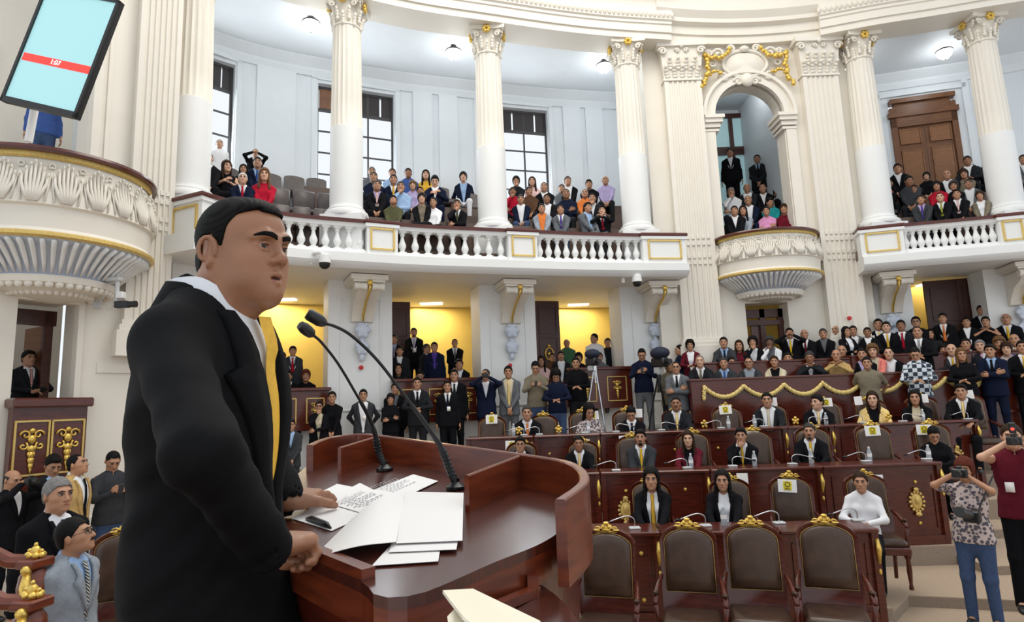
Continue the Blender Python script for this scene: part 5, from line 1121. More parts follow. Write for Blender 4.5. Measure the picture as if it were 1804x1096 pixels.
def pieces(pose, fem, fat, lod, hy, hp, top, lean, var):
    """Meshes of one clothed figure, cached by what shapes them."""
    key = (pose, fem, round(fat*2), lod, hy, hp, top, lean, var)
    if key in MC: return MC[key]
    h, hh, hf = LODS[lod]; P = pose_def(pose, lean); rn = random.Random(hash((pose, fem, var)) % 9999 if False else sum(map(ord, pose))+var*31+fem*7)
    w = .150 if fem else .170; arms = []
    for s, (H, pole) in zip((-1,1), P['T']):
        S = V3(s*w, P['sy'], P['sh']-.01); H = np.asarray(H)+V3(*[rn.uniform(-.015,.015) for _ in range(3)]); E, H = ik(S, H, .285 if not fem else .27, .25 if not fem else .235, pole); arms.append((S, E, H))
    M = headM(math.radians(hy), math.radians(hp)); hc = P['hd']+V3(0, -.02*math.sin(math.radians(-hp)), 0)
    allp = [P['pel'], P['che'], P['nck'], hc+V3(0,0,.12)]+[p for a in arms for p in a]+[p for l in P['leg'] for p in l]
    out = {}
    # body
    lo, hi = bounds(allp, .16); fines = [(hc, (.10,.125,.14), hh)]
    f = mkfield(lo, hi, h*1.15, fines); sdf_head(f, hc, M, fem, fat)
    f.cap(hc+M@V3(0,.022,-.055), P['nck']+V3(0,.012,-.02), (.047 if fem else .054)+.006*fat, (.052 if fem else .062), k=.035)
    f.cap(P['nck']+V3(0,0,-.04), P['che']+V3(0,0,.0), .07, .12, .05, .6); f.cap(P['che'], P['pel'], .12, .125, .06, .6)
    for s, (S, E, H) in zip((-1,1), arms):
        f.cap(V3(s*.04,P['nck'][1],P['sh']+.01), S, .04, .045, .04); f.cap(S, E, .040, .034, .03); f.cap(E, H, .033, .0255, .02)
    for l in P['leg']: f.cap(P['pel']+V3(0,0,-.02), l[0], .1, .07, .03); f.cap(l[0], l[1], .07, .046, .03); f.cap(l[1], l[2], .044, .033, .02); f.cap(l[2], l[2]+V3(0,-.12,-.05), .032, .028, .02)
    V, Q = f.mesh(); m = MB(); m.add(V, Q.tolist())
    for s, (S, E, H) in zip((-1,1), arms):
        d = H-E; d /= np.linalg.norm(d); cu = {'cam':.9,'phone':.8,'fold':.75,'down':.45,'desk':.35,'pray':.5,'chin':.9}.get(P['arm'], .55)
        hn = V3(0,0,-1) if P['arm'] in ('lap','desk','thigh','clasp','mid') else (V3(-s,0,0) if P['arm'] in ('down','cam','pray','phone') else V3(0,1,0))
        if lod == 0: d2 = d
        hand_mesh(m, H, d, -s if P['arm'] in ('down',) else -s, cu, 0, 1.0 if not fem else .9, hn)
    e = MB(); T = lambda *p: hc+M@np.array(p, float)
    for s in (-1,1):
        m.ell(T(s*.031,-.0815,.010), (.0145,.0105,.0085 if lod else .008), 8, 6, 1, M=M)
        m.ell(T(s*.031,-.0895,.010), (.0065,.0045,.0068), 8, 5, 2, M=M)
        br = [T(s*.012,-.092,.029), T(s*.032,-.0935,.0345), T(s*.050,-.078,.027)]; m.tube(br, [.004,.0055,.003], 5, 2)
        if lod: m.tube([T(s*.016,-.090,.0155), T(s*.031,-.0945,.0195), T(s*.046,-.084,.0145)], [.002,.003,.002], 4, 2)
    m.tube([T(-.026,-.086,-.0605), T(-.009,-.0970,-.0585), T(.009,-.0970,-.0585), T(.026,-.086,-.0605)], [.002,.0048,.0048,.002], 5, 3)
    out['body'] = m; 
    # upper clothing
    def sleeves(f, off, full=True):
        for S, E, H in arms:
            if full: f.cap(S+V3(0,0,-.012), E, .050+off, .045+off, .04); f.cap(E, H-(H-E)*.08, .046+off, .036+off, .03)
            else: f.cap(S, S+(E-S)*.72, .056+off, .056+off, .05)
    topp = [P['pel']+V3(0,0,-.14), P['nck']]+[p for a in arms for p in (a if top != 'short' and top != 'vest' else a[:2])]
    lo, hi = bounds(topp, .14); lo[2] = min(lo[2], P['pel'][2]-.18)
    nz = P['nck'][2]
    if top in ('suit', 'open'):
        f = mkfield(lo, hi, h); torso(f, P, fem, fat, .012, .06 if not P['sit'] else 0)
        f.cap(V3(0,P['nck'][1]+.02,nz-.05), V3(0,P['nck'][1]+.02,nz-.015), .085, .070, .03, .9)   # collar roll
        vb = P['che'][2]-(.10 if top == 'suit' else .32); cy = P['che'][1]; wt_ = .075 if top == 'suit' else .085
        def wedge(X, Y, Z): 
            hw = (Z-vb)/(nz-vb)*wt_+(.0 if top == 'suit' else .022-.012*fem); return np.maximum(np.abs(X)-hw, Y-(cy-.035))*.8
        f.fn(V3(-.2,-.6,vb-.05), V3(.2,cy+.02,nz+.1), wedge, .01)
        f.cap(P['nck']+V3(0,-.03,-.07), P['nck']+V3(0,-.0,.12), .048, .062, .01, op='s')
        sleeves(f, .0); JV, JQ = f.mesh(); jm = MB(); jm.add(JV, JQ.tolist())
        f2 = mkfield(lo, hi, h); torso(f2, P, fem, fat, .012); TV = f2.mesh()[0]
        def fy(x, z):
            q = TV[(abs(TV[:,0]-x) < h*1.3) & (abs(TV[:,2]-z) < h*1.3) & (TV[:,1] < cy)]; return (q[:,1].min() if len(q) else cy-.11)-.004
        for s_ in (-1,1):
            R = []
            for k in range(9):
                t = k/8; z = vb+(nz-.02-vb)*t; hw = (z-vb)/(nz-vb)*wt_+(0 if top == 'suit' else .022-.012*fem); ow = hw+(.012+.05*min(1, t/.62) if t < .64 else .030-.012*(t-.64)/.36); xa, xb = s_*max(hw-.004, .0), s_*ow
                ya = fy(xa, z) if t < .8 else fy(xa, z)+.01*(t-.8)/.2; R += [[xa, ya-.004, z], [xb, fy(xb, z)-.006, z], [xb, fy(xb, z)+.012, z], [xa, ya+.012, z]]
            jm.add(R, [[4*k+j, 4*k+(j+1)%4, 4*k+4+(j+1)%4, 4*k+4+j] for k in range(8) for j in range(4)]+[[3,2,1,0],[32,33,34,35]])
        jm.ell(V3(.0 if top == 'suit' else .03, fy(0, vb-.05), vb-.05), (.008,.005,.008), 6, 4)
        out['jacket'] = jm
        l2 = np.array([-.2, cy-.26, vb-.12]); h2 = np.array([.2, cy+.16, nz+.08]); f = mkfield(l2, h2, h*.8); torso(f, P, fem, fat, -.002)
        f.cap(V3(0,P['nck'][1]+.014,nz-.06), V3(0,P['nck'][1]+.008,nz+.022), .074 if not fem else .064, .062 if not fem else .054, .02, .95)
        f.cap(P['nck']+V3(0,-.09,.035), P['nck']+V3(0,-.05,-.0), .022 if not fem else .04, .012, .01, op='s')
        out['shirt'] = f.mesh()
    else:
        f = mkfield(lo, hi, h); torso(f, P, fem, fat, .004, .03 if not P['sit'] else 0); sleeves(f, -.004, top not in ('short',)) if top != 'vest' else None
        if top in ('sweater', 'round'): f.cap(V3(0,P['nck'][1]+.012,nz-.05), V3(0,P['nck'][1]+.01,nz-.01), .078, .064, .03, .9)
        else: f.cap(V3(0,P['nck'][1]+.014,nz-.06), V3(0,P['nck'][1]+.008,nz+.018), .076 if not fem else .068, .064 if not fem else .056, .02, .95)
        f.cap(P['nck']+V3(0,-.10,.02 if not fem else .03), P['nck']+V3(0,-.06,-.03 if not fem else -.05), .03, .012, .015, op='s')
        out['top'] = f.mesh()
    # lower clothing
    lp = [p for l in P['leg'] for p in l]+[P['pel']]; lo, hi = bounds(lp, .15)
    f = mkfield(lo, hi, h*1.1); f.cap(P['pel']+V3(0,0,-.06), P['pel']+V3(0,0,.06), .155, .14, .05, .7)
    for l in P['leg']: f.cap(l[0]+V3(0,0,.0), l[1], .092, .066, .05); f.cap(l[1], l[2]+V3(0,0,-.03), .064, .052, .03)
    out['legs'] = f.mesh()
    f = mkfield(lo, hi, h*1.1); f.cap(P['pel']+V3(0,0,-.06), P['pel']+V3(0,0,.06), .165, .15, .05, .7)
    for l in P['leg']: f.cap(l[0], l[1]+V3(0,0,-.02), .115, .095, .10)
    f.cap(P['leg'][0][1], P['leg'][1][1], .085, .085, .06); out['skirt'] = f.mesh()
    m = MB()
    for l in P['leg']:
        a = l[2]; m.ell(a+V3(0,-.07,-.045), (.045,.135,.042), 10, 8); m.ell(a+V3(0,.0,-.03), (.04,.055,.05), 8, 6)
    out['shoes'] = m; out['P'] = P; out['arms'] = arms; out['hc'] = hc; out['M'] = M
    # tie and its line down the shirt
    if 'shirt' in out:
        Vs = out['shirt'][0]; zs = np.linspace(nz-.02, vb-.04, 8); pts = []
        for z in zs:
            s = Vs[(abs(Vs[:,0]) < .035) & (abs(Vs[:,2]-z) < .03)]; y = s[:,1].min()-.006 if len(s) else P['che'][1]-.12
            pts.append((y, z))
        t = MB(); L = [(.021,0),(.015,.02)]+[(.016+.02*(i/6), 0) for i in range(1,7)]
        V = []; 
        for i, (y, z) in enumerate(pts):
            ww = (.022,.016,.021,.026,.030,.034,.037,.039)[i]*(1. if top == 'suit' else 1.); yy = y-(.006 if i < 2 else 0)
            V += [[-ww,yy+.004,z],[0,yy-.007,z],[ww,yy+.004,z],[0,yy+.012,z]]
        t.add(V, [[4*i+j, 4*i+4+j, 4*i+4+(j+1)%4, 4*i+(j+1)%4] for i in range(7) for j in range(4)]+[[0,1,2,3],[31,30,29,28]]); out['tie'] = t; out['tiepts'] = pts
    MC[key] = out; return out
ME = {}
def shared(key, fn):
    if key not in ME: ME[key] = fn()
    return ME[key]
def mesh_of(key, geo, nm, slots):   # mesh datablock with empty slots, materials set on the object
    def f():
        if isinstance(geo, MB): o = geo.build(nm, [PAPER]*slots, smooth=True)
        else: o = mk(nm, geo[0], geo[1], None, [PAPER]*slots, smooth=True)
        me = o.data; bpy.data.objects.remove(o); return me
    return shared(key, f)
def put(me, nm, parent, mats):
    o = bpy.data.objects.new(nm, me); COL.objects.link(o); o.parent = parent
    for i, m in enumerate(mats): o.material_slots[i].link = 'OBJECT'; o.material_slots[i].material = m
    return o
# hair in head space
def hair_geo(style, lod):
    hh = (.011, .009, .006)[lod]; ext_ = -.30 if style in ('long', 'wavy') else -.16
    f = Field(np.arange(-.15,.151,hh), np.arange(-.15,.16,hh), np.arange(ext_,.18,hh))
    t = {'buzz':.005,'short':.011,'part':.014,'bald':.008,'grey':.011,'bob':.022,'long':.018,'wavy':.024,'curly':.035,'bun':.012,'thin':.006,'slick':.012}[style]
    zt = {'bob':-.10,'long':-.12,'wavy':-.12,'curly':-.05,'bun':-.02}.get(style, -.055)
    front = {'bald':.2,'thin':.088,'buzz':.072,'bob':.050,'long':.076,'wavy':.076,'slick':.070,'curly':.066}.get(style, .066)
    X = f.xs[:,None,None]; Y = f.ys[None,:,None]; Z = f.zs[None,None,:]
    def E(c, r): 
        k0 = np.sqrt(((X-c[0])/r[0])**2+((Y-c[1])/r[1])**2+((Z-c[2])/r[2])**2); k1 = np.sqrt(((X-c[0])/r[0]**2)**2+((Y-c[1])/r[1]**2)**2+((Z-c[2])/r[2]**2)**2); return k0*(k0-1)/np.maximum(k1,1e-6)
    d = np.minimum(E((0,.018,.030), (.074+t,.090+t,.084+t*1.7)), E((0,.03,-.01), (.066+t,.075+t,.085)))
    if style in ('part',): d = np.minimum(d, E((0,-.035,.085), (.06,.05,.038)))
    if style in ('curly','wavy'): d = d-.006*(np.sin(X*95)*np.sin(Y*90+1)*np.sin(Z*85+2))
    side = .0 if style in ('bob','long','wavy','curly') else 1.
    zl = np.interp(f.ys, [-.2,-.062,-.045,-.012,.0,.035,.06,.2], [front+.03,front,front*.72,(.008 if side else -.09),(-.012 if side else zt),(.012 if side else zt),zt,zt])[None,:,None]
    zl = np.where((np.abs(X) < .045) & (Y < -.02), np.maximum(zl, front), zl)
    if style in ('bob','long','wavy'):   # hair frames the face
        zl = np.where((np.abs(X) > .066) & (Y > -.06), zt, zl)
    d = np.maximum(d, (zl-Z)*.8)
    if style == 'bald': d = np.maximum(np.maximum(d, (Z-.045)), -(Y+.02)*.8)
    if style in ('long', 'wavy'):
        for s in (-1,1):
            for k in range(6):
                q = k/5; d = np.minimum(d, E((s*(.070+.012*q), .02-.02*q, .02-.24*q), (.026,.05,.055)))
        d = np.minimum(d, E((0,.075,-.10), (.085,.035,.15)))
    if style == 'bun': d = np.minimum(d, E((0,.115,.05), (.04,.035,.04)))
    f.F = np.minimum(d, .12).astype(np.float32); return f.mesh()
def M_(nm, c, r=.8, **k): return mat(nm, c, r, **k)
SK = {'tan': mat('skin_tan', (.44,.22,.125), .5), 'light': mat('skin_light', (.60,.34,.22), .5), 'brown': mat('skin_brown', (.30,.135,.07), .5), 'dark': mat('skin_dark', (.16,.07,.04), .5)}
EYEW = mat('eye_white', (.42,.39,.36), .4); EYED = mat('iris_and_brow', (.02,.012,.008), .5); LIP = mat('lips', (.28,.085,.06), .5)
HC = {k: mat('hair_'+k, c, .55, spec=.12, noise=.3, nscale=60, bump=.5, bscale=120) for k, c in dict(blk=(.006,.005,.005), brn=(.03,.015,.008), lbr=(.14,.07,.03), gry=(.20,.19,.18), wht=(.6,.6,.58), red=(.10,.02,.01), dgr=(.045,.042,.04)).items()}
FAB = {}
CLR = dict(black=(.006,.006,.008), char=(.016,.017,.020), dgrey=(.040,.043,.048), grey=(.12,.128,.14), lgrey=(.28,.31,.35), navy=(.007,.011,.030), blue=(.05,.10,.30), lblue=(.32,.46,.68), sky=(.03,.30,.60), white=(.80,.80,.82), cream=(.62,.54,.38), red=(.42,.01,.03), dred=(.13,.008,.018), pink=(.75,.32,.40), rose=(.62,.26,.45), purple=(.09,.05,.30), lav=(.45,.38,.60), yellow=(.80,.50,.04), lyel=(.85,.62,.25), gold=(.72,.42,.05), orange=(.70,.20,.05), teal=(.02,.28,.30), brown=(.10,.05,.028), khaki=(.20,.17,.12), olive=(.09,.09,.045), green=(.06,.16,.09), tan=(.50,.33,.13), burg=(.11,.010,.02), denim=(.10,.15,.24), lpink=(.75,.50,.48), coral=(.75,.22,.18), ogreen=(.32,.36,.05), jeans=(.05,.08,.16))
def fab(c):
    if c not in FAB: FAB[c] = mat('fabric_'+c, CLR[c], .9, spec=.12, noise=.12 if c not in ('white','cream','lpink','pink') else .02, nscale=25, sheen=.0, bump=.25, bscale=90)
    return FAB[c]
def pat_mat(name, c1, c2, kind='check', sc=60.):
    if name in MATS: return MATS[name]
    m = bpy.data.materials.new(name); m.use_nodes = True; nt = m.node_tree; b = nt.nodes['Principled BSDF']; b.inputs['Roughness'].default_value = .85
    tc = nt.nodes.new('ShaderNodeTexCoord'); mp = nt.nodes.new('ShaderNodeMapping'); nt.links.new(tc.outputs['Object'], mp.inputs['Vector'])
    if kind == 'stripe': t = nt.nodes.new('ShaderNodeTexWave'); t.inputs['Scale'].default_value = sc; mp.inputs['Rotation'].default_value = (0,.7,0); fac = t.outputs['Fac']
    elif kind == 'check': t = nt.nodes.new('ShaderNodeTexChecker'); t.inputs['Scale'].default_value = sc; fac = t.outputs['Fac']
    else: t = nt.nodes.new('ShaderNodeTexVoronoi'); t.inputs['Scale'].default_value = sc; fac = t.outputs['Distance']
    nt.links.new(mp.outputs['Vector'], t.inputs['Vector']); mx = nt.nodes.new('ShaderNodeMix'); mx.data_type = 'RGBA'; mx.inputs['A'].default_value = (*c1,1); mx.inputs['B'].default_value = (*c2,1)
    r = nt.nodes.new('ShaderNodeMapRange'); r.inputs['From Min'].default_value = .4; r.inputs['From Max'].default_value = .6; nt.links.new(fac, r.inputs['Value']); nt.links.new(r.outputs['Result'], mx.inputs['Factor']); nt.links.new(mx.outputs['Result'], b.inputs['Base Color'])
    MATS[name] = m; return m
FAB['stripe'] = pat_mat('tie_striped_dark', (.03,.03,.04), (.55,.55,.5), 'stripe', 22.); FAB['rstripe'] = pat_mat('tie_red_striped', (.45,.02,.03), (.7,.6,.6), 'stripe', 14.)
FAB['plaid'] = pat_mat('plaid_cloth', (.02,.03,.05), (.6,.65,.7), 'check', 14.); FAB['print'] = pat_mat('printed_cloth', (.05,.04,.03), (.5,.42,.28), 'dots', 40.); FAB['floral'] = pat_mat('floral_cloth', (.08,.07,.09), (.55,.45,.42), 'dots', 28.)
PN = [0]
def person(px, py, Y, fl, pose, top, col, label, hair='short', hcol='blk', skin='tan', shirt='white', tie=None, legs=None, yaw=0., hy=0, hp=0, fem=0, fat=0., lean=0., lod=None, skirt=0, badge=0, glasses=0, group=None, s=None, grow=1., mus=0):
    PN[0] += 1; var = PN[0] % 2
    p = atY(px, py, Y); H = (1.345 if pose.startswith('si') else 1.735); S = s or max(.86, min(1.10, (p[2]-fl)/H))
    if lod is None: lod = 1 if Y < 12.2 else 0
    g = pieces(pose, fem, fat, lod, hy, hp, top, lean, var); key = (pose, fem, round(fat*2), lod, hy, hp, top, lean, var)
    hc = g['hc']; base = math.atan2(-p[0]-.3, Y-.5)+math.radians(yaw)
    # stand so that the head, not the feet, is under the observed point
    dx, dy = hc[0]*S, hc[1]*S; x = p[0]-(dx*math.cos(base)-dy*math.sin(base)); y = Y-(dx*math.sin(base)+dy*math.cos(base))
    zr = p[2]-H*S if s else (fl if abs((p[2]-fl)/H-S) < .03 else p[2]-H*S)
    r = thing('person', label, 'person', (x, y, zr), base, group, S)
    sk = SK[skin]; hm = HC[hcol]; fb = FAB.get(top) if False else None
    put(mesh_of(('body',)+key, g['body'], 'body', 4), 'body', r, [sk, EYEW, EYED if hcol not in ('gry','wht') else EYED, LIP if not fem else mat('lips_red', (.35,.06,.06), .4)])
    if hair != 'none':
        ho = put(mesh_of(('hair', hair, lod), shared(('hg', hair, lod), lambda: hair_geo(hair, lod)), 'hair', 1), 'hair', r, [hm]); ho.matrix_local = Matrix.Translation(Vector(hc)) @ Matrix(g['M'].tolist()).to_4x4()
    if 'jacket' in g:
        put(mesh_of(('jk',)+key, g['jacket'], 'jacket', 1), 'jacket', r, [fab(col)]); put(mesh_of(('sh',)+key, g['shirt'], 'shirt', 1), 'shirt', r, [fab(shirt)])
        if tie: put(mesh_of(('ti',)+key, g['tie'], 'tie', 1), 'tie', r, [fab(tie)])
    else:
        put(mesh_of(('tp',)+key, g['top'], 'top', 1), {'sweater':'sweater','round':'sweater','short':'shirt','vest':'top'}.get(top, 'shirt' if not fem else 'blouse'), r, [fab(col)])
    lc = legs or (col if top in ('suit','open') else ('char' if not fem else 'black'))
    put(mesh_of((('sk' if skirt else 'lg'),)+key, g['skirt' if skirt else 'legs'], 'trousers', 1), 'skirt' if skirt else 'trousers', r, [fab(lc)])
    put(mesh_of(('so', pose[:2]), g['shoes'], 'shoes', 1), 'shoes', r, [BLACK])
    if badge:
        m = MB(); yb_ = g['P']['che'][1]-.15; z = g['P']['che'][2]-.02; m.box((.05*(badge if badge != 1 else .4),yb_-.012,z-.06), (.07,.006,.09)); put(mesh_of(('bdg',)+key, m, 'badge', 1), 'badge', r, [PAPER])
    if glasses:
        m = MB(); T = lambda *q: hc+g['M']@np.array(q, float)
        for s_ in (-1,1): m.tube([T(s_*.031+.021*math.cos(t),-.103,.008+.015*math.sin(t)) for t in np.linspace(0,2*math.pi,13)[:-1]], .0025, 5, closed=True); m.tube([T(s_*.052,-.102,.012), T(s_*.080,-.05,.012), T(s_*.080,.02,.01)], .002, 4)
        m.tube([T(-.01,-.103,.01), T(.01,-.103,.01)], .0025, 5); put(mesh_of(('gl',)+key, m, 'glasses', 1), 'glasses', r, [BLACK])
    if mus:
        m = MB(); T = lambda *q: hc+g['M']@np.array(q, float); m.tube([T(-.028,-.088,-.054), T(-.012,-.1,-.046), T(.012,-.1,-.046), T(.028,-.088,-.054)], [.003,.006,.006,.003], 6)
        if mus > 1: m.ell(T(0,-.084,-.09), (.03,.02,.026), 8, 6, M=g['M'])
        put(mesh_of(('mu', mus)+key, m, 'moustache', 1), 'moustache' if mus == 1 else 'beard', r, [hm])
    r['_k'] = 0; del r['_k']
    PEOPLE.append((r, g)); return r, g
PEOPLE = []
def held(r, g, nm, label, cat, kind):   # camera or phone at the hands of a person
    h = (g['arms'][0][2]+g['arms'][1][2])/2; L = Vector(h); w = r.matrix_world if False else (Matrix.Translation(r.location) @ Matrix.Rotation(r.rotation_euler.z, 4, 'Z') @ Matrix.Scale(r.scale.x, 4))
    q = w @ (L+Vector((0,-.06,.03))); o = thing(nm, label, cat, q, r.rotation_euler.z)
    if kind == 'camera':
        MB().bbox((0,0,0), (.13,.06,.085), .01).build('camera_body', BLACK, o); MB().lathe([(.034,0),(.036,.06),(.032,.08)], (0,-.03,0), 14, axis=(0,-1,0)).build('lens', BLACK, o, smooth=.7); MB().bbox((0,.0,.055), (.05,.045,.03), .006).build('viewfinder', BLACK, o)
    else: MB().bbox((0,0,0), (.065,.012,.12), .004).build('phone_case', BLACK, o); MB().box((0,.007,0), (.056,.002,.1)).build('display', GREYP, o)
    return o
# ================================================================ WHO IS THERE
HO = (.73, 1.53, 2.13, 2.8)
def gal(px, py, row, *a, side=None, fl=None, **k):
    C = CL if px < 1300 else CR; q, n, _ = find(offs(ext(C, 1., 1.), HO[row]), px, 6.6); return person(px, py, float(q[1]), (TIERS[row][1] if fl is None else fl), *a, **k)
L_, R_ = 'left of the second column', 'between the second and third columns'
gal(367,268,1,'si_lap','suit','black','man in dark suit half hidden behind the thick leftmost column',hair='thin',hcol='brn',skin='light')
gal(387,246,3,'st_down','shirt','white','standing man in white shirt and dark striped tie by the left gallery window',hair='thin',hcol='lbr',skin='light',legs='char')
gal(400,284,1,'si_phone','vest','black','woman in sleeveless black top with raised hands, first gallery group',fem=1,hair='wavy',hcol='brn',skin='light',hy=20,skirt=1)
gal(429,290,2,'si_lap','open','black','woman with long dark hair and black jacket behind the white haired man',fem=1,hair='long',shirt='black')
gal(454,277,2,'si_lap','suit','navy','man in navy suit with blue tie behind the woman in red',tie='blue',shirt='lblue')
gal(450,263,3,'st_cam','suit','black','man in black suit taking pictures at the top of the first gallery group',hair='thin',hcol='brn',skin='light')
gal(428,305,0,'si_lap','suit','navy','white haired man in navy suit with red tie above the speaker\'s hair',hair='short',hcol='wht',skin='light',tie='red')
gal(466,297,0,'si_lap','round','red','woman with grey blonde curls in a red blouse above the speaker\'s hair',fem=1,hair='wavy',hcol='lbr',skin='light')
gal(655,294,3,'si_lap','shirt','grey','grey haired person right beside the second column, top row',hcol='gry',hair='short')
gal(658,303,2,'si_lap','sweater','navy','man in navy jacket just right of the second column',hair='grey',hcol='dgr')
gal(664,318,1,'si_lap','suit','black','heavy grey haired man in black suit with pink tie',hcol='dgr',tie='lpink',shirt='lav',fat=1,hy=10)
gal(691,297,3,'si_lap','shirt','lblue','man in pale blue shirt in the top row under the wide window',hair='short',hcol='brn')
gal(693,308,2,'si_lap','suit','navy','man in navy jacket with yellow tie in the third row right of the second column',tie='gold',hair='short')
gal(706,320,1,'si_chin','shirt','lblue','man in pale blue shirt resting his chin on his hand',hair='grey',hcol='dgr')
gal(719,294,3,'si_lap','shirt','blue','man in blue denim shirt in the top row right of the wide window',skin='brown')
gal(727,319,2,'si_lap','blouse','lav','woman in lavender blouse with light hair amid the group right of the second column',fem=1,hair='bob',hcol='lbr',skin='light')
gal(740,329,2,'si_lap','shirt','dgrey','dark haired youth whose face shows above the black blazer woman',s=.95,hair='short')
gal(750,300,3,'si_lap','blouse','gold','dark haired woman in yellow top in the top row',fem=1,hair='long',skin='light')
gal(766,310,1,'si_phone','suit','navy','man in navy suit reading a sheet in his hands',hp=25,shirt='white',hair='part',skin='light')
gal(693,345,0,'si_lap','sweater','olive','man in olive brown jacket looking up in the front row with a white cup',hp=-20,hair='part',legs='char')
gal(743,341,0,'si_lap','open','black','woman in black blazer with bare knees in the front row',fem=1,hair='bob',shirt='khaki',skirt=1,skin='light')
gal(763,348,0,'si_lap','blouse','white','woman in white blouse and black skirt in the front row',fem=1,hair='bun',skirt=1,hy=-10)
gal(816,303,3,'si_behind','open','navy','person in navy cardigan, pale blue top and white trousers beside the third column',hair='bob',shirt='lblue',legs='white',fem=1,skin='light')
gal(805,352,0,'si_chin','suit','black','man in black suit with grey striped tie leaning beside the third column',tie='olive',hair='part',hcol='dgr')
gal(909,311,3,'si_chin','blouse','char','dark haired woman with hand at her mouth below the narrow window',fem=1,hair='bob')
gal(937,311,3,'si_lap','blouse','lpink','long haired woman in pale pink top below the narrow window',fem=1,hair='long',hcol='brn',skin='light')
gal(958,321,2,'si_lap','suit','black','man in black suit and white shirt right of the woman in pale pink',hair='buzz')
gal(903,330,2,'si_chin','shirt','red','person in red shirt beside the third column',hair='short',skin='brown')
gal(932,329,2,'si_lap','shirt','brown','person in dark brown shirt leaning sideways below the narrow window',hcol='dgr',hy=25,hp=10)
gal(989,325,3,'si_lap','sweater','grey','man in grey jacket with a broad face behind the navy sweater man',hcol='dgr',hair='short')
gal(1000,311,3,'si_lap','open','black','man in black jacket and white shirt leaning over, top row',hcol='dgr',hair='short',hy=20)
gal(1037,317,3,'si_lap','suit','black','man in black suit with thick black hair, top row left of the lavender shirt',shirt='black',hair='part')
gal(1066,310,3,'si_lap','shirt','lav','bald man in lavender blue shirt left of the fourth column',hair='bald',hcol='dgr')
gal(997,333,1,'si_fold','round','navy','man in navy sweater with crossed arms amid the group',skin='brown',hair='buzz')
gal(1030,333,2,'si_lap','shirt','orange','grey haired man in bright orange shirt',hcol='gry',hair='thin')
gal(1043,341,1,'si_chin','suit','char','man in charcoal suit with hand on chin behind the front row grey suits',hair='short')
gal(963,342,1,'si_lap','open','black','man in black jacket with open white shirt leaning back behind the front row',skin='brown')
gal(917,343,1,'si_lap','open','navy','grey haired man in navy jacket and jeans right of the third column',hcol='dgr',legs='jeans')
gal(954,359,0,'si_lap','open','lgrey','front row man in grey suit with rust brown shirt',shirt='orange',hair='short',legs='grey')
gal(987,361,0,'si_lap','suit','grey','front row man in grey suit with tie and jeans',tie='purple',hair='short',legs='denim')
gal(1035,357,0,'si_lap','open','grey','front row man in grey suit with pale blue shirt turned sideways',shirt='lblue',hair='part',yaw=40)
gal(1060,363,0,'si_pray','suit','black','front row man in black suit with red tie and joined hands',tie='red',hair='part',skin='light')
gal(1157,308,3,'si_lap','shirt','purple','man in purple shirt sitting between the fourth column and the arch pilaster',hair='bald',hcol='dgr',skin='brown')
def arc(px, py, Y, fl, *a, **k): return person(px, py, Y, fl, *a, **k)
arc(1285,262,17.0,6.85,'st_down','suit','black','tall standing man in black suit in front of the glazed door inside the arch',shirt='white')
arc(1333,273,17.0,6.85,'st_clasp','suit','char','standing man in dark suit with clasped hands inside the arch',shirt='lblue',tie='black')
arc(1375,305,16.4,6.85,'si_fold','suit','black','man in dark suit with crossed arms at the right inside the arch',skin='brown',shirt='grey')
arc(1287,331,15.6,6.2,'si_chin','shirt','white','grey haired man in white shirt with hand at his face inside the arch',hcol='gry')
arc(1315,323,15.8,6.2,'si_lap','open','char','bald man with dark jacket over white shirt inside the arch',hair='bald',hcol='dgr')
arc(1343,324,15.8,6.2,'si_lap','suit','black','man in black suit behind the pink sweater woman inside the arch',hair='thin')
arc(1317,344,15.1,5.8,'si_lap','open','navy','elderly man in white shirt and blue vest in the middle of the arch group',hcol='gry',hair='thin')
arc(1356,349,15.1,5.8,'si_lap','shirt','teal','man in teal shirt leaning over behind the pink sweater woman',hy=30,hp=20)
arc(1293,363,14.45,5.42,'si_lap','suit','black','man in black suit at the left end of the arch front row',shirt='white')
arc(1308,363,14.5,5.42,'si_lap','blouse','lgrey','woman in grey blouse with white trousers in the arch front row',fem=1,hair='long',legs='white')
arc(1349,364,14.45,5.42,'si_fold','sweater','rose','woman in pink sweater with crossed arms in the arch front row',fem=1,hair='bun')
arc(1380,360,14.5,5.42,'si_lap','sweater','dred','woman in dark red sweater at the right end of the arch front row',fem=1,hair='bob',hcol='brn')
gal(1512,295,3,'si_lap','shirt','sky','person in bright blue shirt beside the column right of the arch',yaw=30)
gal(1580,289,2,'si_lap','suit','black','man in black suit with white sheet left of the brown door',hair='part')
gal(1631,304,3,'si_lap','sweater','black','woman in black with white collar in front of the brown door',fem=1,hair='bob',skin='light')
gal(1600,310,1,'si_lap','shirt','dgrey','man with a dark face in grey jacket leaning toward the door side group',skin='brown',hp=15,hy=25)
gal(1667,300,2,'si_lap','open','black','bald man with black jacket over white shirt before the brown door',hair='bald',hcol='dgr')
gal(1697,299,2,'si_lap','blouse','khaki','woman in beige jacket right of the brown door',fem=1,hair='bob',hcol='brn')
gal(1703,275,3,'si_mid','suit','char','man in charcoal suit highest of the group right of the brown door',skin='brown')
gal(1737,274,3,'si_lap','suit','black','man in black suit and tie beside the last column',tie='char')
gal(1649,320,1,'si_lap','blouse','red','woman in bright red blouse in the right gallery',fem=1,hair='bob')
gal(1679,320,1,'si_lap','sweater','black','grey haired woman in black between red blouse and grey suit',fem=1,hair='curly',hcol='dgr')
gal(1609,326,1,'si_mid','shirt','brown','man in dark checked shirt second row of the right gallery',skin='brown')
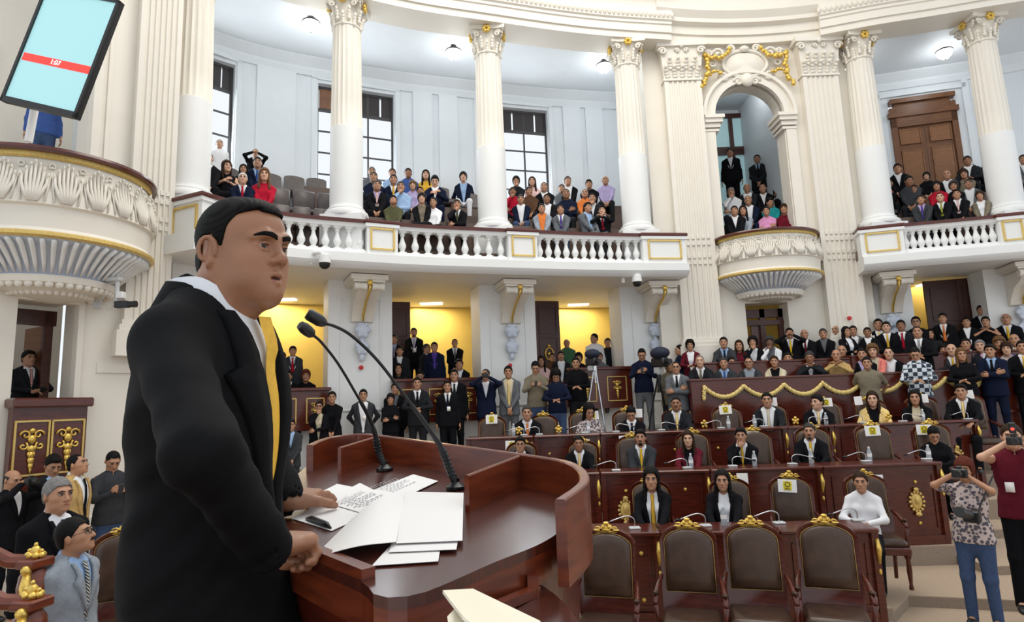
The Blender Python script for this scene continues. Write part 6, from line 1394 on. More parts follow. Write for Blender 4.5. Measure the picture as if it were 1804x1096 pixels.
gal(1705,316,1,'si_lap','open','grey','man in grey jacket and white shirt behind the grey cardigan woman',hcol='dgr')
gal(1621,344,0,'si_lap','suit','dgrey','front row man in grey suit with blue tie in the right gallery',tie='purple',shirt='lav',hair='short')
gal(1655,340,0,'si_lap','suit','black','front row man with long green tie in the right gallery',tie='ogreen',hair='thin',skin='light')
gal(1684,334,0,'si_lap','suit','black','front row man in black suit with pinkish tie in the right gallery',tie='lpink',hair='part')
gal(1725,337,0,'si_lap','open','khaki','front row woman in grey green cardigan in the right gallery',fem=1,hair='bob',hcol='brn')
gal(1566,316,2,'si_lap','shirt','coral','person in reddish top peeking out behind the column right of the arch',s=.95)
gal(1801,273,3,'si_lap','suit','grey','person in grey cut by the right edge, upper gallery',hcol='blk')
# ---- boxes under the gallery, left
B = person
def bx(px, py, d, fl, *a, C=None, **k): q, n, _ = find(offs(C if C is not None else GW, d), px, 3.6); return person(px, py, float(q[1]), fl, *a, **k)
bx(465,573,1.6,2.6,'st_down','suit','black','man in dark jacket and pale blue shirt standing just right of the speaker\'s tie',shirt='lblue')
bx(497,620,1.3,2.5,'si_lap','shirt','burg','dark haired person in maroon behind the man with red tie',s=1)
bx(516,610,.7,2.42,'st_down','suit','dgrey','man in grey suit with red tie in the nearest box',tie='red',hair='part')
bx(507,653,.4,2.42,'si_lap','suit','black','dark haired man low in the nearest box beside the speaker\'s chest',s=1)
bx(539,652,.4,2.42,'si_lap','blouse','black','woman with short reddish hair in black at the nearest box ledge',fem=1,hair='bob',hcol='red',s=1)
bx(694,590,.9,2.42,'st_down','suit','black','man in dark suit at the left jamb of the middle box',tie='lav',shirt='lblue')
bx(704,610,.6,2.42,'st_down','suit','char','young man in dark suit above the microphone neck in the middle box',s=.94)
bx(702,641,.35,2.42,'si_lap','blouse','char','woman with long dark hair low in the middle box',fem=1,hair='long',s=1)
bx(729,578,1.2,2.55,'st_down','suit','black','bearded man in black suit standing tall against the yellow wall of the middle box',tie='lav',badge=1,mus=2)
bx(752,606,.9,2.5,'st_down','suit','char','grey haired man turned aside in the middle box',hcol='dgr',s=.95,yaw=50)
bx(765,603,.6,2.42,'st_down','suit','navy','man in navy suit with purple tie in the middle box',tie='purple',shirt='purple',s=.95)
bx(801,597,1.0,2.5,'st_clasp','suit','black','man in black suit with grey tie at the right of the middle box',tie='grey',hair='buzz')
bx(809,633,.35,2.42,'si_lap','suit','black','man in black suit leaning on the middle box ledge',hair='part',s=1)
bx(740,652,.3,2.42,'si_chin','shirt','red','person in red low in the middle box, head bowed',hp=25,s=1)
bx(998,597,1.5,2.55,'st_down','shirt','green','man in dark green shirt against the yellow wall of the right hand box',hair='bald',hcol='dgr',s=.95)
bx(988,619,.6,2.42,'st_down','open','char','moustached man in dark jacket and open white shirt in the right hand box',mus=1,s=.92)
bx(973,622,.8,2.42,'st_down','shirt','brown','man in brown beside the moustached man',s=.9)
bx(953,628,.5,2.42,'si_lap','blouse','lpink','woman in pink beside the wooden door of the right hand box',fem=1,hair='long',s=1)
bx(1019,622,.4,2.42,'si_lap','blouse','black','dark haired woman behind the man in a black shirt',fem=1,hair='bob',s=1.02)
bx(1046,588,.9,2.5,'st_down','shirt','white','person in patterned light vest standing in the right hand box',hair='short',hy=-40,s=1)
bx(1070,596,1.0,2.5,'st_down','shirt','char','dark clothed person in the corner of the right hand box',s=.96)
bx(1055,621,.35,2.42,'si_lap','shirt','grey','person in grey shirt behind the tripod in the right hand box',hcol='brn',s=1.05)
# ---- standing along the wall, left
B(513,739,11.0,.95,'st_clasp','suit','dgrey','man in grey suit with clasped hands directly behind the speaker\'s lapel',shirt='lblue',hair='short',lod=1)
B(562,708,11.7,1.0,'st_chin','open','black','person in black jacket covering the mouth with one hand',fem=1,hair='short',shirt='cream',glasses=1,lod=1)
B(585,690,12.0,1.0,'st_clasp','open','black','woman in black jacket with hair tied back right of the covered mouth person',fem=1,hair='bun',shirt='black',lod=1)
B(640,686,12.2,1.05,'st_behind','open','dgrey','man in shiny grey suit with white badge against the first pier',shirt='white',badge=1,lod=1,legs='char')
B(688,696,12.3,1.1,'st_fold','sweater','black','woman in black with pink collar and crossed arms',fem=1,hair='bob',lod=1)
B(696,675,12.7,1.1,'st_down','suit','black','man in dark suit behind the crossed arms woman',shirt='grey')
B(735,665,12.4,1.15,'st_mid','suit','char','man in charcoal suit with black tie holding something, below the middle box',tie='black',lod=1)
B(788,671,12.5,1.15,'st_down','suit','black','man in black suit with lanyard and white badge',tie='navy',badge=1,lod=1)
B(800,651,12.9,1.22,'st_down','suit','black','man in dark suit and white shirt behind the man with the lanyard',tie='char',lod=1)
r, g = B(855,650,13.0,1.22,'st_cam','suit','navy','grey haired man in navy suit raising a small camera',hcol='dgr',hair='thin',hy=-25,lod=1); held(r, g, 'compact_camera', 'small camera held up by the grey haired man in navy suit', 'camera', 'camera')
B(895,645,13.1,1.22,'st_clasp','open','grey','man in grey suit with loose yellow tie and clasped hands',tie='lyel',shirt='cream',hair='short',lod=1)
r, g = B(943,637,13.2,1.22,'st_phone','shirt','khaki','man in khaki shirt looking down at his phone',hp=25,legs='jeans',lod=1); held(r, g, 'mobile_phone', 'dark phone in the hands of the man in khaki shirt', 'phone', 'phone')
B(979,652,13.0,1.22,'st_mid','sweater','navy','photographer in navy jacket and jeans, head lowered, between khaki and black shirts',hp=35,legs='jeans',hair='curly',lod=1)
B(1014,630,13.3,1.22,'st_mid','shirt','black','stocky man in black shirt in front of the right hand box',fat=.5,hair='short',lod=1,s=1.05)
r, g = B(1130,614,13.7,1.22,'st_phone','sweater','navy','young man in navy sweater and grey jeans reading his phone by the last pier',hp=30,hair='buzz',legs='grey',lod=1); held(r, g, 'mobile_phone', 'phone held by the young man in navy sweater', 'phone', 'phone')
B(1178,634,13.5,1.22,'st_mid','shirt','khaki','bald cameraman behind the big video camera',hair='bald',hcol='dgr',hy=30)
B(1190,637,12.6,1.22,'st_fold','suit','grey','man in grey suit with glasses and crossed arms at the end of the long bench',tie='char',glasses=1,lod=1,hair='thin')
B(1196,608,14.0,1.55,'st_down','sweater','navy','man in dark blue seen from the side behind the cameraman',yaw=-70,s=.95)
# ---- back benches
ba = lambda px, py, *a, **k: person(px, py, 12.95, 1.72, *a, **k)
bb = lambda px, py, *a, **k: person(px, py, 13.65, 2.02, *a, **k)
B(1215,600,13.75,2.0,'st_mid','open','burg','woman with dark bob and red blazer over white blouse',fem=1,hair='curly',shirt='white',s=.95)
bb(1274,594,'si_desk','suit','dgrey','man in blue grey suit at the second bench left of the dark door',tie='navy',shirt='lblue',s=1.05)
bb(1301,600,'si_desk','blouse','burg','woman with long brown hair in dark red at the second bench',fem=1,hair='long',hcol='brn',s=1)
bb(1325,594,'si_chin','open','black','woman with white top resting her head on one hand before the dark door',fem=1,hair='curly',shirt='white',s=1)
bb(1355,594,'si_chin','open','white','grey haired dark skinned person in white jacket before the dark door',hcol='dgr',hair='curly',skin='dark',shirt='grey',s=1)
ba(1232,626,'si_desk','suit','char','grey haired man in dark suit and beige tie, left end of the garland bench',hcol='gry',hair='thin',tie='khaki',skin='light')
ba(1274,630,'si_mid','suit','dgrey','grey haired man in grey suit with blue tie at the garland bench',hcol='dgr',tie='blue',shirt='lblue')
person(1288,629,13.3,1.72,'si_lap','shirt','char','face of a dark haired man between two men at the garland bench',s=1,hy=20)
ba(1318,629,'si_desk','open','dgrey','man in grey suit and glasses without tie at the garland bench',glasses=1,shirt='lgrey',hair='thin')
ba(1363,627,'si_desk','open','cream','woman in cream jacket tilting her head at the garland bench',fem=1,hair='short',shirt='black',hcol='brn')
person(1387,621,13.2,1.75,'si_desk','suit','navy','moustached man in navy suit and purple tie behind the cream jacket woman',tie='purple',shirt='lblue',mus=1)
ba(1425,619,'si_pray','suit','char','grey haired dark skinned man in dark suit with hands together at the garland bench',hcol='dgr',skin='brown',hp=12)
ba(1472,615,'si_pray','sweater','tan','bald man in rust brown jacket with hands at his mouth',hair='bald',hcol='gry')
ba(1517,613,'si_lap','suit','black','man in black suit beside the coral jacket woman',shirt='lav')
ba(1536,608,'si_lap','open','coral','curly haired woman in coral jacket',fem=1,hair='curly',hcol='lbr',shirt='cream',skin='light')
ba(1564,612,'si_mid','open','black','balding man in black jacket and white shirt at the garland bench',hair='thin',skin='light')
person(1482,608,13.3,1.75,'si_lap','shirt','grey','balding person behind the rust brown jacket',hair='bald',hcol='gry')
B(1390,578,13.75,2.02,'st_cam','suit','black','man in black suit and yellow tie with hands before his face, standing by the door',tie='yellow')
B(1416,580,13.8,2.02,'st_clasp','suit','black','bald man in black suit and dark red tie standing right of the door',hair='bald',hcol='dgr',tie='dred')
B(1449,579,13.8,2.02,'st_clasp','suit','black','man in black suit leaning with clasped hands right of the bald man',shirt='grey',hair='short',hcol='dgr')
B(1469,572,14.0,2.02,'st_down','shirt','khaki','balding man in beige shirt standing against the pilaster',hair='bald',hcol='dgr')
B(1490,576,13.7,2.02,'st_mid','open','black','dark haired woman in black bending sideways',fem=1,hair='long',yaw=40,s=.95)
B(1502,574,13.9,2.02,'st_down','open','grey','man in light grey jacket behind the bending woman',s=.95)
B(1527,577,13.7,2.02,'st_mid','suit','black','dark skinned man in black with badge near the bending woman',skin='brown',s=.94)
B(1546,562,14.0,2.02,'st_down','suit','black','taller man in black suit and pale yellow tie below the left corbel drop',tie='lyel')
B(1560,567,13.8,2.02,'st_down','suit','black','shorter man in black suit and golden tie below the left corbel drop',tie='gold',skin='light')
B(1586,564,13.8,2.02,'st_down','suit','char','dark skinned man in grey suit and red tie left of the glasses man',tie='red',skin='brown')
B(1612,556,13.9,2.02,'st_down','suit','black','man with glasses in black suit before the yellow wall',glasses=1,shirt='lblue')
B(1615,575,13.1,1.75,'st_mid','suit','black','large balding man in black suit and striped tie in the middle of the right benches',hair='thin',tie='stripe',fat=1,s=1.05)
B(1638,580,13.8,2.02,'st_down','blouse','char','dark haired woman between the large man and the red tied man',fem=1,hair='long',s=.93)
B(1659,552,13.8,2.02,'st_down','suit','black','man in black suit and orange red tie in front of the door edge',tie='orange',s=1.0)
B(1701,559,13.7,2.02,'st_down','suit','black','man in black suit and white shirt with badge before the mahogany door',badge=1,s=.97)
B(1727,538,14.2,2.2,'st_clasp','suit','black','highest standing man, black suit, at the right door jamb',s=1.0)
B(1735,558,13.6,2.02,'st_pray','vest','black','woman in sleeveless black with hands joined at her mouth',fem=1,hair='bun',s=.97)
B(1761,556,13.9,2.02,'st_down','suit','char','man whose face shows left of the bald man with yellow tie',s=.97)
B(1771,552,13.7,2.02,'st_mid','suit','black','bald man in black suit with yellow tie at the right end of the benches',hair='bald',hcol='dgr',tie='yellow')
B(1793,542,13.8,2.02,'st_down','suit','navy','man in navy suit and blue tie at the right edge, top row',tie='blue',hair='thin')
person(1674,603,12.95,1.75,'si_desk','suit','dgrey','bald elderly man in grey suit and yellow tie at the right benches',hair='bald',hcol='wht',tie='gold',skin='light')
person(1700,596,13.1,1.75,'si_desk','suit','char','man in dark suit and orange tie beside the bald elderly man',tie='orange',skin='tan')
person(1725,599,13.0,1.75,'si_lap','suit','char','grey haired man in dark suit and pink tie at the right benches',hair='short',hcol='gry',tie='rose',skin='light')
person(1759,595,13.1,1.75,'si_mid','blouse','purple','woman with light brown hair in purple print at the right benches',fem=1,hair='curly',hcol='lbr')
person(1771,602,12.9,1.72,'si_desk','blouse','floral','woman in light grey print at the right benches',fem=1,hair='bob',hcol='brn',skin='light')
person(1785,588,13.1,1.8,'si_lap','suit','khaki','bald man in beige suit behind the printed blouse woman',hair='bald',hcol='dgr',tie='lyel')
person(1661,607,13.1,1.75,'si_lap','blouse','black','dark haired woman partly hidden by the bald elderly man',fem=1,hair='bob',s=.98)
# ---- standing before the garland bench
B(1526,629,11.98,1.22,'st_behind','short','khaki','man in grey short sleeved shirt standing before the garland bench',lod=1,skin='tan',hair='short')
B(1611,612,12.0,1.22,'st_mid','shirt','plaid','photographer in black and white plaid shirt looking down',hp=30,hair='buzz',legs='denim',lod=1,s=1.06)
B(1692,614,12.0,1.22,'st_mid','blouse','black','woman in black with light brown hair holding her hands together',fem=1,hair='long',hcol='lbr',lod=1,hy=15,s=1.04)
B(1742,607,12.0,1.22,'st_fold','suit','navy','man in dark blue suit with crossed arms standing at the aisle',shirt='lblue',tie='black',hair='part',lod=1,s=1.05)
B(1799,600,12.0,1.22,'st_mid','suit','black','man in black suit and yellow tie cut by the right edge, before the benches',tie='gold',lod=1,s=1.08)
# ---- legislators
def leg(px, py, Y, fl, *a, **k): k.setdefault('lod', 1); return person(px, py, Y, fl, 'si_'+a[0], *a[1:], **k)
leg(928,715,11.2,.82,'desk','suit','black','seated man in black suit with orange tie at the far row',tie='orange',hair='short',hcol='dgr')
leg(1037,712,11.2,.82,'mid','blouse','floral','woman with long curly black hair in patterned top looking down',fem=1,hair='wavy',hp=25,hy=20)
leg(1111,716,11.2,.82,'desk','suit','black','man looking down at his desk in the far row, dark tie',tie='navy',hp=35)
leg(1190,699,11.25,.82,'desk','suit','char','heavy man in charcoal suit with yellow tie at the far row',tie='lyel',fat=1,hair='buzz',skin='brown',mus=1,s=1.05)
leg(1350,692,11.2,.82,'desk','open','char','man with open white collar and pale tie below the garland',tie='cream',hair='short')
leg(1438,696,11.2,.82,'desk','suit','black','man turned aside with pale yellow tie below the garland end',tie='lyel',hair='part',skin='light',hy=-35)
leg(1535,687,11.2,.82,'mid','open','lyel','woman in yellow jacket with shoulder length brown hair',fem=1,hair='long',hcol='brn',shirt='black',skin='light')
leg(1610,688,11.2,.82,'desk','open','black','woman with long dark hair, black jacket and cream blouse at the far row',fem=1,hair='long',shirt='cream')
leg(1691,677,11.1,.82,'desk','suit','black','man in black suit with yellow tie at the right end of the far row',tie='lyel',hair='part')
leg(916,770,9.63,.52,'desk','suit','black','man with glasses partly hidden by the lectern rim',glasses=1,hair='part')
leg(1019,768,9.58,.52,'desk','suit','black','dark haired man with yellow tie right of the lectern rim',tie='lyel',skin='brown',hair='short')
leg(1127,757,9.58,.52,'lap','suit','dgrey','young man with goatee in grey suit and yellow tie',tie='yellow',mus=2,hair='part')
leg(1211,760,9.58,.52,'desk','open','burg','woman in burgundy jacket over black top at the second row',fem=1,hair='long',hcol='brn',shirt='black',skin='light')
leg(1304,754,9.48,.52,'chin','suit','black','man resting his hand on his mouth, yellow tie, second row',tie='gold',hair='part')
leg(1424,746,9.48,.52,'desk','suit','black','grey bearded man in black suit with yellow tie, second row',tie='yellow',mus=2,hcol='dgr',hair='short')
leg(1643,752,9.38,.52,'mid','blouse','black','woman in black bending over her desk with hair pulled back',fem=1,hair='slick',hp=35,hy=15)
leg(1146,826,7.55,.12,'desk','open','black','woman with long black hair and yellow printed scarf in the nearest desk row',fem=1,hair='wavy',shirt='white',tie='gold',lod=2,skin='tan')
leg(1271,829,7.55,.12,'desk','open','black','woman with fringe and black jacket with yellow collar in the nearest desk row',fem=1,hair='long',shirt='white',lod=2)
leg(1514,832,7.5,.12,'mid','shirt','white','woman in white long sleeved blouse in the nearest desk row',fem=1,hair='slick',hcol='brn',lod=2,skin='tan')
# ---- photographers at the right
r, g = B(1696,808,6.5,-.12,'st_cam','short','floral','red haired woman photographer in patterned blouse and dark jeans',fem=1,hair='bob',hcol='red',legs='jeans',lod=2,skin='tan',yaw=-8,s=.93,badge=1)
held(r, g, 'photo_camera', 'black camera with flash held to the eye of the red haired photographer', 'camera', 'camera')
q = r.location; o = thing('telephoto_camera', 'second black camera with long lens hanging at the red haired woman\'s side', 'camera', (q.x-.17, q.y-.26, 1.08), -.9)
MB().bbox((0,0,0), (.14,.08,.11), .012).build('camera_body', BLACK, o); MB().lathe([(.04,0),(.045,.04),(.042,.16),(.05,.2),(.048,.23)], (0,-.04,.02), 16, axis=(-.1,-1,.25)).build('lens', BLACK, o, smooth=.7)
MB().tube([(.05,.02,.05),(.12,.1,.25),(.17,.17,.38)], .008, 5).build('strap', BLACK, o)
r, g = B(1779,745,6.75,0,'st_cam','vest','burg','man photographer in burgundy vest and black trousers holding a camera to his face',hair='short',hcol='brn',legs='black',lod=2,skin='light',yaw=5,badge=-1.5)
S_ = g['arms']
o = held(r, g, 'photo_camera', 'black camera with red glowing flash held by the man in the burgundy vest', 'camera', 'camera'); MB().bbox((0,0,.13), (.06,.05,.11), .008).build('flash_unit', BLACK, o); MB().ell((0,-.026,.12), (.016,.006,.014), 10, 6).build('red_light', mat('red_glow', (.8,.02,.02), .3, emit=(1,.03,.02), estr=4), o, smooth=True)
# ---- people at the lower left
L2 = dict(lod=2)
B(52,618,9.45,1.63,'st_mid','suit','char','young man in charcoal suit with red striped tie behind the left box front',tie='rstripe',hair='part',lod=1,yaw=25)
r, g = B(24,828,7.8,0,'st_cam','suit','black','balding man in black suit photographing at the far left',hair='bald',hcol='dgr',hp=15,yaw=40,skin='tan',**L2); held(r, g, 'compact_camera', 'small black camera in front of the balding man at the far left', 'camera', 'camera')
B(95,802,8.2,0,'st_down','suit','char','dark haired man in grey suit looking down behind the grey haired man',hp=25,yaw=20,hair='part',shirt='lblue',**L2)
B(105,842,4.9,0,'st_down','suit','black','grey haired man in black suit standing behind the man in light grey suit',hcol='gry',hair='short',tie='char',shirt='white',yaw=30,**L2)
B(138,800,8.0,0,'st_down','open','tan','man in tan jacket with head raised near the wall',yaw=60,hp=-12,hair='thin',tie='black',legs='khaki',**L2)
r, g = B(200,795,8.6,0,'st_phone','sweater','dgrey','young man in grey hooded sweatshirt looking at his phone by the wall',hp=30,hair='buzz',legs='jeans',yaw=15,**L2); held(r, g, 'mobile_phone', 'phone in the hands of the young man in grey sweatshirt', 'phone', 'phone')
B(135,912,4.2,0,'st_down','suit','lgrey','man with glasses and moustache in light grey suit at the lower left corner',hair='short',glasses=1,mus=1,tie='stripe',shirt='lblue',yaw=50,hy=18,hp=-14,**L2)
gal_ = thing('person', 'person in blue top standing below the hanging screen', 'person', (0,0,0)); bpy.data.objects.remove(gal_)
q = atY(82,165,9.6); person(82,150,9.6,5.35,'st_down','shirt','blue','person in blue top standing below the hanging screen on the pulpit balcony',legs='jeans',lod=0,s=1.0)
chair(222, 915, 5.9, 0, .5, 'leather armchair beside the speaker\'s back at the lower left')
# video camera on tripod and a silver tripod
def tripod(px, Y, zt, fl, label, col, nm='tripod', head=True):
    x = _xat(px, zt, Y); r = thing(nm, label, 'tripod', (x, Y, fl), .3); h = zt-fl
    for k in range(3): a = k*2.094+.6; MB().tube([(.03*math.cos(a),.03*math.sin(a),h-.1),(.22*math.cos(a),.22*math.sin(a),h*.45),(.36*math.cos(a),.36*math.sin(a),0)], [.018,.015,.012], 6).build('leg', col, r)
    MB().lathe([(.03,h-.35),(.03,h-.12),(.05,h-.1),(.05,h)], n=10).build('centre_column', col, r); return r
tripod(1048, 13.0, atY(1048,645,13.0)[2], 1.22, 'silver tripod standing before the right hand box', CHROME); tripod(1160, 13.2, atY(1160,660,13.2)[2], 1.22, 'black tripod under the big video camera', BLKM)
for px, py, Y, lb, sc in ((1162,632,13.2,'large black video camera with a furry cover by the last pier',1.0),(1043,632,13.0,'black video camera on the silver tripod',.8)):
    p = atY(px, py, Y); r = thing('video_camera', lb, 'video camera', p, .5, s=sc)
    MB().bbox((0,0,-.08), (.18,.4,.2), .03).build('camera_body', BLACK, r, smooth=.7); MB().ell((0,-.02,.12), (.2,.22,.13), 14, 10).build('cover', mat('dark_blue_cover', (.015,.02,.04), .8), r, smooth=True); MB().lathe([(.05,0),(.06,.12)], (0,-.2,-.08), 14, axis=(0,-1,0)).build('lens', BLACK, r); MB().box((-.02,.05,-.24), (.1,.15,.12)).build('mount_plate', GREYP, r)
# ================================================================ LECTERN
def zpl(Y): return 2.016+.087*(Y-1.03)
def onp(px, py, dz=0.):   # point of the lectern's sloping top that shows at px, py
    d = ray(px, py); k = (2.016-.087*1.03+dz-CZ)/(d[2]-.087*d[1]); return CAMP+d*k
lect = thing('lectern', 'mahogany speaker\'s lectern with curved raised rim and two dividers', 'lectern', (0, 0, 0))
outl = [(478,935),(500,962),(560,992),(640,1027),(652,1043),(672,1051),(700,1053),(747,1044),(801,1022),(873,990),(946,961),(988,935),(1014,905),(1026,880),(1020,868),(1000,862),(925,850),(760,826),(660,812),(600,808),(552,815),(528,832),(498,859),(470,890)]
OP = np.array([onp(*q) for q in outl]); OP2 = resample(np.vstack([spline([p for p in OP], 5), OP[:1]]), n=110)[:-1]
def slabp(m, P, t0, t1, mi=0): 
    n = len(P); V = [[p[0], p[1], p[2]+t0] for p in P]+[[p[0], p[1], p[2]+t1] for p in P]
    m.add(V, [list(range(n)), list(range(n, 2*n))[::-1]]+[[i, n+i, n+(i+1)%n, (i+1)%n] for i in range(n)], mi)
m = MB(); slabp(m, OP2, -.018, 0); m.build('reading_top', MAHOT, lect)
cen = OP2.mean(0)
def shrink(P, k): return cen+(P-cen)*k
m = MB(); Q = shrink(OP2, .992); slabp(m, Q, -.075, -.016); m.build('apron', MAHOL, lect)
m = MB(); Q = shrink(OP2, .965); n = len(Q); V = [[p[0], p[1], p[2]-.07] for p in Q]+[[p[0], p[1], 1.0] for p in shrink(OP2, .93)]
m.add(V, [[i, n+i, n+(i+1)%n, (i+1)%n] for i in range(n)]+[list(range(n, 2*n))]); m.build('cabinet', MAHO, lect)
RIMP = [(540,784),(560,775),(585,768.6),(631,764),(668,765.5),(765,778),(850,789),(924,799),(985,808),(1015,816),(1034,829),(1038,845),(1026,859),(1006,873),(996,880)]
def wall_on_top(m, pts, h, th, drop=-.002, n=60):
    P = np.array([onp(x, y, h) for x, y in pts]); P = resample(spline(list(P), 6), n=n) if len(pts) > 2 else P
    t = np.gradient(P[:, :2], axis=0); t /= np.linalg.norm(t, axis=1)[:, None]; N = np.stack([-t[:,1], t[:,0]], 1); V = []
    for p, q in zip(P, N):
        a = p[:2]-q*th; zt = p[2]; zb = zpl(p[1])+drop
        ch = .003
        V += [[a[0],a[1],zb],[a[0],a[1],zt-ch],[*(a+q*ch),zt],[*(p[:2]-q*ch),zt],[p[0],p[1],zt-ch],[p[0],p[1],zb]]
    k = 6; Fs = [[i*k+j, (i+1)*k+j, (i+1)*k+(j+1)%k, i*k+(j+1)%k] for i in range(len(P)-1) for j in range(k)]+[list(range(k)), [(len(P)-1)*k+j for j in range(k)][::-1]]
    m.add(V, Fs)
m = MB(); wall_on_top(m, RIMP, .085, .022, -.075); m.build('rim', MAHOL, lect, smooth=.5)
for a, b in (((595,788),(662,768)),((818,837),(921,798))):
    m = MB(); wall_on_top(m, [a, b], .083, .012, n=2); m.build('divider', MAHOL, lect)
m = MB(); a, b = onp(540,980), onp(641,1023); d = b-a; d /= np.linalg.norm(d); nrm_ = np.array([-d[1], d[0], 0]); m.hexa([a-nrm_*.004, b-nrm_*.004, b+nrm_*.022, a+nrm_*.022]+[q+np.array([0,0,.018]) for q in (a-nrm_*.004, b-nrm_*.004, b+nrm_*.022, a+nrm_*.022)]); m.build('retaining_strip', MAHOL, lect)
# lower ledge and supports at the right of the lectern
p0 = atY(945, 1040, 1.25); lz = p0[2]; e = [atZ(x, y, lz) for x, y in ((905,1030),(950,1028),(975,1045),(1000,1068),(1030,1110),(1040,1180),(700,1180),(760,1100))]
m = MB(); slabp(m, np.array(e), -.02, 0); m.build('lower_ledge', MAHOT, lect); m = MB(); slabp(m, shrink(np.array(e), 1.0), -.045, -.019); m.build('ledge_edge', MAHOL, lect)
m = MB(); q = atY(938, 1010, 1.22); m.box((q[0], q[1], lz+.012), (.02,.03,.05)); m.build('support_post', MAHOL, lect); a, b = atY(880, 1068, 1.12), atY(945, 1040, 1.22); m = MB(); m.tube([a, b], .012, 4); m.build('support_rail', MAHOL, lect)
# papers
def sheetpatch(C, bulge=0., lift=.002, n=12, curl=0.):   # C: four px corners (a,b,c,d); bilinear patch on the lectern
    P = [onp(*c) for c in C]; V = []; 
    for i in range(n+1):
        for j in range(n+1):
            u, v = i/n, j/n; p = P[0]*(1-u)*(1-v)+P[1]*u*(1-v)+P[2]*u*v+P[3]*(1-u)*v
            V.append(p+np.array([0,0,lift+bulge*math.sin(math.pi*v)*(1 if True else u)+curl*(v**3)]))
    Fs = [[i*(n+1)+j, (i+1)*(n+1)+j, (i+1)*(n+1)+j+1, i*(n+1)+j+1] for i in range(n) for j in range(n)]
    V = np.array(V); m = MB(); N = len(V); m.add(np.vstack([V, V-np.array([0,0,.0007])]), Fs+[[N+i for i in f[::-1]] for f in Fs]); return m, P
def paper(C, label, lift, bulge=0., curl=0.):
    m, P = sheetpatch(C, bulge, lift, curl=curl); o = m.build('paper_sheet', PAPER, None, smooth=.8); return tag(o, label, 'paper sheet', 'speech papers on the lectern')
p1 = paper([(514,915),(584,937),(700,885),(634,852)], 'printed speech page under the speaker\'s left hand', .002)
p1b = paper([(520,890),(572,905),(640,862),(594,853)], 'blank page corner peeking out left under the printed page', .0008)
p2 = paper([(590,893),(648,910),(772,850),(728,838)], 'printed speech page lying toward the left microphone', .004)
ink = MB()
def lines(C, rows, lift):
    P = [onp(*c) for c in C]; rn = random.Random(3)
    f = lambda u, v: P[0]*(1-u)*(1-v)+P[1]*u*(1-v)+P[2]*u*v+P[3]*(1-u)*v+np.array([0,0,lift])
    for u0, v0, v1 in rows:
        v = v0
        while v < v1:
            w = rn.uniform(.012,.035); ink.add([f(u0, v), f(u0+.018, v), f(u0+.018, min(v+w, v1)), f(u0, min(v+w, v1))], [[0,1,2,3]]); v += w+.012
lines([(514,915),(584,937),(772,850),(680,836)], [(.16+.052*k, .30+.02*(k % 3)+(.1 if k in (0,) else 0), .52+(.05 if k % 4 else -.08)) for k in range(12)], .0052)
lines([(514,915),(584,937),(772,850),(690,836)], [(.2+.07*k, .64, .9-(.1 if k % 3 == 0 else 0)) for k in range(8)], .0062)
ink.build('printed_lettering', mat('faint_ink', (.40,.40,.42), .8), p2)
paper([(655,1001),(772,993),(776,968),(690,962)], 'lowest white page sticking out below the folded page', .004)
paper([(685,980),(804,975),(812,930),(700,930)], 'white page under the right half of the open pages', .007)
paper([(698,968),(815,963),(817,876),(714,874)], 'blank white page lying flat right of the fold, beside the right microphone', .011, .003)
m, _ = sheetpatch([(549,988),(648,1001),(714,874),(610,926)], .0, .008); 
def curlpage():
    A, B, C_, D = [onp(*c) for c in ((549,988),(650,1001),(714,874),(612,925))]; n = 16; V = []
    E = onp(698,968)
    for i in range(n+1):
        for j in range(n+1):
            u, v = i/n, j/n; bot = A*(1-u)**2+onp(632,1003)*2*u*(1-u)*1+E*u*u; top = D*(1-u)+C_*u
            p = bot*(1-v)+top*v; V.append(p+np.array([0,0,.004+.022*math.sin(math.pi*min(1,u*1.0))*.8+.010*u]))
    Fs = [[i*(n+1)+j, (i+1)*(n+1)+j, (i+1)*(n+1)+j+1, i*(n+1)+j+1] for i in range(n) for j in range(n)]; V = np.array(V); N = len(V)
    return tag(MB().add(np.vstack([V, V-np.array([0,0,.0007])]), Fs+[[N+i for i in f[::-1]] for f in Fs]).build('paper_sheet', PAPER, smooth=.8), 'curled white page with folded edge nearest the speaker\'s right hand', 'paper sheet', 'speech papers on the lectern')
curlpage()
a, b = onp(540,917), onp(583,934); d = b-a; tag(MB().tube([a+[0,0,.004], a+d*.2+[0,0,.008], a+d*.8+[0,0,.008], b+[0,0,.004]], [.003,.007,.007,.002], 8).build('pen', BLACK, smooth=True), 'black pen lying beside the speaker\'s right hand under the printed page', 'pen')
# booklet at the bottom edge
P = [atY(780,1040,.98), atY(833,1037,1.06), atY(952,1094,.93), atY(950,1130,.86), atY(868,1130,.80), atY(815,1085,.86), atY(792,1056,.93)]
bk = thing('booklet', 'folded cream booklet standing at the bottom edge below the lectern', 'booklet', P[0]); n = len(P); V = np.array(P)-P[0]
off = np.array([.0,-.012,-.012]); MB().add(np.vstack([V, V+off*.3]), [list(range(n)), list(range(n, 2*n))[::-1]]+[[i, n+i, n+(i+1)%n, (i+1)%n] for i in range(n)]).build('front_cover', CREAMP, bk)
V2 = np.array([atY(792,1056,.95), atY(840,1090,.9), atY(870,1130,.84), atY(790,1130,.84), atY(785,1096,.88), atY(800,1080,.9)])-P[0]; n = 6; MB().add(np.vstack([V2+[0,.02,0], V2+[0,.023,0]]), [list(range(n)), list(range(n, 2*n))[::-1]]+[[i, n+i, n+(i+1)%n, (i+1)%n] for i in range(n)]).build('back_pages', CREAMP, bk)
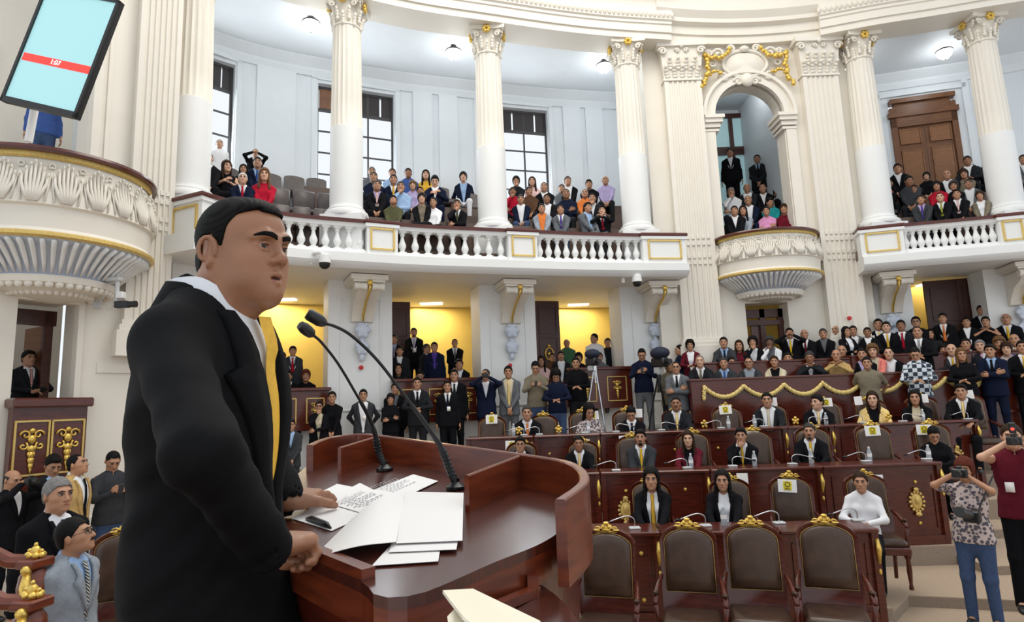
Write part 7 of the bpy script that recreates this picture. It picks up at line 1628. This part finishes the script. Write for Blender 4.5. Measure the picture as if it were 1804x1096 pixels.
# the two lectern microphones
def lmic(base, path, head, label, rh, cyl):
    b = onp(*base); r = thing('lectern_microphone', label, 'microphone', b, 0, 'gooseneck microphones on the lectern')
    MB().lathe([(.027,0),(.027,.008),(.018,.014),(.011,.02),(.011,.03)], n=20).build('base', BLKM, r, smooth=.7)
    pts = [b+[0,0,.015]]+[atY(x, y, Y) for x, y, Y in path]; Q = resample(spline(pts, 8), n=50)-b
    MB().tube(Q, [.0105 if i < 9 else (.008 if i < 12 else (.0062 if i < 22 else .0042)) for i in range(50)], 10).build('gooseneck', BLKM, r, smooth=True)
    g = MB(); 
    for i in range(2, 9): g.lathe([(.0112,-.0015),(.0125,0),(.0112,.0015)], Q[i], 12, axis=Q[i+1]-Q[i])
    g.build('grommet_rings', BLKM, r, smooth=True)
    h0 = Q[-1]; h1 = atY(*head)-b; d = (h1-h0); L = np.linalg.norm(d); d /= L
    prof = [(rh*.45,-.004),(rh*.8,.004),(rh,.014),(rh,L*.7),(rh*1.0,L-.006),(rh*.8,L)] if cyl else [(rh*.4,-.003),(rh*.85,.006),(rh,L*.4),(rh*1.0,L*.65),(rh*.75,L*.92),(.001,L)]
    MB().lathe(prof, h0, 18, axis=d).build('windscreen' if not cyl else 'capsule', BLACK, r, smooth=.9)
bY = onp(678,829)[1]; lmic((678,829), [(667,797,bY-.0),(661,765,bY-.02),(650,735,bY-.05),(625,690,bY-.12),(595,640,bY-.2),(566,603,bY-.28),(551,590,bY-.32)], (527,571,bY-.36), 'left gooseneck microphone with round foam tip on the lectern', .0165, False)
bY = onp(803,862)[1]; lmic((803,862), [(790,822,bY),(778,790,bY-.01),(757,758,bY-.03),(715,700,bY-.07),(665,635,bY-.11),(620,592,bY-.15),(590,575,bY-.18),(572,570,bY-.2)], (541,552,bY-.22), 'right gooseneck microphone with cylindrical head on the lectern', .0155, True)
# ================================================================ SPEAKER
HR = thing('person', 'speaker in black suit, white shirt and yellow tie standing at the lectern', 'person', (-.600, 1.25, 1.03), math.radians(88))
Ri = np.array(Matrix.Rotation(-math.radians(88), 3, 'Z')); toL = lambda p: Ri@(np.asarray(p, float)-np.array([-.600,1.25,1.03]))
hM = headM(math.radians(-18), math.radians(3), math.radians(-3)); hC = toL(atY(429, 447, 1.25)); hs = .885
SKH = mat('speaker_skin', (.33,.150,.080), .40, noise=.10, nscale=14, bump=.10, bscale=350); SUITH = mat('speaker_suit', (.0045,.0045,.0055), .8, spec=.15, noise=.15, nscale=120, bump=.12, bscale=600); SHH = mat('speaker_shirt', (.80,.82,.86), .7); TIEH = mat('speaker_tie', (.80,.45,.035), .5, noise=.08, nscale=80, bump=.08, bscale=300); HAIRH = mat('speaker_hair', (.005,.0045,.004), .6, spec=.1, noise=.3, nscale=60)
LIPH = mat('speaker_lips', (.33,.12,.085), .4)
T = lambda *p: hC+hM@(np.array(p, float)*hs)
Sr, Sl = V3(-.158,.0,1.40), V3(.158,.0,1.40)
wr = toL(onp(470,966,.052)); wl_ = toL(onp(506,880,.042)); Er, wr = ik(Sr, wr, .285, .25, V3(-1,-.38,0)); El, wl_ = ik(Sl, wl_, .285, .25, V3(.9,.5,-.3))
lo = np.array([-.45,-.30,.55]); hi = np.array([.55,.30,1.80]); hb = np.abs(hM)@np.array([.10,.13,.15])
f = mkfield(lo, hi, .014, [(hC, (.125,.125,.155), .0030)])
g = lambda p, r, k=.02, op='u', Mx=None: f.ell(T(*p), np.array(r)*hs, k, hM if Mx is None else hM@Mx, op)
c = lambda a, b, ra, rb=None, k=.015, op='u': f.cap(T(*a), T(*b), ra*hs, (ra if rb is None else rb)*hs, k, op=op)
g((0,.016,.036), (.077,.093,.088), .03); g((0,-.018,-.022), (.064,.076,.085), .04); g((0,-.034,-.074), (.047,.054,.040), .04); g((0,-.045,.055), (.060,.045,.045), .03)
for s in (-1,1):
    c((s*.056,.004,-.046), (s*.020,-.060,-.100), .019, .018, .035); g((s*.043,-.056,-.024), (.024,.025,.022), .03); g((s*.036,-.050,-.066), (.026,.026,.026), .03)
    c((s*.010,-.094,.0275), (s*.030,-.0945,.034), .0085, .0075, .012); c((s*.030,-.0945,.034), (s*.052,-.074,.026), .0075, .007, .012)
    g((s*.0315,-.102,.008), (.0190,.0165,.0130), .010, 's')
    g((s*.0155,-.096,-.026), (.0095,.012,.0088), .006)
g((0,-.070,-.096), (.026,.024,.020), .02); g((0,-.025,-.100), (.040,.045,.020), .03)
c((0,-.088,.024), (0,-.108,-.016), .0075, .0105, .012); g((0,-.110,-.022), (.0135,.0125,.0115), .010)
for s in (-1,1): g((s*.0075,-.108,-.0345), (.0048,.007,.0045), .003, 's'); c((s*.022,-.088,-.03), (s*.034,-.078,-.056), .0022, .002, .008, 's')
c((0,-.096,-.040), (0,-.097,-.048), .004, .004, .008)
c((-.025,-.086,-.0605), (-.006,-.0985,-.0535), .0042, .0058, .006); c((.025,-.086,-.0605), (.006,-.0985,-.0535), .0042, .0058, .006); c((-.006,-.0985,-.0535), (.006,-.0985,-.0535), .0058, None, .004)
c((-.020,-.087,-.0690), (0,-.0965,-.0725), .0052, .0072, .006); c((.020,-.087,-.0690), (0,-.0965,-.0725), .0052, .0072, .006); g((0,-.099,-.0635), (.0185,.012,.0034), .003, 's')
for s in (-1,1):
    E_ = [(s*.0160,-.0865,.0070),(s*.024,-.0940,.0138),(s*.035,-.0935,.0142),(s*.0485,-.079,.0080)]
    for a, b in zip(E_, E_[1:]): c(a, b, .0026, None, .004)
    E_ = [(s*.0160,-.0865,.0060),(s*.025,-.0905,-.0010),(s*.036,-.0895,-.0005),(s*.0485,-.079,.0070)]
    for a, b in zip(E_, E_[1:]): c(a, b, .0024, None, .005)
    EP = lambda y, z, o=0.: (s*(.0765+.016*max(0,(y-.0))/.03+o), y, z)
    c(EP(.012,.012), EP(.014,-.018), .010, .0095, .006)
    hx = [EP(.010+.016*math.cos(t)+.003, -.004+.027*math.sin(t), .009) for t in np.linspace(math.radians(205), math.radians(-60), 13)]
    for a, b in zip(hx, hx[1:]): c(a, b, .0042, None, .004)
    g(EP(.013,.000,.0115), (.0040,.009,.016), .004, 's', np.array(headM(s*.4,0,0))); c(EP(.008,-.030,.006), EP(.012,-.036,.005), .0075, .0065, .006); c(EP(-.002,-.006,.004), EP(-.001,-.014,.004), .0045, None, .004)
f.cap(T(0,.026,-.04), V3(0,.018,1.44), .058, .064, .035); f.cap(T(0,.0,-.075), V3(0,-.008,1.45), .046, .052, .03)
f.cap(V3(0,0,1.40), V3(0,0,1.2), .08, .12, .05, .6); f.cap(V3(0,0,1.2), V3(0,0,.9), .12, .125, .06, .6)
for s, S, E, H in ((-1,Sr,Er,wr),(1,Sl,El,wl_)): f.cap(V3(s*.05,0,1.39), S, .04, .045, .04); f.cap(S, E, .042, .036, .03)
V, Q = f.mesh(); m = MB(); m.add(V, Q.tolist())
m.tube([T(*q) for q in spline([np.array(q) for q in ((-.034,-.0800,-.0620),(-.020,-.0895,-.0580),(-.006,-.0985,-.0545),(0,-.0985,-.0560),(.006,-.0985,-.0545),(.020,-.0895,-.0580),(.034,-.0800,-.0620))], 4)], [(.0012+.0042*math.sin(math.pi*i/24)**.7)*hs for i in range(25)], 10, 3)
m.tube([T(*q) for q in spline([np.array(q) for q in ((-.032,-.0805,-.0635),(-.018,-.0900,-.0695),(0,-.0970,-.0735),(.018,-.0900,-.0695),(.032,-.0805,-.0635))], 6)], [(.0012+.0055*math.sin(math.pi*i/24)**.8)*hs for i in range(25)], 10, 3)
for s in (-1,1):
    m.ell(T(s*.0320,-.0790,.0068), (.0130*hs,.0130*hs,.0118*hs), 20, 14, 1, M=hM); gz_ = np.array([-.05, -1, .02]); gz_ /= np.linalg.norm(gz_)
    m.ell(T(s*.0320-.002,-.0886,.0078), (.0070*hs,.0050*hs,.0070*hs), 14, 10, 2, M=hM)
    bp = [(s*.009,-.1005,.0275),(s*.020,-.1020,.0310),(s*.032,-.0995,.0330),(s*.044,-.0905,.0325),(s*.056,-.077,.0275)]
    BQ = resample(spline([np.array(q) for q in bp], 6), n=34)
    for row in (-1,-.33,.33,1): m.tube([T(q[0], q[1]-.0035, q[2]+row*.0036*(1-i/45)) for i, q in enumerate(BQ)], [(.0012+.0020*math.sin(math.pi*min(1,.12+i/36)))*hs for i in range(34)], 6, 4)
m.ell(T(0,-.090,-.0640), (.022*hs,.006*hs,.0045*hs), 12, 6, 5, M=hM)
# hands: continuous flesh grown with signed distances
def hero_hand(W, E, d, nrm, side, fist, tag_):
    d = np.asarray(d, float); d /= np.linalg.norm(d); nrm = np.asarray(nrm, float); n = nrm-d*(nrm@d); n /= np.linalg.norm(n); x = np.cross(d, n)*side
    lo_, hi_ = W+d*.07-.135, W+d*.07+.135; F_ = Field(*[np.arange(lo_[i], hi_[i], .0026) for i in range(3)])
    P = lambda a, b, c_: W+d*a+x*b+n*c_
    F_.cap(W-(W-E)/np.linalg.norm(W-E)*.07, W, .026, .0265, .02); F_.cap(W, P(.04,0,-.002), .027, .030, .02, .62, n)
    F_.ell(P(.050,.0,0), (.043,.050,.0165), .02, np.stack([x, d, n], 1)); F_.ell(P(.072,-.004,-.003), (.041,.024,.0135), .015, np.stack([x, d, n], 1))
    F_.ell(P(.030,.026,.008), (.017,.034,.016), .018, np.stack([x, d, n], 1))
    for k, (o, L, dr) in enumerate(((.032,.068,.076),(.011,.077,.083),(-.011,.072,.080),(-.031,.057,.072))):
        b = P(dr,o,-.003); sp = (o*.30)
        if fist: c1, c2, c3 = .80+.04*k, 2.2, 3.2
        else: c1, c2, c3 = .10, .38, .55
        D_ = lambda an: (d*math.cos(an)+n*math.sin(an)+x*sp*(0.4 if fist else 1.4)); u1 = D_(c1); u1 /= np.linalg.norm(u1); u2 = D_(c2); u2 /= np.linalg.norm(u2); u3 = D_(c3); u3 /= np.linalg.norm(u3)
        p1 = b+u1*L*.50; p2 = p1+u2*L*.30; p3 = p2+u3*L*.20
        F_.cap(b-d*.02, b, .0100, .0108, .008); F_.cap(b, p1, .0105, .0092, .004); F_.ell(p1, (.0096,)*3, .003); F_.cap(p1, p2, .0090, .0082, .003); F_.cap(p2, p3, .0082, .0070, .003)
        F_.ell(b-n*.004, (.0085,)*3, .007)
        if not fist: F_.ell(p3-n*.0035+u3*.001, (.0045,.006,.003), .001, np.stack([x, u3, np.cross(x, u3)], 1))
    if fist: t0 = P(.022,.034,.012); t1 = P(.055,.044,.022); t2 = P(.082,.030,.030); t3 = P(.094,.014,.033)
    else: t0 = P(.020,.030,.004); t1 = P(.042,.056,.012); t2 = P(.066,.070,.020); t3 = P(.082,.074,.026)
    F_.cap(t0, t1, .0150, .0125, .012); F_.cap(t1, t2, .0118, .0108, .004); F_.cap(t2, t3, .0105, .0080, .003)
    return F_.mesh()
for W_, E_, dd, nn2, sd, fs in ((wr, Er, toL(onp(562,950,.028))-wr, V3(.12,-.15,-1), 1, True), (wl_, El, toL(onp(590,868,.015))-wl_, V3(-.10,-.05,-1), -1, False)):
    Vh, Qh = hero_hand(W_, E_, dd, nn2, sd, fs, ''); m.add(Vh, Qh.tolist())
m.build('body', [SKH, EYEW, EYED, LIPH, HAIRH, mat('mouth_dark', (.05,.012,.01), .5)], HR, smooth=True)
# hair, combed back with fine streaks
hf = Field(np.arange(-.13,.1301,.0028), np.arange(-.145,.15,.0028), np.arange(-.12,.165,.0028)); X_, Y_, Z_ = hf.xs[:,None,None], hf.ys[None,:,None], hf.zs[None,None,:]
def E3(c, r): k0 = np.sqrt(((X_-c[0])/r[0])**2+((Y_-c[1])/r[1])**2+((Z_-c[2])/r[2])**2); return k0*(k0-1)/np.maximum(np.sqrt(((X_-c[0])/r[0]**2)**2+((Y_-c[1])/r[1]**2)**2+((Z_-c[2])/r[2]**2)**2), 1e-6)
d = np.minimum(E3((0,.016,.036), (.085,.100,.098)), E3((0,.028,-.018), (.078,.084,.085))); q1 = E3((0,-.040,.082), (.062,.050,.040)); k_ = .02; h_ = np.maximum(k_-np.abs(d-q1),0)/k_; d = np.minimum(d, q1)-h_*h_*k_*.25
d = d-.0007*np.sin(np.abs(X_)*700+Y_*60+Z_*520)*np.clip((Z_+.1)*8,0,1)
zl = np.interp(hf.ys, [-.2,-.080,-.060,-.040,-.022,-.012,.004,.012,.045,.052,.075,.2], [.100,.096,.084,.076,.050,-.002,-.012,.034,.030,-.045,-.080,-.085])[None,:,None]+0*X_
zl = np.where(np.abs(X_) < .030, np.interp(hf.ys, [-.2,-.07,0], [.084,.086,.07])[None,:,None], zl); zl = np.where((np.abs(X_) >= .030) & (np.abs(X_) < .056), np.interp(np.abs(X_), [.030,.056], [0,1])*np.maximum(zl, .075)+(1-np.interp(np.abs(X_), [.030,.056], [0,1]))*.068, zl) if False else zl
d = np.maximum(d, (zl-Z_)*.7); hf.F = np.minimum(d, .1).astype(np.float32); V, Q = hf.mesh(); V = (V*hs)@hM.T+hC; mk('hair', V, Q, None, HAIRH, HR, smooth=True)
# jacket
lo = np.array([-.42,-.34,.62]); hi = np.array([.56,.32,1.58]); f = Field(*[np.arange(lo[i], hi[i], .0058) for i in range(3)])
f.cap(V3(0,.0,1.26), V3(0,.005,1.36), .165, .158, .07, .64); f.cap(V3(0,-.0,1.02), V3(0,0,1.26), .162, .166, .09, .64); f.cap(V3(0,.0,.72), V3(0,-.0,1.0), .175, .162, .09, .68)
for s, S in ((-1,Sr),(1,Sl)): f.cap(V3(s*.05,.012,1.455), V3(s*.135,.005,1.420), .048, .050, .05)
f.cap(V3(-.03,-.12,.66), V3(0,-.03,.90), .16, .12, .08); f.cap(V3(0,.035,1.45), V3(0,.03,1.485), .090, .078, .035, .9)
JB = Field(f.xs, f.ys, f.zs); JB.F = f.F.copy()
vb, nz, cy = 1.06, 1.50, 0.
def wedge(X, Y, Z): return np.maximum(np.abs(X)-((Z-vb)/(nz-vb)*.074), Y-(-.045+np.clip((Z-1.43)*1.1,0,.09)))*.8
f.fn(V3(-.2,-.34,vb-.05), V3(.2,.1,1.6), wedge, .008); f.cap(V3(0,-.02,1.40), V3(0,-.02,1.60), .052, .070, .01, op='s')
for S, E, H, sg in ((Sr,Er,wr,-1),(Sl,El,wl_,1)):
    f.cap(S+V3(0,0,-.008), E, .057, .051, .05); f.cap(E, H-(H-E)/np.linalg.norm(H-E)*.002, .052, .042, .03)
    ax = (H-E)/np.linalg.norm(H-E); f.cap(H-ax*.03, H+ax*.04, .030, .031, .0, op='s')
XX, YY, ZZ = f.xs[:,None,None], f.ys[None,:,None], f.zs[None,None,:]
fold = np.sin(ZZ*52+XX*38+YY*25)*np.sin(XX*21-ZZ*17+1.3)*.0026+np.sin(ZZ*95-XX*60+YY*70)*.0011
f.F += (fold*np.clip((np.abs(XX)-.08)*14, .25, 1)*np.clip((1.42-ZZ)*6, 0, 1)).astype(np.float32)
rn = random.Random(4)
V, Q = f.mesh(); jm = MB(); jm.add(V, Q.tolist())
TV = JB.mesh()[0]
def fy(x, z): q = TV[(abs(TV[:,0]-x) < .012) & (abs(TV[:,2]-z) < .012) & (TV[:,1] < 0.0)]; return (q[:,1].min() if len(q) else -.11)
for s_ in (-1,1):   # notched lapels
    R = []; nl = 26
    for k in range(nl+1):
        t = k/nl; z = vb+(nz-.035-vb)*t; hw = (z-vb)/(nz-vb)*.074; wd2 = .012+.072*min(1, t/.70) if t < .72 else (.052-.02*(t-.72)/.28); xa, xb = s_*max(hw-.004, 0), s_*(hw+wd2)
        back = max(0, (z-1.43)*.9); ya = fy(xa, z)+back*.25; yb_ = fy(xb, z); R += [[xa, ya-.006, z], [(xa+xb)/2, fy((xa+xb)/2, z)-.011, z], [xb, yb_-.007, z], [xb, yb_+.012, z], [xa, ya+.012, z]]
    jm.add(R, [[5*k+j, 5*k+(j+1)%5, 5*k+5+(j+1)%5, 5*k+5+j] for k in range(nl) for j in range(5)]+[[4,3,2,1,0],[5*nl+j for j in range(5)]])
jm.build('jacket', SUITH, HR, smooth=True)
col_ = MB(); ring = []
for k in range(25):   # jacket collar round the back of the neck
    a = math.radians(-58+296*k/24); ring.append((math.cos(a), math.sin(a)))
R = []
for cx_, sy_ in ring: dn = .085*max(0, -sy_)**1.6; R += [[.0765*cx_, .020+.0755*sy_, 1.524+.014*sy_-dn], [.110*cx_, .024+.100*sy_, 1.458+.010*sy_-dn], [.104*cx_, .024+.092*sy_, 1.445-dn], [.072*cx_, .022+.068*sy_, 1.50+.014*sy_-dn]]
col_.add(R, [[4*k+j, 4*k+4+j, 4*k+4+(j+1)%4, 4*k+(j+1)%4] for k in range(24) for j in range(4)]+[[0,1,2,3],[99,98,97,96]]); col_.build('collar', SUITH, HR, smooth=.9)
# shirt with standing collar
f = Field(np.arange(-.17,.171,.0055), np.arange(-.24,.14,.0055), np.arange(.95,1.58,.0055)); f.cap(V3(0,.0,1.26), V3(0,.005,1.36), .153, .146, .07, .61); f.cap(V3(0,-.0,1.0), V3(0,0,1.26), .150, .154, .09, .61); f.cap(V3(0,.01,1.40), V3(0,.005,1.47), .098, .070, .04)
V, Q = f.mesh(); sh = MB(); sh.add(V, Q.tolist()); R = []; nk = 40
for k in range(nk+1):
    a = -math.pi/2+.10+(2*math.pi-.20)*k/nk; cx_, sy_ = math.cos(a), math.sin(a); fr = max(0, -sy_); ztp = 1.535-.055*fr**2+.0; zbt = 1.49-.085*fr**3
    R += [[.068*cx_, .012+.072*sy_, ztp], [.073*cx_, .012+.077*sy_, ztp+.002], [(.078+.012*fr)*cx_, .012+(.082+.018*fr)*sy_, zbt], [(.074+.01*fr)*cx_, .012+(.077+.016*fr)*sy_, zbt]]
sh.add(R, [[4*k+j, 4*k+(j+1)%4, 4*k+4+(j+1)%4, 4*k+4+j] for k in range(nk) for j in range(4)]+[[3,2,1,0],[4*nk,4*nk+1,4*nk+2,4*nk+3]])
sh.build('shirt', SHH, HR, smooth=.9)
SV = V; t = MB(); V = []; zs = np.linspace(1.462, 1.0, 22)
for i, z in enumerate(zs):
    q = SV[(abs(SV[:,0]) < .02) & (abs(SV[:,2]-z) < .012)]; y = (q[:,1].min() if len(q) else -.1); w_ = [.021,.023,.021,.016][i] if i < 4 else .017+.024*((i-4)/17); y -= .011+.010*max(0, 1-i/5)
    V += [[-w_,y+.004,z],[-w_*.5,y-.003,z],[0,y-.006-(.006 if i < 4 else 0),z],[w_*.5,y-.003,z],[w_,y+.004,z],[0,y+.012,z]]
t.add(V, [[6*i+j, 6*i+6+j, 6*i+6+(j+1)%6, 6*i+(j+1)%6] for i in range(21) for j in range(6)]+[[0,1,2,3,4,5],[131,130,129,128,127,126]]); t.build('tie', TIEH, HR, smooth=.9)
m = MB()
f = mkfield(V3(-.25,-.2,0), V3(.25,.2,.95), .02); f.cap(V3(0,0,.88), V3(0,0,.95), .16, .15, .05, .7)
for s in (-1,1): f.cap(V3(s*.09,0,.9), V3(s*.1,-.01,.5), .095, .07, .05); f.cap(V3(s*.1,-.01,.5), V3(s*.11,.02,.06), .066, .055, .03)
V, Q = f.mesh(); mk('trousers', V, Q, None, SUITH, HR, smooth=True)
for s in (-1,1): MB().ell((s*.11,-.05,.045), (.048,.14,.045), 12, 8).build('shoe', BLACK, HR, smooth=True)
# dais the speaker stands on (just below the frame)
struct(MB().box((-.9,1.3,.505), (2.6,2.6,1.03)).box((-.72,3.55,.505), (1.2,1.9,1.03)).build('floor_dais', MAHO))
# ================================================================ LIGHT
w = bpy.data.worlds.new('world'); SC.world = w; w.use_nodes = True; nt = w.node_tree; bg = nt.nodes['Background']
bg.inputs['Color'].default_value = (.90, .95, 1, 1); bg.inputs['Strength'].default_value = .95
def area(name, loc, rot, size, power, col, sy=None):
    l = bpy.data.lights.new(name, 'AREA'); l.energy = power; l.color = col; l.size = size
    if sy: l.shape = 'RECTANGLE'; l.size_y = sy
    o = bpy.data.objects.new(name, l); COL.objects.link(o); o.location = loc; o.rotation_euler = rot; return o
area('skylight_lamp', (1.5, 8.0, 14.5), (0,0,0), 9, 800, (1, .93, .82), 6)
for (px, py, Y) in ((548,46,12.7),(799,96,14.0),(1064,120,14.9),(1481,118,15.2),(1664,95,14.9),(1305,140,16.4)):
    l = bpy.data.lights.new('pendant_light', 'POINT'); l.energy = 13; l.color = (.92,.97,1); l.shadow_soft_size = .15; o = bpy.data.objects.new('pendant_light', l); COL.objects.link(o); q = atY(px, py, Y); o.location = (q[0], q[1], q[2]-.32)
for px, hh in ((354,3.2),(627,3.2),(907,3.2)):
    q, n, _ = find(WL, px, 9); o = area('window_daylight', (q[0]+n[0]*.1, q[1]+n[1]*.1, 8.6), (0,0,0), 1.5, 75, (.88,.95,1), 3.0); o.rotation_euler = Vector((-n[0],-n[1],-.15)).to_track_quat('-Z','Y').to_euler()
for px, d, C, e in ((500,2.6,GW,42),(760,2.6,GW,42),(1020,2.6,GW,42),(1640,1.8,GR,14)):
    q, n, _ = find(offs(C, d), px, 4.5); area('box_ceiling_light', (q[0], q[1], 4.92), (0,0,0), 1.0, e, (1,.90,.74))
    tag(MB().bbox((q[0],q[1],4.935), (.55,.2,.03), .005).build('light_fixture', mat('lit_fixture', (.9,.85,.7), .4, emit=(1,.9,.7), estr=4)), 'flat ceiling light inside the yellow room %s' % {500:'nearest the speaker',760:'behind the middle opening',1020:'behind the right hand opening',1640:'behind the mahogany door on the right'}[px], 'ceiling light', 'ceiling lights of the yellow rooms')
vs = SC.view_settings; vs.view_transform = 'Standard'; vs.look = 'None'; vs.exposure = .1; vs.gamma = 1; vs.use_curve_mapping = False
SC.cycles.use_denoising = True; SC.cycles.max_bounces = 6; SC.cycles.diffuse_bounces = 3; SC.cycles.glossy_bounces = 3; SC.cycles.transmission_bounces = 4
